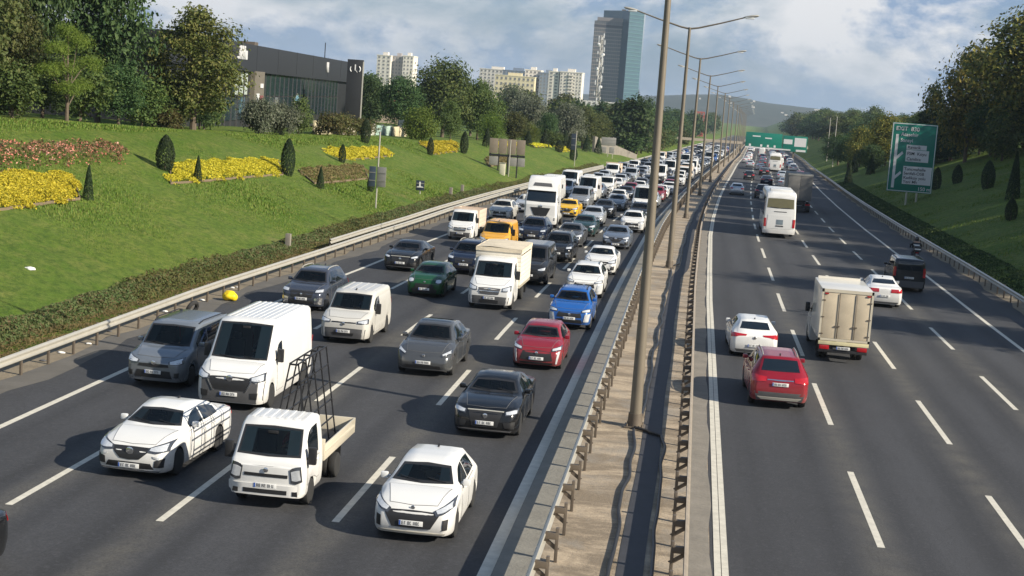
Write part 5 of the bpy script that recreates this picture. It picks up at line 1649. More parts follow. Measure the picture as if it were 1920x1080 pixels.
# the rest of the jam: cheaper copies, each still a thing of its own
FAR = {k: MD[k].joined('far_' + k) for k in ('hatch', 'sedan', 'suv', 'mpv', 'small_van', 'large_van')}
FAR['lorry'] = DM.joined('far_lorry')
CH = [('white', .34), ('pale', .13), ('silver', .08), ('dgrey', .11), ('black', .11), ('navy', .06), ('grey', .07), ('red', .03), ('blue', .03), ('bluegrey', .04)]
CW = {'pale': 'light grey', 'dgrey': 'dark grey', 'bluegrey': 'blue-grey'}
KW = {'hatch': 'hatchback', 'sedan': 'sedan', 'suv': 'sport utility car', 'mpv': 'people carrier', 'small_van': 'small van', 'large_van': 'tall van', 'lorry': 'truck with board sides'}
rf_ = random.Random(5)
LN = {-5.4: 'median lane', -8.95: 'second lane', -12.5: 'third lane', -15.9: 'outer lane'}
NM = lambda k, c: '%s %s' % (CW.get(c, c), KW[k])
for ln, ystart in ((-5.4, 128), (-8.95, 151), (-12.5, 152), (-15.9, 128)):
    y = ystart; Q = []
    while y < 560:
        k = rf_.choices(list(FAR), (30, 30, 22, 8, 7, 4, 2))[0]
        c = rf_.choices([a for a, _ in CH], [b for _, b in CH])[0]
        if k in ('large_van', 'lorry'): c = 'white'
        L = {'lorry': 5.8}.get(k, MD[k].spec['L'] if k in MD else 5)
        Q.append((k, c, y, L))
        y += L + rf_.uniform(3.0, 7.5) * (1 if y < 330 else 1.3)
    for i, (k, c, y, L) in enumerate(Q):
        yc = y + L / 2
        xx = rx(ln, yc) + rf_.uniform(-.35, .35)
        o = link('truck' if k == 'lorry' else 'van' if 'van' in k else 'car', FAR[k], None, (xx, yc - (1.7 if k == 'lorry' else 0), float(zr(yc)) - .245), -heading(ln, yc) + rf_.uniform(-.015, .015))
        o.material_slots[0].link = 'OBJECT'; o.material_slots[0].material = P(c)
        o.rotation_euler[0] = math.atan2(float(zr(yc + 2)) - float(zr(yc - 2)), 4)
        ahead = 'behind a ' + NM(*Q[i - 1][:2]) if i else 'first of the small ones'
        aft = ' and before a ' + NM(*Q[i + 1][:2]) if i + 1 < len(Q) else ''
        lab = '%s in the %s, %s%s' % (NM(k, c), LN[ln], ahead, aft)
        if len(lab.replace('-', ' ').split()) > 16: lab = '%s in the %s, %s' % (NM(k, c), LN[ln], ahead)
        tag(o, lab, 'truck' if k == 'lorry' else 'van' if 'van' in k else 'car', GJ)
for ln in (3.0, 6.5, 9.85, 13.1):
    y = {3.0: 348, 6.5: 262, 9.85: 262, 13.1: 262}[ln] + rf_.uniform(0, 20); prev = None
    where = {3.0: 'beside the median', 6.5: 'in the second lane', 9.85: 'in the third lane', 13.1: 'in the outer lane'}[ln]
    while y < 620:
        k = rf_.choices(('hatch', 'sedan', 'suv', 'mpv', 'large_van'), (30, 30, 20, 8, 4))[0]
        c = 'white' if 'van' in k else rf_.choices([a for a, _ in CH], [b for _, b in CH])[0]
        xx = rx(ln, y) + rf_.uniform(-.3, .3)
        if not (ln == 9.85 and 296 < y < 325) and not (ln > 13 and 300 < y < 320):
            o = link('van' if 'van' in k else 'car', FAR[k], None, (xx, y, float(zr(y)) + .003), math.pi - heading(ln, y))
            o.material_slots[0].link = 'OBJECT'; o.material_slots[0].material = P(c)
            lab = 'small %s driving away %s%s' % (NM(k, c), where, ' ahead of a ' + prev if prev else '')
            if len(lab.replace('-', ' ').split()) > 16: lab = 'small %s driving away %s' % (NM(k, c), where)
            tag(o, lab, 'van' if 'van' in k else 'car', GF)
            prev = NM(k, c)
        y += rf_.uniform(16, 42)

# ------------------------------------------------------------------ planting
LM = dict(
    cushion=leafmat('leaf_bright_pine', [(.05, .10, .014), (.10, .18, .022), (.15, .235, .035), (.2, .27, .05)]),
    dark=leafmat('leaf_dark', [(.016, .038, .014), (.031, .066, .021), (.052, .096, .03), (.082, .128, .038)]),
    olive=leafmat('leaf_olive', [(.028, .038, .012), (.055, .075, .020), (.085, .105, .028), (.12, .125, .04)]),
    lime=leafmat('leaf_lime', [(.035, .065, .010), (.07, .12, .016), (.115, .17, .024), (.16, .20, .035)]),
    yellowgreen=leafmat('leaf_yellowgreen', [(.034, .055, .014), (.075, .10, .022), (.12, .145, .034), (.19, .185, .055)]),
    grey=leafmat('leaf_greygreen', [(.045, .060, .036), (.085, .105, .062), (.13, .15, .095), (.19, .20, .145)]),
    mid=leafmat('leaf_mid', [(.024, .046, .013), (.052, .086, .021), (.084, .122, .03), (.125, .155, .04)]),
    rust=leafmat('leaf_rust', [(.045, .05, .016), (.085, .085, .028), (.12, .095, .034), (.10, .125, .034)]),
    autumn=leafmat('leaf_autumn', [(.026, .044, .014), (.065, .09, .022), (.14, .145, .03), (.26, .21, .04)]),
    yellow=leafmat('leaf_yellow', [(.10, .14, .02), (.28, .28, .02), (.46, .41, .02), (.58, .50, .03), (.64, .57, .06)], .2),
    rose=leafmat('leaf_rose', [(.035, .05, .02), (.06, .09, .025), (.08, .085, .03), (.13, .07, .035), (.09, .09, .03), (.12, .09, .04), (.55, .16, .14), (.6, .32, .27)], .2),
    hedge=leafmat('leaf_hedge', [(.035, .06, .02), (.065, .105, .03), (.10, .14, .045), (.13, .145, .055), (.14, .10, .05)]),
    dry=leafmat('leaf_dry', [(.12, .085, .035), (.2, .15, .07), (.13, .12, .04), (.26, .19, .09)]),
    cypress=leafmat('leaf_cypress', [(.010, .022, .010), (.018, .036, .014), (.030, .052, .018), (.045, .068, .022)]),
)
M_BARK = plain('bark', (.11, .085, .06), .9, var=.4, scale=4, bump=.6)


def leaves(C, N, size, rg_, aspect=.6, flat=.0):
    """leaf quads at the points C, turned mostly along N; every quad its own island"""
    n = len(C)
    N = N + rg_.normal(0, .55, (n, 3)); N /= np.linalg.norm(N, axis=1)[:, None] + 1e-9
    a = rg_.normal(0, 1, (n, 3)); a -= N * (a * N).sum(1)[:, None]; a /= np.linalg.norm(a, axis=1)[:, None] + 1e-9
    b = np.cross(N, a)
    s = size * rg_.uniform(.6, 1.35, (n, 1))
    V = np.stack([C - a * s, C - b * s * aspect + N * s * .18, C + a * s, C + b * s * aspect + N * s * .18], 1).reshape(-1, 3)
    F = np.arange(4 * n).reshape(n, 4)
    return V, F


def crown(lobes, n, size, seed, aspect=.6, hollow=.42, droop=0.0, frays=.12):
    """leaves gathered in twig clusters over the lobes [(centre, radii)] of a crown"""
    rg_ = np.random.default_rng(seed)
    w_ = np.array([np.prod(r) ** (2 / 3) for _, r in lobes]); w_ /= w_.sum()
    CC, NN = [], []
    for (c, r), q in zip(lobes, w_):
        nl = max(8, int(n * q)); ncl = max(6, nl // 22)
        d = rg_.normal(0, 1, (ncl, 3)); d /= np.linalg.norm(d, axis=1)[:, None]
        d[:, 2] = np.where(d[:, 2] < -.55, -d[:, 2] * .5, d[:, 2])
        rad = 1 - hollow * rg_.uniform(0, 1, (ncl, 1)) ** 1.5 + frays * rg_.normal(0, 1, (ncl, 1)).clip(-1, 1.9)
        cl = np.array(c) + d * rad * np.array(r)
        k = rg_.integers(0, ncl, nl)
        sp = .15 * np.mean(r) + size * 1.2
        P_ = cl[k] + rg_.normal(0, sp, (nl, 3)) * np.array([1, 1, .75])
        if droop: P_[:, 2] -= np.abs(rg_.normal(0, droop, nl))
        CC.append(P_); NN.append(d[k] + np.array([0, 0, .5]))
    return leaves(np.concatenate(CC), np.concatenate(NN), size, rg_, aspect)


def trunk_mesh(h, r_, lobes, seed, name='trunk'):
    rr = random.Random(seed); b = MB()
    bend = [(rr.uniform(-.04, .04) * h * t, rr.uniform(-.04, .04) * h * t, h * t) for t in (0, .3, .6, .85)]
    b.tube([(bend[0][0], bend[0][1], -.4)] + bend[1:], [r_ * 1.25, r_ * .85, r_ * .6, r_ * .3], 8)
    for i, (c, rad) in enumerate(lobes):
        t = .25 + .55 * rr.random(); z0 = min(h * t, c[2] * .85)
        mid = (c[0] * .45 + rr.uniform(-.2, .2), c[1] * .45 + rr.uniform(-.2, .2), z0 + (c[2] - z0) * .55)
        b.tube([(0, 0, z0 * .8), mid, (c[0], c[1], c[2] + rad[2] * .3)], [r_ * .42, r_ * .26, r_ * .06], 6)
    return b.mesh(name, [M_BARK])


TREES = {}


def tree_kind(key, lobes, n, size, mat, seed, th=None, tr=.22, **k):
    V, F = crown(lobes, n, size, seed, **k)
    H_ = max(c[2] + r[2] for c, r in lobes); W_ = 2 * max(math.hypot(c[0], c[1]) + r[0] for c, r in lobes)
    TREES[key] = (raw('crown', V, F, LM[mat]), trunk_mesh(th or H_ * .8, tr, lobes[:9], seed), H_, W_)


def rlobes(nl, W_, z0, z1, seed, top=.55, rad=(.24, .34), sq=.85):
    rr = random.Random(seed); out = []
    for i in range(nl):
        t = (i + .5) / nl; z = z0 + (z1 - z0) * t
        env = math.sin(math.pi * min(1, max(.06, t * .82 + .12))) ** .7
        a = i * 2.4 + rr.uniform(-.4, .4); d = W_ / 2 * env * rr.uniform(.35, .72) * (1 if t < .85 else .35)
        r_ = W_ * rr.uniform(*rad) * (.65 + .35 * env)
        out.append(((d * math.cos(a), d * math.sin(a), z), (r_, r_, r_ * sq)))
    return out


# unit: metres; each kind is made once and stood where the photograph has it
tree_kind('broad', rlobes(16, 8, 2.6, 9.2, 1), 12000, .17, 'dark', 1)
tree_kind('broad2', rlobes(14, 9, 2.2, 8.6, 2), 11000, .19, 'mid', 2)
tree_kind('open', rlobes(26, 8.0, 1.4, 8.8, 3, rad=(.13, .2)), 15000, .13, 'yellowgreen', 3, frays=.3, hollow=.7)
tree_kind('olive', rlobes(16, 6, 1.6, 8.0, 4), 11000, .15, 'olive', 4)
tree_kind('cushion', [((-1.25, 0, 4.7), (.85, .8, .5)), ((1.0, .2, 5.2), (1.0, .9, .55)), ((1.75, -.3, 3.9), (.85, .8, .5)), ((-1.7, .3, 3.3), (.9, .8, .45)), ((.1, .5, 3.5), (.9, .8, .5)), ((-.7, -.6, 2.2), (.9, .8, .45)), ((1.5, .5, 2.5), (.85, .8, .45)), ((-.2, 0, 5.9), (.7, .65, .45))], 14000, .075, 'cushion', 5, th=5.2, tr=.13, hollow=.12, frays=.02, aspect=.3)
tree_kind('conifer', [((.15 * math.sin(i * 2), .15 * math.cos(i * 3), 1.6 + i * .95), (2.7 - i * .24, 2.7 - i * .24, .75)) for i in range(10)], 9000, .15, 'cypress', 6, th=10.5, hollow=.5, frays=.2, droop=.25)
tree_kind('greybush', rlobes(9, 4.6, .7, 2.6, 7, rad=(.22, .3)), 6500, .12, 'grey', 7, th=1.6, tr=.1, frays=.3)
tree_kind('bush', rlobes(8, 4, .7, 3.2, 8, rad=(.24, .32)), 5000, .12, 'mid', 8, th=2, tr=.1)
tree_kind('limebush', rlobes(9, 6, .8, 3.4, 9, rad=(.24, .32)), 6000, .13, 'lime', 9, th=2, tr=.12, droop=.3)
tree_kind('willow', rlobes(12, 5, 1.2, 4.6, 10, rad=(.2, .28)), 7000, .13, 'lime', 10, th=3.6, tr=.16, droop=.9, aspect=.3)
tree_kind('greytree', rlobes(15, 8, 2.0, 8.0, 11), 9000, .19, 'grey', 11)
tree_kind('autumn', rlobes(18, 9, 2.4, 10.0, 12), 12000, .2, 'autumn', 12)
tree_kind('rustbush', rlobes(7, 3.4, .6, 2.4, 13, rad=(.24, .32)), 3600, .12, 'rust', 13, th=1.4, tr=.08, frays=.3)
tree_kind('fartree', rlobes(9, 7, 2.0, 8.0, 14), 2600, .34, 'dark', 14)
tree_kind('fartree2', rlobes(9, 7, 2.0, 8.0, 15), 2600, .34, 'mid', 15)
tree_kind('fartree3', rlobes(9, 7, 2.0, 8.0, 16), 2600, .34, 'olive', 16)


KC = dict(fartree='dark', fartree2='mid green', fartree3='olive', broad='dark', broad2='mid green', bush='rounded green', autumn='golden')


def far_label(kind, h, y, tail, cuts, seen=set()):
    size = 'low' if h < 6 else 'tall' if h > 13 else 'medium'
    d = sum(y > c for c in cuts)
    return '%s %s tree %s, %s' % (size, KC[kind], tail, ('nearest part', 'nearer part', 'middle part', 'farther part', 'farthest part')[min(4, d)])


def plant(kind, x, y, h, w_, label, cat='tree', group=None, name=None, z=None, rot=None, sink=.15):
    cm, tm, H_, W_ = TREES[kind]
    zz = float(land(x, y)) if z is None else z
    t = thing(name or ('shrub' if 'bush' in kind else 'tree'), label, cat, (x, y, zz - sink), rnd.uniform(0, 6.28) if rot is None else rot, group)
    t.scale = (w_ / W_, w_ / W_, h / H_)
    link('crown', cm, t); link('trunk', tm, t)
    return t


G1 = 'trees and shrubs along the top of the left bank'
plant('olive', -42.6, 86, 9.5, 6.6, 'large brownish-green conifer filling the top left corner', 'tree', G1)
plant('olive', -43.5, 93.5, 7.4, 4.6, 'brownish-green tree between the corner conifer and the lime cushion pine', 'tree', G1)
plant('bush', -40.6, 87.5, 3.4, 4.4, 'low dark green bush under the corner conifer', 'bush', G1)
plant('cushion', -39.2, 92.2, 6.1, 4.6, 'bright lime pine clipped into round cushions', 'tree', G1, rot=1.2)
plant('broad', -44.0, 109, 14.5, 9.5, 'very tall dark green tree whose top leaves the frame', 'tree', G1)
plant('broad', -46.0, 100, 15.5, 8.0, 'tall dark tree behind the lime cushion pine', 'tree', G1)
plant('broad', -48, 92, 15, 9, 'dark tree high in the top left corner, behind the brownish conifer', 'tree', G1)
plant('bush', -40.5, 113, 4.0, 5.2, 'dark low bush below the very tall dark green tree', 'bush', G1)
plant('open', -38.4, 114, 9.6, 8.6, 'open yellow-green tree with upright shoots, in front of the dark showroom', 'tree', G1)
plant('rustbush', -39.2, 110.5, 1.6, 2.6, 'small brownish bush at the foot of the open yellow-green tree', 'bush', G1)
for i, (x, y, h, w_) in enumerate(((-42.5, 96, 4.2, 5.5), (-42.0, 101, 4.6, 5.5), (-41.2, 106, 4.4, 5.0), (-40.6, 109, 3.6, 4.2), (-40.2, 121, 3.6, 4.0), (-40.8, 124, 4.2, 4.0))):
    plant('bush' if i % 2 else 'broad', x, y, h, w_, ('dark bush in the thicket hiding the showroom wall, %s', 'dark low tree in the thicket hiding the showroom wall, %s')[1 - i % 2] % ('at its left end', 'below the lime cushion pine', 'left of the very tall tree', 'under the very tall tree', 'right of the open tree', 'against the pale panes')[i], 'bush', 'thicket below the tall trees of the left bank')
plant('bush', -41.5, 118, 3.0, 3.4, 'dark green bush behind the open yellow-green tree', 'bush', G1)
plant('greybush', -37.0, 127, 3.2, 3.4, 'silver-grey bush in front of the pale showroom windows', 'bush', G1)
plant('greybush', -36.4, 131.5, 3.0, 3.4, 'silver-grey bush right of the first silver-grey one', 'bush', G1)
plant('bush', -37.9, 143.5, 3.7, 3.0, 'round green bush below the blue flag', 'bush', G1)
plant('rustbush', -36.6, 150, 2.4, 3.2, 'brownish-green bush beside the pale painted wall', 'bush', G1)
plant('rustbush', -37.6, 160, 2.3, 4.2, 'brownish bush growing over the pale painted wall', 'bush', G1)
plant('rustbush', -38.0, 171, 2.0, 4.6, 'brownish bush on the wall in front of the black pylon', 'bush', G1)
plant('broad', -51.0, 236, 8.6, 7.5, 'dark tree right behind the black pylon', 'tree', G1)
plant('broad2', -46.0, 246, 7.0, 5, 'dark rounded tree between the pylon and the red roof', 'tree', G1)
plant('broad2', -39.5, 236, 12.3, 13.0, 'broad green tree standing highest on the left horizon', 'tree', G1)
plant('broad', -43.2, 222, 8.6, 8.0, 'dark tree at the left foot of the broad green tree', 'tree', G1)
plant('broad2', -34.5, 240, 9.6, 9.0, 'green tree leaning right from the broad green tree', 'tree', G1)
plant('limebush', -32.8, 181, 4.4, 5.0, 'light green feathery shrub behind the yellow beds', 'bush', G1)
plant('limebush', -34.4, 186, 3.6, 4.4, 'light green shrub left of the feathery one', 'bush', G1)
plant('broad2', -30.9, 191, 5.4, 3.4, 'mid green small tree beside the light green shrubs', 'tree', G1)
plant('willow', -30.4, 226, 5.0, 5.2, 'drooping light green tree right of the broad green tree', 'tree', G1)
plant('olive', -29.8, 248, 5.2, 5.6, 'rounded olive-yellow tree on the bank', 'tree', G1)
plant('greytree', -40, 330, 12.5, 11.5, 'dark grey-green tree under the white apartment blocks', 'tree', G1)
plant('greytree', -33.0, 300, 10.0, 10.0, 'grey-olive tree left of the small back-to-front signs', 'tree', G1)
plant('greytree', -27.2, 318, 9.6, 9.5, 'grey-olive tree in front of the widest white apartment block', 'tree', G1)
plant('olive', -24.6, 330, 9.2, 9.4, 'brown-olive tree left of the glass tower', 'tree', G1)
plant('olive', -21.6, 338, 8.2, 7.0, 'small brown-olive tree below the radio mast', 'tree', G1)
plant('fartree', -15.2, 345, 12.2, 11.0, 'large dark tree where the left bank ends', 'tree', G1)
plant('greytree', -13.6, 352, 9.2, 7.5, 'grey-green tree half hidden by the nearest lamp post', 'tree', G1)
plant('willow', -27.4, 252, 4.2, 4.2, 'small drooping shrub behind the big back-to-front board', 'bush', G1)
plant('bush', -25.5, 268, 3.0, 5.0, 'green bush on the bank behind the small yellow beds', 'bush', G1)
plant('broad', -27.8, 283, 6.5, 5.0, 'dark small tree behind the far yellow beds', 'tree', G1)
for i, (x, y, h, w_, k) in enumerate([(-58, 260, 9, 9, 'fartree'), (-66, 300, 11, 10, 'fartree2'), (-80, 330, 12, 12, 'fartree'), (-52, 350, 12, 11, 'fartree2'), (-62, 380, 13, 12, 'fartree'), (-75, 420, 12, 12, 'fartree3'),
                                      (-46, 400, 12, 11, 'fartree3'), (-55, 450, 13, 12, 'fartree'), (-36, 420, 11, 10, 'fartree2'), (-44, 500, 13, 13, 'fartree3'), (-30, 460, 11, 11, 'fartree'), (-22, 420, 10, 9, 'fartree3')]):
    kk, hh = k, h
    plant(kk, x, y, hh, w_, far_label(kk, hh, y, 'in the belt below the apartment blocks', (290, 340, 400, 450)), 'tree', 'trees of the belt behind the left bank')
for i in range(30):
    y = 345 + i * 9 + rnd.uniform(-3, 3); x = rx(-22.5 - rnd.uniform(0, 6), y)
    kk, hh = ('fartree', 'fartree2', 'fartree3')[i % 3], rnd.uniform(4, 8)
    plant(kk, x, y, hh, rnd.uniform(6, 9), far_label(kk, hh, y, 'overhanging the far end of the jam', (390, 440, 490, 550)), 'tree', 'low trees beside the far end of the jam')
for i in range(34):
    y = 400 + i * 16 + rnd.uniform(-8, 8)
    x = rx(-26 - abs(rnd.gauss(0, 14)), y) - 3
    kk, hh = rnd.choice(('fartree', 'fartree2', 'fartree3', 'fartree')), rnd.uniform(8, 14)
    plant(kk, x, y, hh, rnd.uniform(8, 12), far_label(kk, hh, y, 'left of the far jam', (450, 560, 680, 800)), 'tree', 'far trees on the left of the road')

G2 = 'trees on the right bank'
plant('autumn', 42.6, 206, 19.4, 20.0, 'tallest tree on the right bank, its golden top in the sun', 'tree', G2)
plant('autumn', 37.2, 221, 16.4, 13.0, 'golden-topped tree left of the tallest one on the right bank', 'tree', G2)
plant('broad', 44.5, 219, 13, 10, 'dark tree under the golden crowns on the right', 'tree', G2)
plant('broad', 39.8, 213, 8.5, 9, 'dark undergrowth tree at the foot of the tallest right tree', 'tree', G2)
for i in range(22):
    y = 196 + i * 6.5 + rnd.uniform(-2, 2); x = rx(18.2 + rnd.uniform(17, 25), y)
    kk, hh = ('broad', 'bush', 'broad2')[i % 3], rnd.uniform(4.5, 7.5)
    plant(kk, x, y, hh, rnd.uniform(7, 9.5), far_label(kk, hh, y, 'filling the gaps under the right bank trees', (225, 250, 275, 305)), 'bush', 'thicket under the trees of the right bank')
plant('conifer', 35.0, 240, 12.8, 7.8, 'dark pointed conifer directly above the green exit sign', 'tree', G2)
plant('conifer', 37.6, 236, 10.5, 6.5, 'dark conifer right of the one above the green sign', 'tree', G2)
plant('autumn', 33.4, 280, 9.4, 9.5, 'olive and gold tree left of the green exit sign', 'tree', G2)
plant('autumn', 31.6, 306, 8.0, 8.5, 'gold-flecked tree above the shaded guard rail', 'tree', G2)
plant('broad', 29.8, 268, 5.0, 6, 'dark bush mass on the right slope below the gold-flecked trees', 'bush', G2)
plant('broad', 30.6, 318, 6.4, 8, 'dark tree on the right slope before the gantry', 'tree', G2)
plant('broad', 31.0, 345, 6.6, 9, 'dark tree on the right slope nearest the gantry sign', 'tree', G2)
plant('broad2', 34.5, 330, 6.5, 8, 'green tree behind the dark trees of the right slope', 'tree', G2)
for i, (x, y, h, w_) in enumerate([(39.5, 62, 12.0, 9), (43, 74, 14.5, 10), (40, 86, 11, 9), (45, 95, 12, 11), (41, 104, 11.5, 12), (47, 113, 12.5, 11), (41.5, 123, 15.5, 11), (45, 133, 19, 12), (42.5, 143, 18, 11), (47, 152, 20, 12), (43, 162, 20, 12), (48, 171, 20.5, 12), (44, 181, 20, 12), (50, 192, 19, 12)]):
    plant('broad' if i % 2 else 'autumn', x, y, h, w_ * 1.15, 'tree on the right bank outside the frame, shading the slope and the outer lanes', 'tree', 'trees that shade the right slope')
for i in range(17):  # second row added out of frame so the slope lies in full shade
    y = 66 + i * 9 + rnd.uniform(-2, 2)
    if 76 < y < 118: continue
    plant(('broad', 'autumn', 'broad2')[i % 3], 54 + rnd.uniform(-2, 3) + max(0, y - 190) * .05, y, rnd.uniform(14, 18), rnd.uniform(12, 15), 'unseen tree added in a second row behind the shading trees to deepen the shade', 'tree', 'trees that shade the right slope')
for i in range(46):
    y = 360 + i * 13 + rnd.uniform(-6, 6)
    x = rx(24 + abs(rnd.gauss(0, 13)), y) + 2
    kk, hh = rnd.choice(('fartree', 'fartree2', 'fartree3')), rnd.uniform(4.5, 7.5) + max(0, y - 450) * .012
    plant(kk, x, y, hh, rnd.uniform(8, 12), far_label(kk, hh, y, 'on the wooded rise right of the gantry', (450, 560, 680, 800)), 'tree', 'far trees on the right of the road')
for i in range(30):
    y = rnd.uniform(640, 1000); x = rx(30, y) + rnd.uniform(0, 70)
    kk, hh = rnd.choice(('fartree', 'fartree2', 'fartree2')), rnd.uniform(9, 14)
    plant(kk, x, y, hh, rnd.uniform(10, 14), far_label(kk, hh, y, 'on the hazy far rise to the right', (700, 780, 860, 930)), 'tree', 'far trees on the right of the road')

# clipped cypresses on both banks
def cyp_mesh(kind, seed):
    rg_ = np.random.default_rng(seed); n = 2600
    t = rg_.uniform(0, 1, n) ** .85; a = rg_.uniform(0, 6.283, n)
    r_ = (.5 * np.sin(np.clip(t * .85 + .15, 0, 1) * math.pi) ** .6 if kind == 'egg' else .5 * (1 - t) ** .75 + .03) * rg_.uniform(.82, 1.05, n)
    C = np.stack([r_ * np.cos(a), r_ * np.sin(a), t], 1)
    N = np.stack([np.cos(a), np.sin(a), .5 + 0 * a], 1)
    return raw('crown', *leaves(C, N, .042, rg_, .5), LM['cypress'])


CY = {'egg': cyp_mesh('egg', 1), 'cone': cyp_mesh('cone', 2)}
cy_trunk = MB().tube([(0, 0, -.15), (0, 0, .5)], [.06, .03], 6).mesh('trunk', [M_BARK])
CL = [(-31.8, 89.6, 2.15, 1.12, 'egg', 'dark egg-shaped cypress left of the second yellow bed'), (-30, 90.4, 1.6, .55, 'cone', 'slim dark cypress standing in the left end of the second yellow bed'), (-30.2, 74, 1.75, .55, 'cone', 'slim cypress at the right end of the nearest yellow bed'),
      (-28.9, 107, 2.65, 1.0, 'egg', 'tallest egg-shaped cypress, at the right end of the second yellow bed'), (-26.6, 107.6, 1.55, .62, 'cone', 'small cypress below the tallest egg-shaped one'), (-29.5, 126.4, 1.6, .62, 'egg', 'cypress in the left end of the third yellow bed'),
      (-32.6, 149.2, 2.4, 1.0, 'egg', 'cypress in front of the pale painted wall'), (-24.9, 117, 1.3, .6, 'egg', 'small cypress right behind the pole with the grey sign backs'), (-28.5, 163.4, 1.9, .75, 'egg', 'cypress at the left end of the fourth yellow bed'),
      (-27.6, 181.5, 2.6, 1.0, 'egg', 'cypress at the right end of the fourth yellow bed'), (-28.2, 205.5, 2.4, 1.3, 'cone', 'dark cypress left of the big back-to-front board'), (-26.8, 243.2, 2.2, 1.5, 'cone', 'cypress just behind the right end of the big board'),
      (-25.2, 253.9, 2.9, 1.6, 'cone', 'cypress two steps right of the big board'), (-22.5, 251.8, 2.0, 1.4, 'egg', 'low cypress in front of the small far yellow beds'), (-21.9, 265.2, 2.4, 1.5, 'cone', 'cypress between the small far yellow beds'), (-19.7, 247.4, 2.2, 1.3, 'egg', 'low round cypress by the slim dark road sign'),
      (-24.0, 280, 3.4, 1.7, 'cone', 'far cypress above the slim dark road sign'), (-20.4, 285, 3.0, 1.6, 'cone', 'far cypress left of the small back-to-front board'), (-18.6, 291, 3.2, 1.6, 'cone', 'farthest cypress of the left bank')]
for x, y, h, w_, k, lab in CL:
    t = thing('cypress', lab, 'cypress', (x, y, float(land(x, y)) - .06), rnd.uniform(0, 6), 'clipped cypresses on the left bank'); t.scale = (w_, w_, h)
    link('crown', CY[k], t); link('trunk', cy_trunk, t)
CR = [(30.4, 184.4, 2.3, 1.2, 'egg', 'short cypress just right of the green exit sign'), (30.4, 165.3, 3.0, 1.4, 'egg', 'broad cypress in the middle of the shaded slope'), (29.2, 145.9, 4.4, 1.3, 'cone', 'tall slim cypress near the right edge of the picture'),
      (25.9, 129.3, 1.8, 1.0, 'egg', 'low round cypress at the right edge, below the tall slim one'), (28.1, 184.5, 2.7, 1.1, 'egg', 'cypress half hidden by the green exit sign'), (29.2, 263.7, 3.4, 1.5, 'cone', 'cypress left of the green exit sign on the shaded slope'), (28.7, 286.5, 3.4, 1.6, 'cone', 'farther cypress left of the green exit sign'), (24.7, 253.5, 3.8, 1.4, 'cone', 'cypress nearest the shaded guard rail')]
for x, y, h, w_, k, lab in CR:
    t = thing('cypress', lab, 'cypress', (x, y, float(land(x, y)) - .06), rnd.uniform(0, 6), 'clipped cypresses on the right bank'); t.scale = (w_, w_, h)
    link('crown', CY[k], t); link('trunk', cy_trunk, t)


# beds of yellow foliage, edged with a low board
def bed(q, label, mat='yellow', n=5000, hgt=.36, size=.06, cat='flower bed', edge=True):
    q = [np.array(p, float) for p in q]
    c = sum(q) / 4; c3 = (c[0], c[1], float(land(c[0], c[1])))
    t = thing('flower_bed', label, cat, c3, 0, 'planted beds on the left bank')
    rg_ = np.random.default_rng(int(abs(c[0] * 10 + c[1])))
    u, v = rg_.uniform(0, 1, n), rg_.uniform(0, 1, n)
    P_ = ((q[0] * ((1 - u) * (1 - v))[:, None]) + q[1] * (u * (1 - v))[:, None] + q[2] * (u * v)[:, None] + q[3] * ((1 - u) * v)[:, None])
    P_ = P_ + np.stack([.22 * np.sin(P_[:, 1] * 1.7) + .12 * np.sin(P_[:, 1] * 4.1), .5 * np.sin(P_[:, 0] * 2.9)], 1) + rg_.normal(0, .06, P_.shape)
    ed = np.minimum(np.minimum(u, 1 - u) * 8, np.minimum(v, 1 - v) * 5).clip(0, 1) ** .5
    lump = .88 + .12 * np.sin(P_[:, 0] * 3.1) * np.sin(P_[:, 1] * 2.3)
    z = land(P_[:, 0], P_[:, 1]) + hgt * ed * lump * rg_.uniform(.72, 1.06, n)
    C = np.stack([P_[:, 0], P_[:, 1], z], 1) - np.array(c3)
    N = np.stack([rg_.normal(0, .4, n), rg_.normal(-.2, .4, n), np.full(n, .8)], 1)
    o = link('foliage', raw('foliage', *leaves(C, N, size, rg_, .6), LM[mat]), t)
    o['kind'] = 'stuff'
    if edge:
        b = MB()
        for i in range(4):
            a, e = q[i], q[(i + 1) % 4]
            if i == 2: continue
            for s_ in range(6):
                p0, p1 = a + (e - a) * s_ / 6, a + (e - a) * (s_ + 1) / 6
                b.bar((p0[0] - c3[0], p0[1] - c3[1], float(land(*p0)) - c3[2] + .05), (p1[0] - c3[0], p1[1] - c3[1], float(land(*p1)) - c3[2] + .01), .05, .14)
        b.build('edging', plain('bed_edging', (.16, .12, .075), .9), t)


bed([(-30.6, 62.0), (-30.3, 73.2), (-32.6, 77.6), (-34.4, 68.0)], 'nearest bed of bright yellow foliage, cut by the left edge of the picture', n=22000)
bed([(-30.2, 86.2), (-29.0, 106.2), (-31.2, 112.5), (-32.3, 92.0)], 'second bed of yellow foliage, between two dark cypresses', n=20000)
bed([(-29.8, 127.3), (-29.4, 147.0), (-30.9, 152.1), (-32.1, 129.1)], 'third bed of yellow foliage, behind the pole with grey sign backs', n=12000, size=.075)
bed([(-28.4, 165.5), (-28.2, 180.4), (-30.2, 191.4), (-31.2, 170.9)], 'fourth bed of yellow foliage, left of the big back-to-front board', n=7000, size=.1)
bed([(-27.6, 208), (-26.2, 228), (-27.4, 236), (-28.6, 214)], 'yellow bed behind the big back-to-front board', n=4000, size=.12)
bed([(-25.4, 240), (-24.4, 256), (-26.0, 262), (-27.0, 246)], 'small yellow bed right of the big back-to-front board', n=3500, size=.12)
bed([(-22.4, 254), (-21.6, 268), (-23.2, 276), (-24.2, 260)], 'pale yellow-green bed among the far cypresses', 'yellow', n=3500, size=.12)
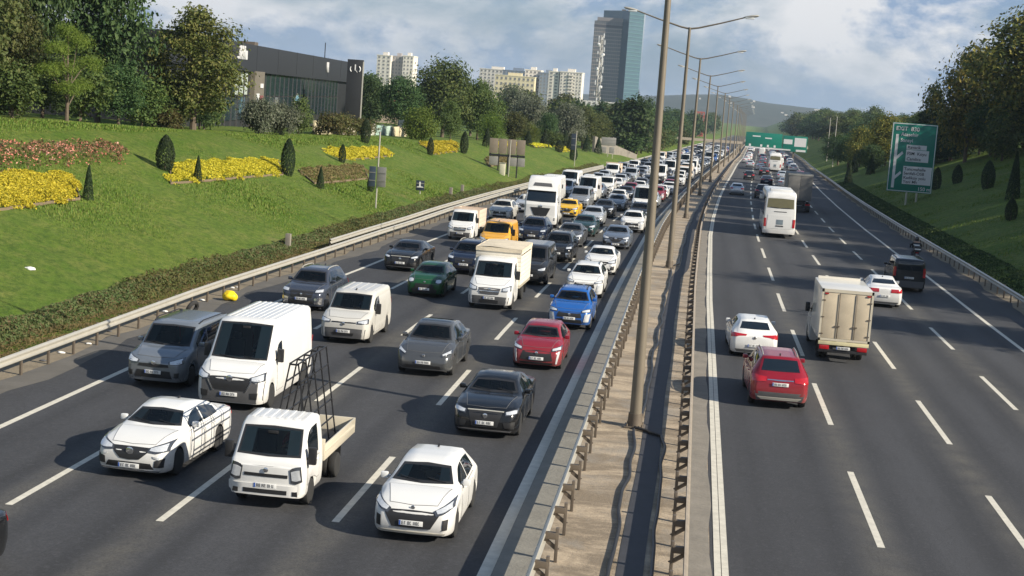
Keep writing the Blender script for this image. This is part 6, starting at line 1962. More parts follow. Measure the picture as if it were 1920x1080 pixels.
bed([(-34.0, 66.0), (-33.2, 86.0), (-34.9, 91.1), (-36.4, 72.0)], 'bed of red and pink roses above the nearest yellow bed', 'rose', n=5200, hgt=.75, size=.07, edge=False)
bed([(-27.2, 108.3), (-26.5, 123.3), (-28.6, 130.6), (-29.3, 111.5)], 'bare dry bed with sparse roses below the third yellow bed', 'dry', n=5000, hgt=.35, size=.075)
bed([(-24.0, 178), (-23.2, 196), (-24.6, 204), (-25.6, 186)], 'dry reddish bed left of the big back-to-front board', 'dry', n=3000, hgt=.3, size=.1)


# the low hedge and weeds at the foot of the bank, and the mown grass itself
def carpet(name, u0, u1, y0, y1, n, hgt, size, mat, seed, side=-1, bias=1.0, aspect=.5, prof=None, label=None, cat=None):
    rg_ = np.random.default_rng(seed)
    Y = y0 + (y1 - y0) * rg_.uniform(0, 1, n) ** bias; u = rg_.uniform(0, 1, n)
    X0 = -20.9 - (u0 + (u1 - u0) * u) if side < 0 else 18.2 + (u0 + (u1 - u0) * u)
    X = X0 + (sh(-20, Y) if side < 0 else sR(Y))
    pf = np.sin(np.clip(u, .02, .98) * math.pi) ** .5 if prof is None else prof(u, Y)
    lump = .72 + .28 * np.sin(Y * 1.3) * np.sin(Y * .37 + X)
    Z = land(X, Y) + hgt * pf * lump * rg_.uniform(.55, 1.05, n)
    N = np.stack([rg_.normal(.3, .5, n), rg_.normal(-.3, .5, n), np.full(n, .6)], 1)
    o = link(name, raw(name, *leaves(np.stack([X, Y, Z], 1), N, size, rg_, aspect), LM[mat]))
    if cat: tag(o, label, cat)
    else: o['kind'] = 'stuff'
    return o


carpet('hedge', 1.2, 2.5, 34, 150, 60000, .48, .075, 'hedge', 21, bias=1.5, label='long low hedge of grey-green and reddish leaves at the foot of the left bank', cat='hedge')
carpet('weeds', .15, 1.7, 34, 240, 42000, .34, .07, 'dry', 22, bias=1.4, aspect=.22, prof=lambda u, Y: .5 + .5 * np.sin(Y * .9 + u * 4) ** 2)
carpet('weeds', .9, 2.4, 60, 260, 26000, .55, .085, 'rust', 23, bias=1.2, aspect=.4, prof=lambda u, Y: .35 + .65 * np.clip(np.sin(Y * .21) + .6, 0, 1))
carpet('weeds', .4, 2.6, 52, 260, 22000, .5, .10, 'dark', 24, side=1, bias=1.2, aspect=.4)
M_BLADE = leafmat('leaf_grass', [(.048, .10, .011), (.084, .155, .018), (.125, .195, .027), (.19, .21, .05)], .25)


def blades(name, side, u0, u1, y0, y1, n, h, seed, bias):
    rg_ = np.random.default_rng(seed)
    Y = y0 + (y1 - y0) * rg_.uniform(0, 1, n) ** bias; u = u0 + (u1 - u0) * rg_.uniform(0, 1, n)
    X = (-20.9 - u + sh(-20, Y)) if side < 0 else (18.2 + u + sR(Y))
    Z = land(X, Y) - .02 + .10 * np.sin(X * .31 + Y * .11) * np.sin(Y * .17 - X * .05) * 0
    a = rg_.uniform(0, 6.283, n); w_ = .018 + Y * .00022
    hh = h * rg_.uniform(.5, 1.4, n) * (.7 + .5 * np.sin(X * .9) * np.sin(Y * .7))
    dx, dy = np.cos(a) * w_, np.sin(a) * w_
    lx, ly = rg_.normal(0, .35, n) * hh, rg_.normal(0, .35, n) * hh
    V = np.stack([np.stack([X - dx, Y - dy, Z - .08], 1), np.stack([X + dx, Y + dy, Z - .08], 1), np.stack([X + lx, Y + ly, Z + hh], 1)], 1).reshape(-1, 3)
    o = link(name, raw(name, V, np.arange(3 * n).reshape(n, 3), M_BLADE)); o['kind'] = 'stuff'


blades('grass', -1, 1.0, 20, 40, 170, 190000, .07, 31, 1.5)
blades('grass', 1, 1.0, 20, 75, 230, 60000, .13, 32, 1.2)

# ------------------------------------------------------------------ lettering
def text_mesh(s, size, mat, depth=.01, name='lettering', align='LEFT'):
    cu = bpy.data.curves.new(name, 'FONT'); cu.body = s; cu.size = size; cu.extrude = depth; cu.align_x = align; cu.offset = size * .012
    o = bpy.data.objects.new(name, cu); COL.objects.link(o)
    me = bpy.data.meshes.new_from_object(o.evaluated_get(bpy.context.evaluated_depsgraph_get()))
    bpy.data.objects.remove(o); bpy.data.curves.remove(cu)
    me.name = name; me.materials.clear(); me.materials.append(mat)
    return me


UPR = Matrix.Rotation(R(90), 4, 'X')                          # from lying flat to standing, read from -y
M_SIGN = plain('sign_green', (.004, .165, .115), .35, var=.08)
M_SIGNW = plain('sign_white', (.62, .62, .62), .4, var=.05)
M_SIGNB = plain('sign_back_grey', (.28, .27, .25), .55, metal=.3, var=.15)
M_SIGNBR = plain('sign_back_brown', (.20, .165, .125), .7, var=.25)
M_GLAZ = plain('showroom_glass', (.02, .035, .045), .08, var=.4, scale=.6, coat=.5)
M_FASCIA = plain('black_fascia', (.017, .018, .020), .5, var=.15)

# green exit sign on its post
gz = float(land(23.7, 175.2))
gs = thing('road_sign', 'large green exit sign with white route diagram on the shaded right slope', 'road sign', (23.75, 175.0, gz), R(-4))
MB().box(-2.45, 2.45, 0, .05, 1.35, 9.0, ch=.02).build('panel', M_SIGN, gs)
bd = MB()
for x0, x1, z0, z1 in ((-2.40, 2.40, 8.86, 8.94), (-2.40, 2.40, 1.41, 1.49), (-2.40, -2.32, 1.49, 8.86), (2.32, 2.40, 1.49, 8.86)): bd.box(x0, x1, -.012, 0.001, z0, z1)
bd.build('border', M_SIGNW, gs)
ar = MB().box(-1.98, -1.68, -.016, .001, 1.75, 7.7)
ar.add([(-1.68, -.014, 4.9), (-1.68, -.014, 5.3), (-1.15, -.014, 5.85), (-1.0, -.014, 5.6)], [(0, 1, 2, 3)]).add([(-1.68, -.014, 2.7), (-1.68, -.014, 3.1), (-1.15, -.014, 3.65), (-1.0, -.014, 3.4)], [(0, 1, 2, 3)])
ar.build('route_diagram', M_SIGNW, gs)
for x0, x1, z0, z1 in ((-.72, 1.45, 6.10, 6.62), (-.72, 1.75, 4.75, 6.05), (-.85, 2.25, 2.25, 4.25)): MB().box(x0, x1, -.018, .001, z0, z1).build('white_panel', M_SIGNW, gs)
for s_, x, z, sz, m_ in (('EXIT  830', -2.05, 8.15, .62, M_SIGNW), ('Atasehir', -1.45, 7.55, .55, M_SIGNW), ('Sanayi', -1.45, 6.9, .55, M_SIGNW), ('Kavacik', -.6, 6.2, .46, M_INK), ('FSM  Koyu', -.6, 5.5, .48, M_INK), ('Camlica', -.6, 4.9, .48, M_INK),
                         ('Tuncmahalle', -.75, 3.78, .46, M_INK), ('Serifali-OSB', -.75, 3.30, .46, M_INK), ('Kadikoy yolu', -.75, 2.82, .46, M_INK), ('Yeni Mh', -.75, 2.36, .46, M_INK), ('150 m', .9, 1.62, .55, M_SIGNW)):
    me = text_mesh(s_, sz, m_); me.transform(Matrix.Translation((x, -.022, z)) @ UPR); link('lettering', me, gs)
MB().tube([(-.2, .16, -.5), (-.2, .16, 8.4)], .11, 10).build('post', M_GALV, gs)
MB().tube([(.9, .16, -.8), (.9, .16, 8.4)], .11, 10).build('post', M_GALV, gs)

# gantry over both carriageways
gy = 470.0; gz0 = float(zr(gy))
ga = thing('sign_gantry', 'far sign gantry with a long green board across the free carriageway', 'sign gantry', (25, gy, gz0))
MB().box(-38, 8, .3, .9, 3.1, 3.9).build('beam', plain('gantry_paint', (.42, .36, .28), .6), ga)
for x in (-38, -12.2, 3.8): MB().box(x - .25, x + .25, .35, .85, -.5, 3.1).build('post', M_POLE, ga)
MB().box(-10.8, .1, .0, .3, 2.7, 7.0, ch=.03).build('panel', M_SIGN, ga)
MB().box(.35, 7.6, .0, .3, 2.0, 6.7, ch=.03).build('panel', M_SIGN, ga)
MB().box(-10.8, 2.8, -.25, .0, 2.25, 2.62).build('walkway', M_SIGNW, ga)
for x0, x1, z0, z1 in ((.6, 3.2, 4.2, 5.6), (3.8, 7.3, 3.6, 6.2), (4.4, 7.3, 2.1, 2.7)): MB().box(x0, x1, -.03, .001, z0, z1).build('white_panel', M_SIGNW, ga)
for x0, x1, z in ((-8.8, -6.4, 5.7), (-5.0, -3.0, 5.3)): MB().box(x0, x1, -.03, .001, z, z + .35).build('lettering', M_SIGNW, ga)
for x in (-9.4, -6.0, -4.0, -2.0): MB().box(x - .3, x + .3, -.03, .001, 2.8, 3.5).build('arrow', M_SIGNW, ga)

# signs seen from the back on the left verge
def post_sign(label, x, y, hp, panels, pr=.06, post2=None):
    t = thing('road_sign', label, 'road sign', (x, y, float(land(x, y))), R(rnd.uniform(-6, 6)))
    MB().tube([(0, .07, -.3), (0, .07, hp)], pr, 8).build('post', M_GALV, t)
    if post2 is not None: MB().tube([(post2, .07, -.3), (post2, .07, hp)], pr, 8).build('post', M_GALV, t)
    for (x0, x1, z0, z1, m_) in panels:
        p = MB().box(x0, x1, -.03, .0, z0, z1, ch=.01).build('panel', m_, t)
        b = MB()
        for q in (.3, .7): b.box(x0 + .03, x1 - .03, -.055, -.028, z0 + (z1 - z0) * q - .03, z0 + (z1 - z0) * q + .03)
        b.build('rail', M_SIGNB, p)
    return t


post_sign('slim pole carrying grey sign backs, one of them dark blue, on the left verge', -22.9, 109.6, 5.5, [(-.62, -.12, 1.5, 2.95, plain('sign_back_blue', (.05, .07, .10), .5)), (.0, .66, 1.5, 2.95, M_SIGNB)])
st = post_sign('small dark road sign with a white symbol behind the guard rail', -23.0, 128.0, 1.0, [(-.36, .36, .25, 1.1, plain('sign_dark_blue', (.02, .03, .05), .5))])
MB().box(-.09, .05, -.07, -.058, .62, .98).box(-.26, .26, -.07, -.058, .50, .58).prism([(-.2, .5), (.2, .5), (.0, .72)], 'y', -.069, -.057).build('symbol', M_SIGNW, st)
bo = thing('sign_board', 'big brownish road board seen from behind on two black posts', 'road sign', (-21.9, 177.5, float(land(-21.9, 177.5))), R(3))
for q in range(4): MB().box(-2.1 + q * 1.06, -2.1 + q * 1.06 + .99, -.05, .0, 2.3, 4.05, ch=.01).build('panel', M_SIGNBR, bo)
for (a, b_) in ((-2.05, -1.0), (.2, 1.2), (1.3, 2.15)): MB().box(a, b_, -.05, .0, .95, 1.95, ch=.01).build('panel', M_SIGNB, bo)
for x in (-1.95, -.95, .15, 1.25): MB().box(x - .08, x + .08, .0, .15, -.4, 4.1).build('post', M_BLACK, bo)
MB().box(-2.1, 2.1, -.06, .12, 2.0, 2.25).build('crossbeam', M_DARKST, bo)
cb = thing('cabinet', 'cream roadside cabinet in front of the big brownish board', 'cabinet', (-22.0, 175.0, float(land(-22.0, 175.0))))
MB().box(-.32, .32, -.22, .22, -.1, 1.3, ch=.02).build('housing', plain('cabinet_cream', (.55, .52, .40), .6), cb)
MB().box(-.27, .27, -.235, -.219, .1, 1.2, ch=.005).build('door', plain('cabinet_cream', (.55, .52, .40), .6), cb)
MB().box(-.36, .36, -.26, .26, 1.3, 1.35).build('roof', M_GALV, cb)
tag(MB().tube([(0, 0, -.4), (0, 0, 4.2)], .055, 8).build('post', M_GALV, None, (-21.4, 176.2, float(land(-21.4, 176.2)))), 'thin pale pole standing right of the cream cabinet', 'pole')
post_sign('slim dark road sign on a pale pole among the far cypresses', -18.6, 236.3, 5.4, [(-.75, -.05, 2.4, 4.9, plain('sign_dark_blue', (.02, .03, .05), .5))])
post_sign('small grey board seen from behind near the end of the left bank', -16.9, 294.0, 3.8, [(-1.4, 1.4, 2.1, 3.7, M_SIGNB), (-1.5, -.3, .7, 1.9, M_SIGNB), (.2, 1.2, .7, 1.9, M_SIGNB)], post2=.9)
for i, (x, y, lab) in enumerate(((-21.3, 134, 'stubby concrete post in the weeds behind the guard rail, beyond the small dark sign'), (-21.2, 140, 'second stubby concrete post in the weeds behind the guard rail'), (-21.9, 82, 'lone concrete post in the hedge at the foot of the grass bank'))):
    tag(MB().box(-.14, .14, -.14, .14, -.2, .9, ch=.02).build('concrete_post', M_SHOUL, None, (x, y, float(land(x, y)))), lab, 'post')
for i, (x0, y) in enumerate(((22, 345), (22.5, 395))):
    x = rx(x0, y)
    tag(MB().tube([(0, 0, -.4), (0, 0, 11)], [.12, .06], 8).build('pole', M_GALV, None, (x, y, float(land(x, y)))), 'thin pale pole rising from the shaded right verge', 'pole', 'thin poles along the right verge')

# rubbish by the road
rg_ = np.random.default_rng(3)
def lump(name, label, cat, loc, r_, mat, sq=(1, .8, .6), seed=0):
    bm = bmesh.new(); bmesh.ops.create_icosphere(bm, subdivisions=3, radius=1)
    rr = random.Random(seed)
    off = [Vector((rr.uniform(-9, 9), rr.uniform(-9, 9), rr.uniform(-9, 9))) for _ in range(2)]
    from mathutils import noise
    for v in bm.verts:
        k = 1 + .28 * noise.noise(v.co * 1.3 + off[0]) + .16 * noise.noise(v.co * 3.6 + off[1])
        v.co = Vector((v.co.x * sq[0], v.co.y * sq[1], max(v.co.z, -.55) * sq[2])) * k * r_
    me = bpy.data.meshes.new(name); bm.to_mesh(me); bm.free(); me.materials.append(mat)
    me.polygons.foreach_set('use_smooth', [True] * len(me.polygons))
    return tag(link(name, me, None, loc), label, cat)


lump('sack', 'bright yellow sack lying against the guard rail post', 'sack', (-19.3, 63.2, .02 - .25 + .16), .31, plain('yellow_plastic', (.75, .54, .01), .5, var=.2), (1.0, .8, .8), 4)
ty_ = MB()
ty_.tube([(.26 * math.cos(a), 0, .26 * math.sin(a) + .33) for a in np.linspace(0, 2 * math.pi, 19)], .085, 8)
o = ty_.build('tyre', M_RUB, None, (-19.45, 58.4, -.25)); o.rotation_euler = (R(22), 0, R(70)); tag(o, 'worn tyre leaning under the guard rail behind the silver-blue people carrier', 'tyre')
lump('litter', 'crumpled white bag lying on the grass near the left edge', 'litter', (-25.9, 57.8, float(land(-25.9, 57.8)) + .06), .17, M_WHITEP, (1.5, .9, .5), 8)
for i in range(9):
    y = rnd.uniform(46, 68); x = rx(-20.3 - rnd.uniform(0, .5), y)
    lump('litter', 'scrap of pale litter in the dust below the guard rail', 'litter', (x, y, -.22), rnd.uniform(.05, .11), M_WHITEP if i % 3 else M_GREYP, (1.3, .8, .4), i)['group'] = 'litter below the guard rail'

# ------------------------------------------------------------------ buildings
def frame_at(name, label, cat, x, y, z, ang): return thing(name, label, cat, (x, y, z), R(ang))


M_DARKMUL = plain('dark_mullion', (.07, .07, .072), .5)
M_PANE2 = plain('pale_panes', (.42, .48, .44), .2, var=.15)
sr = frame_at('showroom', 'dark glass showroom with a deep black fascia behind the trees on the left', 'building', -45.4, 146, 4.6, 94.8)
MB().box(-24, 82, .5, 24, -1.2, 5.4).build('wall', M_FASCIA, sr)
fa_ = MB()
fa_.add([(-24, 0, 5.3), (82, 0, 4.7), (82, 0, 7.7), (-24, 0, 7.95), (-24, 24.5, 5.3), (82, 24.5, 4.7), (82, 24.5, 7.7), (-24, 24.5, 7.95)], [(0, 1, 2, 3), (7, 6, 5, 4), (3, 2, 6, 7), (1, 0, 4, 5), (0, 3, 7, 4), (2, 1, 5, 6)])
fa_.build('fascia', M_FASCIA, sr)
for q in range(9): MB().box(-24 + q * 11.7, -24 + q * 11.7 + .06, -.02, .0, 5.25, 7.85).build('panel_joint', M_BLACK, sr)
pane = MB().box(0, 2.55, .40, .46, 0, 2.3).mesh('pane', [M_GLAZ]); pane_p = MB().box(0, 1.5, .38, .46, 0, 2.3).mesh('pane', [M_PANE2])
for q in range(26):
    for r_ in range(2):
        x = -1 + q * 2.75
        if 2.5 < x < 10 and r_ == 1: continue
        link('pane', pane, sr, (x + .08, 0, .2 + r_ * 2.45))
for q in range(3): link('pane', pane_p, sr, (3.2 + q * 2.1, 0, 2.75))
for q in range(27): MB().box(-1 + q * 2.75 - .035, -1 + q * 2.75 + .035, .34, .5, -.6, 5.1).build('mullion', M_DARKMUL, sr)
MB().box(10.2, 15.2, -.1, .5, -.8, 5.2).build('entrance_bay', plain('warm_grey_cladding', (.13, .115, .09), .7), sr)
MB().box(11.2, 12.6, -.16, -.08, -.4, 2.9).build('banner', M_SIGNW, sr)
MB().box(13.0, 14.8, -.14, -.08, -.6, 2.7).build('poster', plain('poster_red', (.16, .05, .05), .6, var=.5, scale=1), sr)
MB().box(13.0, 14.3, -.2, -.08, 3.5, 3.95).build('lamp_box', M_SIGNW, sr)
for k_, (s_, x, z, sz) in enumerate((('..ikhlu', 1.5, 6.3, 1.9), ('hl', 57, 5.9, 1.9))):
    me = text_mesh(s_, sz, M_SIGNW, .06); me.transform(Matrix.Translation((x, -.06, z)) @ UPR); link('lettering', me, sr)
MB().box(24, 26, 3, 5, 7.6, 8.5).build('roof_unit', M_GALVD, sr)
MB().tube([(58, .5, 7.6), (58, .5, 9.8)], .06, 6).build('aerial', M_DARKST, sr)

py_ = frame_at('pylon_sign', 'tall black pylon with a white emblem in front of the showroom', 'pylon sign', -42.4, 186, float(land(-42.4, 186)) - .3, 8)
MB().box(-.98, .98, -.28, .28, 0, 9.2, ch=.02).build('body', M_FASCIA, py_)
MB().box(.90, 1.02, -.32, .32, 0, 9.0).build('edge_strip', M_GALV, py_)
em = MB().tube([(.62 * math.cos(a), -.31, 8.05 + .5 * math.sin(a)) for a in np.linspace(2.6, 3.9, 8)], .07, 6).tube([(.62 * math.cos(a), -.31, 8.05 + .5 * math.sin(a)) for a in np.linspace(-.6, .7, 8)], .08, 6)
em.bar((0, -.31, 7.85), (0, -.31, 8.6), .13, .06).bar((0, -.31, 7.95), (.3, -.31, 7.65), .1, .06)
em.build('emblem', M_SIGNW, py_)
for i, (x, y, z, c) in enumerate(((-47.2, 168, 3.0, (.22, .42, .55)), (-47.6, 197, 2.6, (.5, .5, .5)))):
    t = frame_at('flag', ('light blue feather flag in front of the showroom glass', 'pale feather flag near the black pylon')[i], 'flag', x + 2.2, y, float(land(x + 2.2, y)), 10)
    MB().tube([(0, 0, 0), (0, 0, 3.4), (.3, 0, 4.0)], .03, 6).build('pole', M_GALV, t)
    MB().prism([(.03, 1.4), (.95, 1.3), (.75, 2.8), (.35, 3.9), (.03, 3.5)], 'y', -.012, .012).build('cloth', plain('flag_%d' % i, c, .7), t)

pw = thing('boundary_wall', 'low pale painted wall of yellow and mint panels at the top of the bank', 'wall', (-38.6, 150, 0))
WC = [(.48, .42, .28), (.46, .40, .26), (.24, .20, .17), (.42, .38, .30), (.30, .40, .36), (.44, .44, .38), (.30, .42, .38), (.34, .44, .38), (.52, .45, .30), (.52, .45, .30)]
for q in range(10):
    y0 = 2 + q * 4.4; x0 = .0 + q * .12
    zz = float(land(-38.6 + x0, 150 + y0))
    MB().box(x0 - .1, x0 + .1, y0, y0 + 4.3, zz - .4, zz + 1.35 - .03 * q, ch=.01).build('wall_panel', plain('wallpanel_%d' % q, WC[q], .85, var=.3, scale=1.5), pw)
    MB().box(x0 - .14, x0 + .14, y0 + 4.28, y0 + 4.42, zz - .4, zz + 1.45 - .03 * q).build('pier', M_SHOUL, pw)
MB().box(-.06, .06, 46, 50, float(land(-37, 198)), float(land(-37, 198)) + 2.1).build('gate_screen', plain('dark_screen', (.02, .03, .04), .6), pw)


M_FARGL = plain('far_window_glass', (.17, .165, .16), .3)


def block(label, x0, x1, y, zb_, zt_, wall, cols, rows, depth=22, glass=None, roof=True, side=True, name='apartment_block', balc=False):
    t = thing(name, label, 'building', ((x0 + x1) / 2, y, zb_), R(rnd.uniform(-3, 3)))
    W_, H_ = x1 - x0, zt_ - zb_
    MB().box(-W_ / 2, W_ / 2, 0, depth, -12, H_).build('wall', wall, t)
    cw, rh = W_ / cols, H_ / rows
    wm = MB().box(-cw * .24, cw * .24, -.02, .12, 0, rh * .46).mesh('window', [glass or M_FARGL]); sm = MB().box(-cw * .30, cw * .30, -.22, -.0, -.25, -.02).mesh('sill', [wall])
    for r_ in range(rows):
        for c_ in range(cols):
            o = link('window', wm, t, (-W_ / 2 + cw * (c_ + .5), -.04, rh * (r_ + .32))); link('sill', sm, o)
    if balc:
        for r_ in range(1, rows): MB().box(-W_ * .12, W_ * .12, -1.2, -.03, rh * r_ + .0, rh * r_ + 1.0).build('balcony', wall, t)
    if roof: MB().box(-W_ / 2 - .3, W_ / 2 + .3, -.3, depth + .3, H_, H_ + .7).build('parapet', wall, t); MB().box(-W_ * .2, W_ * .15, 6, 11, H_ + .7, H_ + 3.2).build('stair_head', wall, t)
    return t


WHT = plain('pale_render', (.66, .62, .55), .85, var=.1, scale=.2); GRY = plain('grey_render', (.36, .33, .31), .85, var=.12, scale=.2); BLU = plain('bluish_render', (.20, .24, .30), .8, var=.1, scale=.2)  # pale, grey and bluish wall renders
block('pale apartment block partly hidden by the black pylon', -276, -264, 1290, 6, 33.5, WHT, 3, 9)
block('grey apartment block with a dark stair strip between two pale blocks', -264, -253.5, 1296, 6, 33.6, GRY, 4, 9)
block('pale apartment block right of the grey one with the dark stair strip', -253.5, -244.5, 1290, 6, 34.4, WHT, 3, 9)
block('long low cream block with an orange top storey on the left horizon', -218, -183, 1500, 8, 31.5, WHT, 9, 7)
block('bluish apartment block between two cream ones', -190, -160, 1460, 8, 31.0, BLU, 8, 7)
block('cream apartment cube on the horizon', -161.5, -147, 1400, 8, 31.8, WHT, 4, 7)
block('yellowish low block in front of the bluish one', -186, -150, 1380, 6, 25.0, plain('yellow_render', (.62, .55, .36), .85), 9, 4)
block('bluish block beside the widest white apartment block', -147, -131, 1390, 6, 30.0, BLU, 5, 8)
block('narrow left wing of the widest white apartment block', -130, -121, 1302, 6, 30.2, WHT, 2, 9)
block('widest white apartment block, left of the glass tower', -120, -101.5, 1300, 6, 30.6, WHT, 7, 9, balc=True)

# the tower: a grey-brown slab in front of a teal glass one
M_TG = plain('tower_grey_glass', (.155, .145, .14), .3, var=.18, scale=.12, coat=.3); M_TT = plain('tower_teal_glass', (.055, .105, .13), .12, var=.22, scale=.1, coat=.6); M_TD = plain('tower_shade_and_mullion', (.018, .055, .085), .15, var=.2, scale=.1, coat=.5)  # darkest tone serves the painted shade on the corner and the mullions
tw = thing('office_tower', 'tall teal glass office tower with a grey-brown slab on its left', 'tower', (-86, 1500, 0))
MB().box(-23, 4, 0, 26, -14, 85.5).build('grey_slab', M_TG, tw)
MB().box(-20.5, 5, -.4, 26.3, 85.5, 88.9).build('crown_band', plain('tower_band', (.20, .18, .18), .5), tw)
MB().prism([(-16, 18), (3.5, 2), (10.5, -8), (24, 10), (24, 40), (-16, 40)], 'z', -14, 96.6).build('teal_slab', M_TT, tw)
MB().prism([(3.6, 1.6), (10.3, -8.0), (10.6, -8.3), (3.2, 1.3)], 'z', -14, 96.5).build('shaded_face', M_TD, tw)  # shade of the left face, painted as a sheet of darker glass
band = MB().box(-23.1, 4.1, -.25, .0, 0, .9).mesh('floor_band', [plain('tower_spandrel', (.24, .215, .20), .6)])
band2 = MB().prism([(10.75, -8.35), (24.3, 9.7), (24.1, 9.9), (10.5, -8.1)], 'z', 0, .55).mesh('floor_band', [plain('tower_spandrel_teal', (.08, .17, .19), .4)])
for k in range(23): link('floor_band', band, tw, (0, 0, 4 + k * 3.52))
for k in range(26): link('floor_band', band2, tw, (0, 0, 4 + k * 3.56))
mull = MB().box(-.12, .12, -.18, .0, 0, 85).mesh('mullion', [M_TD])
for k in range(15): link('mullion', mull, tw, (-22.4 + k * 1.85, 0, 0))
MB().box(-23.2, 4.2, -.3, .0, 79.5, 82.0).build('plant_storey', plain('tower_plant', (.05, .05, .06), .6), tw)
MB().box(2, 6, 8, 12, 96.6, 98.2).build('roof_unit', M_GALVD, tw)

ms = thing('radio_mast', 'lattice radio mast crowded with white antennas in front of the tower', 'mast', (-47, 700, float(zr(700)) - .5))
lg = MB(); H_ = 45.0
for k in range(3):
    a = 2 * math.pi * k / 3
    lg.tube([(1.4 * math.cos(a), 1.4 * math.sin(a), 0), (.5 * math.cos(a), .5 * math.sin(a), H_)], .12, 6)
for j in range(22):
    z0, z1 = H_ * j / 22, H_ * (j + 1) / 22
    for k in range(3):
        a, b_ = 2 * math.pi * k / 3, 2 * math.pi * (k + 1) / 3
        r0, r1 = 1.4 - .9 * z0 / H_, 1.4 - .9 * z1 / H_
        lg.bar((r0 * math.cos(a), r0 * math.sin(a), z0), (r1 * math.cos(b_), r1 * math.sin(b_), z1), .1)
lg.build('lattice', M_GALV, ms)
for j in range(26):
    z = H_ * (.18 + .82 * (j / 26) ** .7); a = j * 2.3
    MB().box(-.25, .25, -.15, .15, 0, 1.3 + .8 * (j % 3), ch=.04).build('antenna', M_SIGNW, ms, (1.5 * math.cos(a), 1.5 * math.sin(a) - .4, z))
for j, z in enumerate((22, 30, 36.5, 41)): MB().lathe([(.05, -.2), (.7, 0), (.75, .05), (.05, .02)], 'y', (1.2 * (-1) ** j, -1.2, z), 12).build('dish', M_SIGNW, ms)

block('long low white building at the foot of the tower', -92, -36, 1010, 2, 8.6, plain('white_cladding', (.66, .64, .60), .6), 16, 2, name='low_building', roof=False)
block('white flat-roofed building right of the tower, above the dark tree', -46, -32, 930, 3, 9.4, plain('white_cladding', (.66, .64, .60), .6), 5, 3, name='low_building', roof=False)
block('red and white shed roof far left of the gantry', -3, 2.6, 905, 1, 7.0, plain('red_shed', (.36, .09, .07), .7), 3, 2, name='shed', roof=False)
rh = thing('house', 'house with a red tiled roof between the pylon and the highest tree', 'house', (-80, 402, float(land(-80, 402))))
MB().box(-6, 6, 0, 9, -1, 5.6).build('wall', plain('house_wall', (.45, .36, .27), .85), rh)
MB().prism([(-6.6, 5.6), (6.6, 5.6), (0, 8.6)], 'y', -.6, 9.6).build('roof', plain('red_tiles', (.30, .10, .06), .8, var=.3), rh)
for x in (-4, -1.3, 1.3, 4): MB().box(x - .5, x + .5, -.05, .05, 2.6, 4.2).build('window', M_GLASS, rh)
ww = thing('retaining_wall', 'pale sloping ramp wall where the left bank ends', 'wall', (-20.4, 300, 0))
MB().prism([(0, float(zr(300)) + 4.4), (30, float(zr(330)) + .8), (30, float(zr(330)) - .6), (0, float(zr(300)) - .6)], 'x', .0, .5).build('wall', M_SHOUL, ww); ww.rotation_euler[2] = R(-14)

# ------------------------------------------------------------------ hills on the horizon
hx = [-2600, -1500, -900, -500, -300, -127, -40, 40, 100, 160, 290, 420, 600, 1000, 1800, 3000]
hz_ = [8, 14, 10, 14, 20, 25, 36, 41.5, 37, 29, 24, 18, 12, 8, 10, 4]
V, F = [], []
hY = [2500, 2750, 3000, 3250, 3500, 3900, 4600]; hk = [-.1, .28, .62, .88, 1.0, .8, -.2]
xs_ = np.arange(-2600, 3001, 25.0)
from mathutils import noise as mnoise
for Y, k in zip(hY, hk):
    for X in xs_:
        z = -16 + (np.interp(X * 3500 / max(Y, 3000) * 1.0, hx, hz_) + 16) * k
        V.append((X, Y, z + (2.2 * mnoise.noise(Vector((X * .012, Y * .01, 0))) + 1.0 * mnoise.noise(Vector((X * .05, Y * .04, 3)))) * max(k, 0)))
k = len(xs_)
for j in range(len(hY) - 1):
    for i in range(k - 1): F.append((j * k + i, j * k + i + 1, (j + 1) * k + i + 1, (j + 1) * k + i))
m, t, p = newmat('wooded_hill')
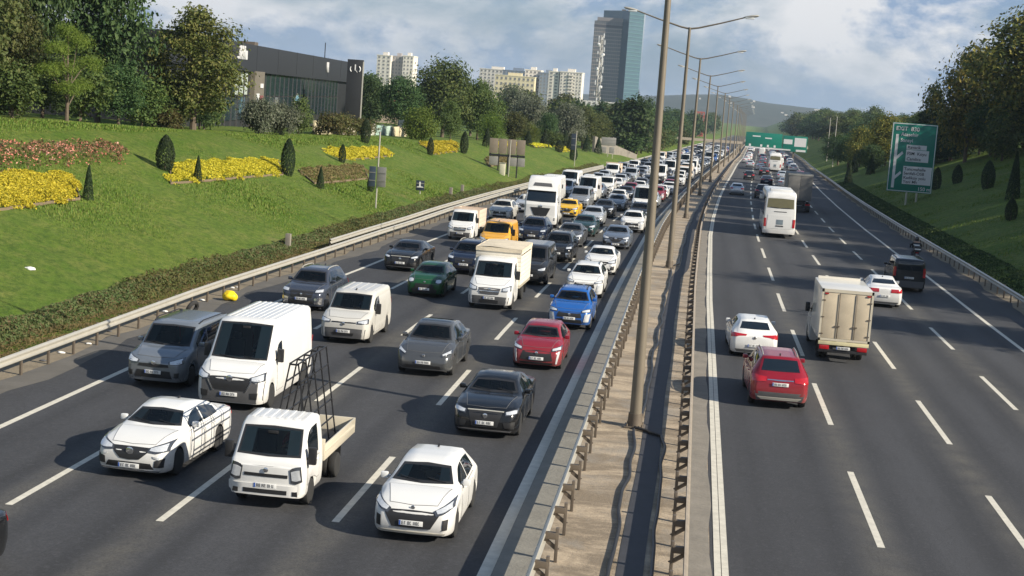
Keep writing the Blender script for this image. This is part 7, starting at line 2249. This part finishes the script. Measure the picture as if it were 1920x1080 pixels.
tcn = t.n('ShaderNodeTexCoord'); ob = tcn.outputs['Object']
c = t.mix(t.noise(ob, .02, 6, .7), (.018, .028, .020), (.042, .052, .036))
c = t.mix(t.ramp(t.noise(ob, .006, 4), [(.5, 0.), (.7, .6)]), c, (.07, .07, .06))
t.link(c, p.inputs['Base Color']); p.inputs['Roughness'].default_value = .95
tag(link('hill', raw('hill', V, F, m, smooth=True)), kind='structure')
hb = MB().box(-2.2, 2.2, 0, 5, -4, 2).mesh('house', [WHT])
for i in range(16):
    X = rnd.uniform(-150, 330); Y = rnd.uniform(2750, 3350)
    z = -16 + (float(np.interp(X * 3500 / max(Y, 3000), hx, hz_)) + 16) * float(np.interp(Y, hY, hk))
    o = link('house', hb, None, (X, Y, z + 1)); o.scale = (rnd.uniform(.6, 1.4), 1, rnd.uniform(.6, 1.3))
    tag(o, 'tiny pale house dotted on the hazy hill', 'house', 'houses on the far hill')

# ------------------------------------------------------------------ the air between
hzb = MB().box(-2900, 3100, -200, 4900, -22, 108).build('haze', plain('unused', (1, 1, 1)))
m = bpy.data.materials.new('haze_air'); m.use_nodes = True
nt = m.node_tree; nt.nodes.clear()
pvn = nt.nodes.new('ShaderNodeVolumePrincipled')
pvn.inputs['Color'].default_value = (.62, .78, .95, 1); pvn.inputs['Density'].default_value = .00011; pvn.inputs['Anisotropy'].default_value = .2
mo = nt.nodes.new('ShaderNodeOutputMaterial'); nt.links.new(pvn.outputs[0], mo.inputs['Volume'])
hzb.data.materials.clear(); hzb.data.materials.append(m)
hzb['kind'] = 'stuff'

for i in range(60):
    s_ = -1 if i % 2 else 1
    y = rnd.uniform(950, 1500); x = rx(0, y) + s_ * rnd.uniform(24, 110)
    kk, hh = rnd.choice(('fartree', 'fartree2', 'fartree3')), rnd.uniform(9, 17)
    plant(kk, x, y, hh, rnd.uniform(12, 20), far_label(kk, hh, y, 'down the valley %s of the road' % ('left' if s_ < 0 else 'right'), (1050, 1170, 1290, 1400)), 'tree', 'hazy trees far down the valley')
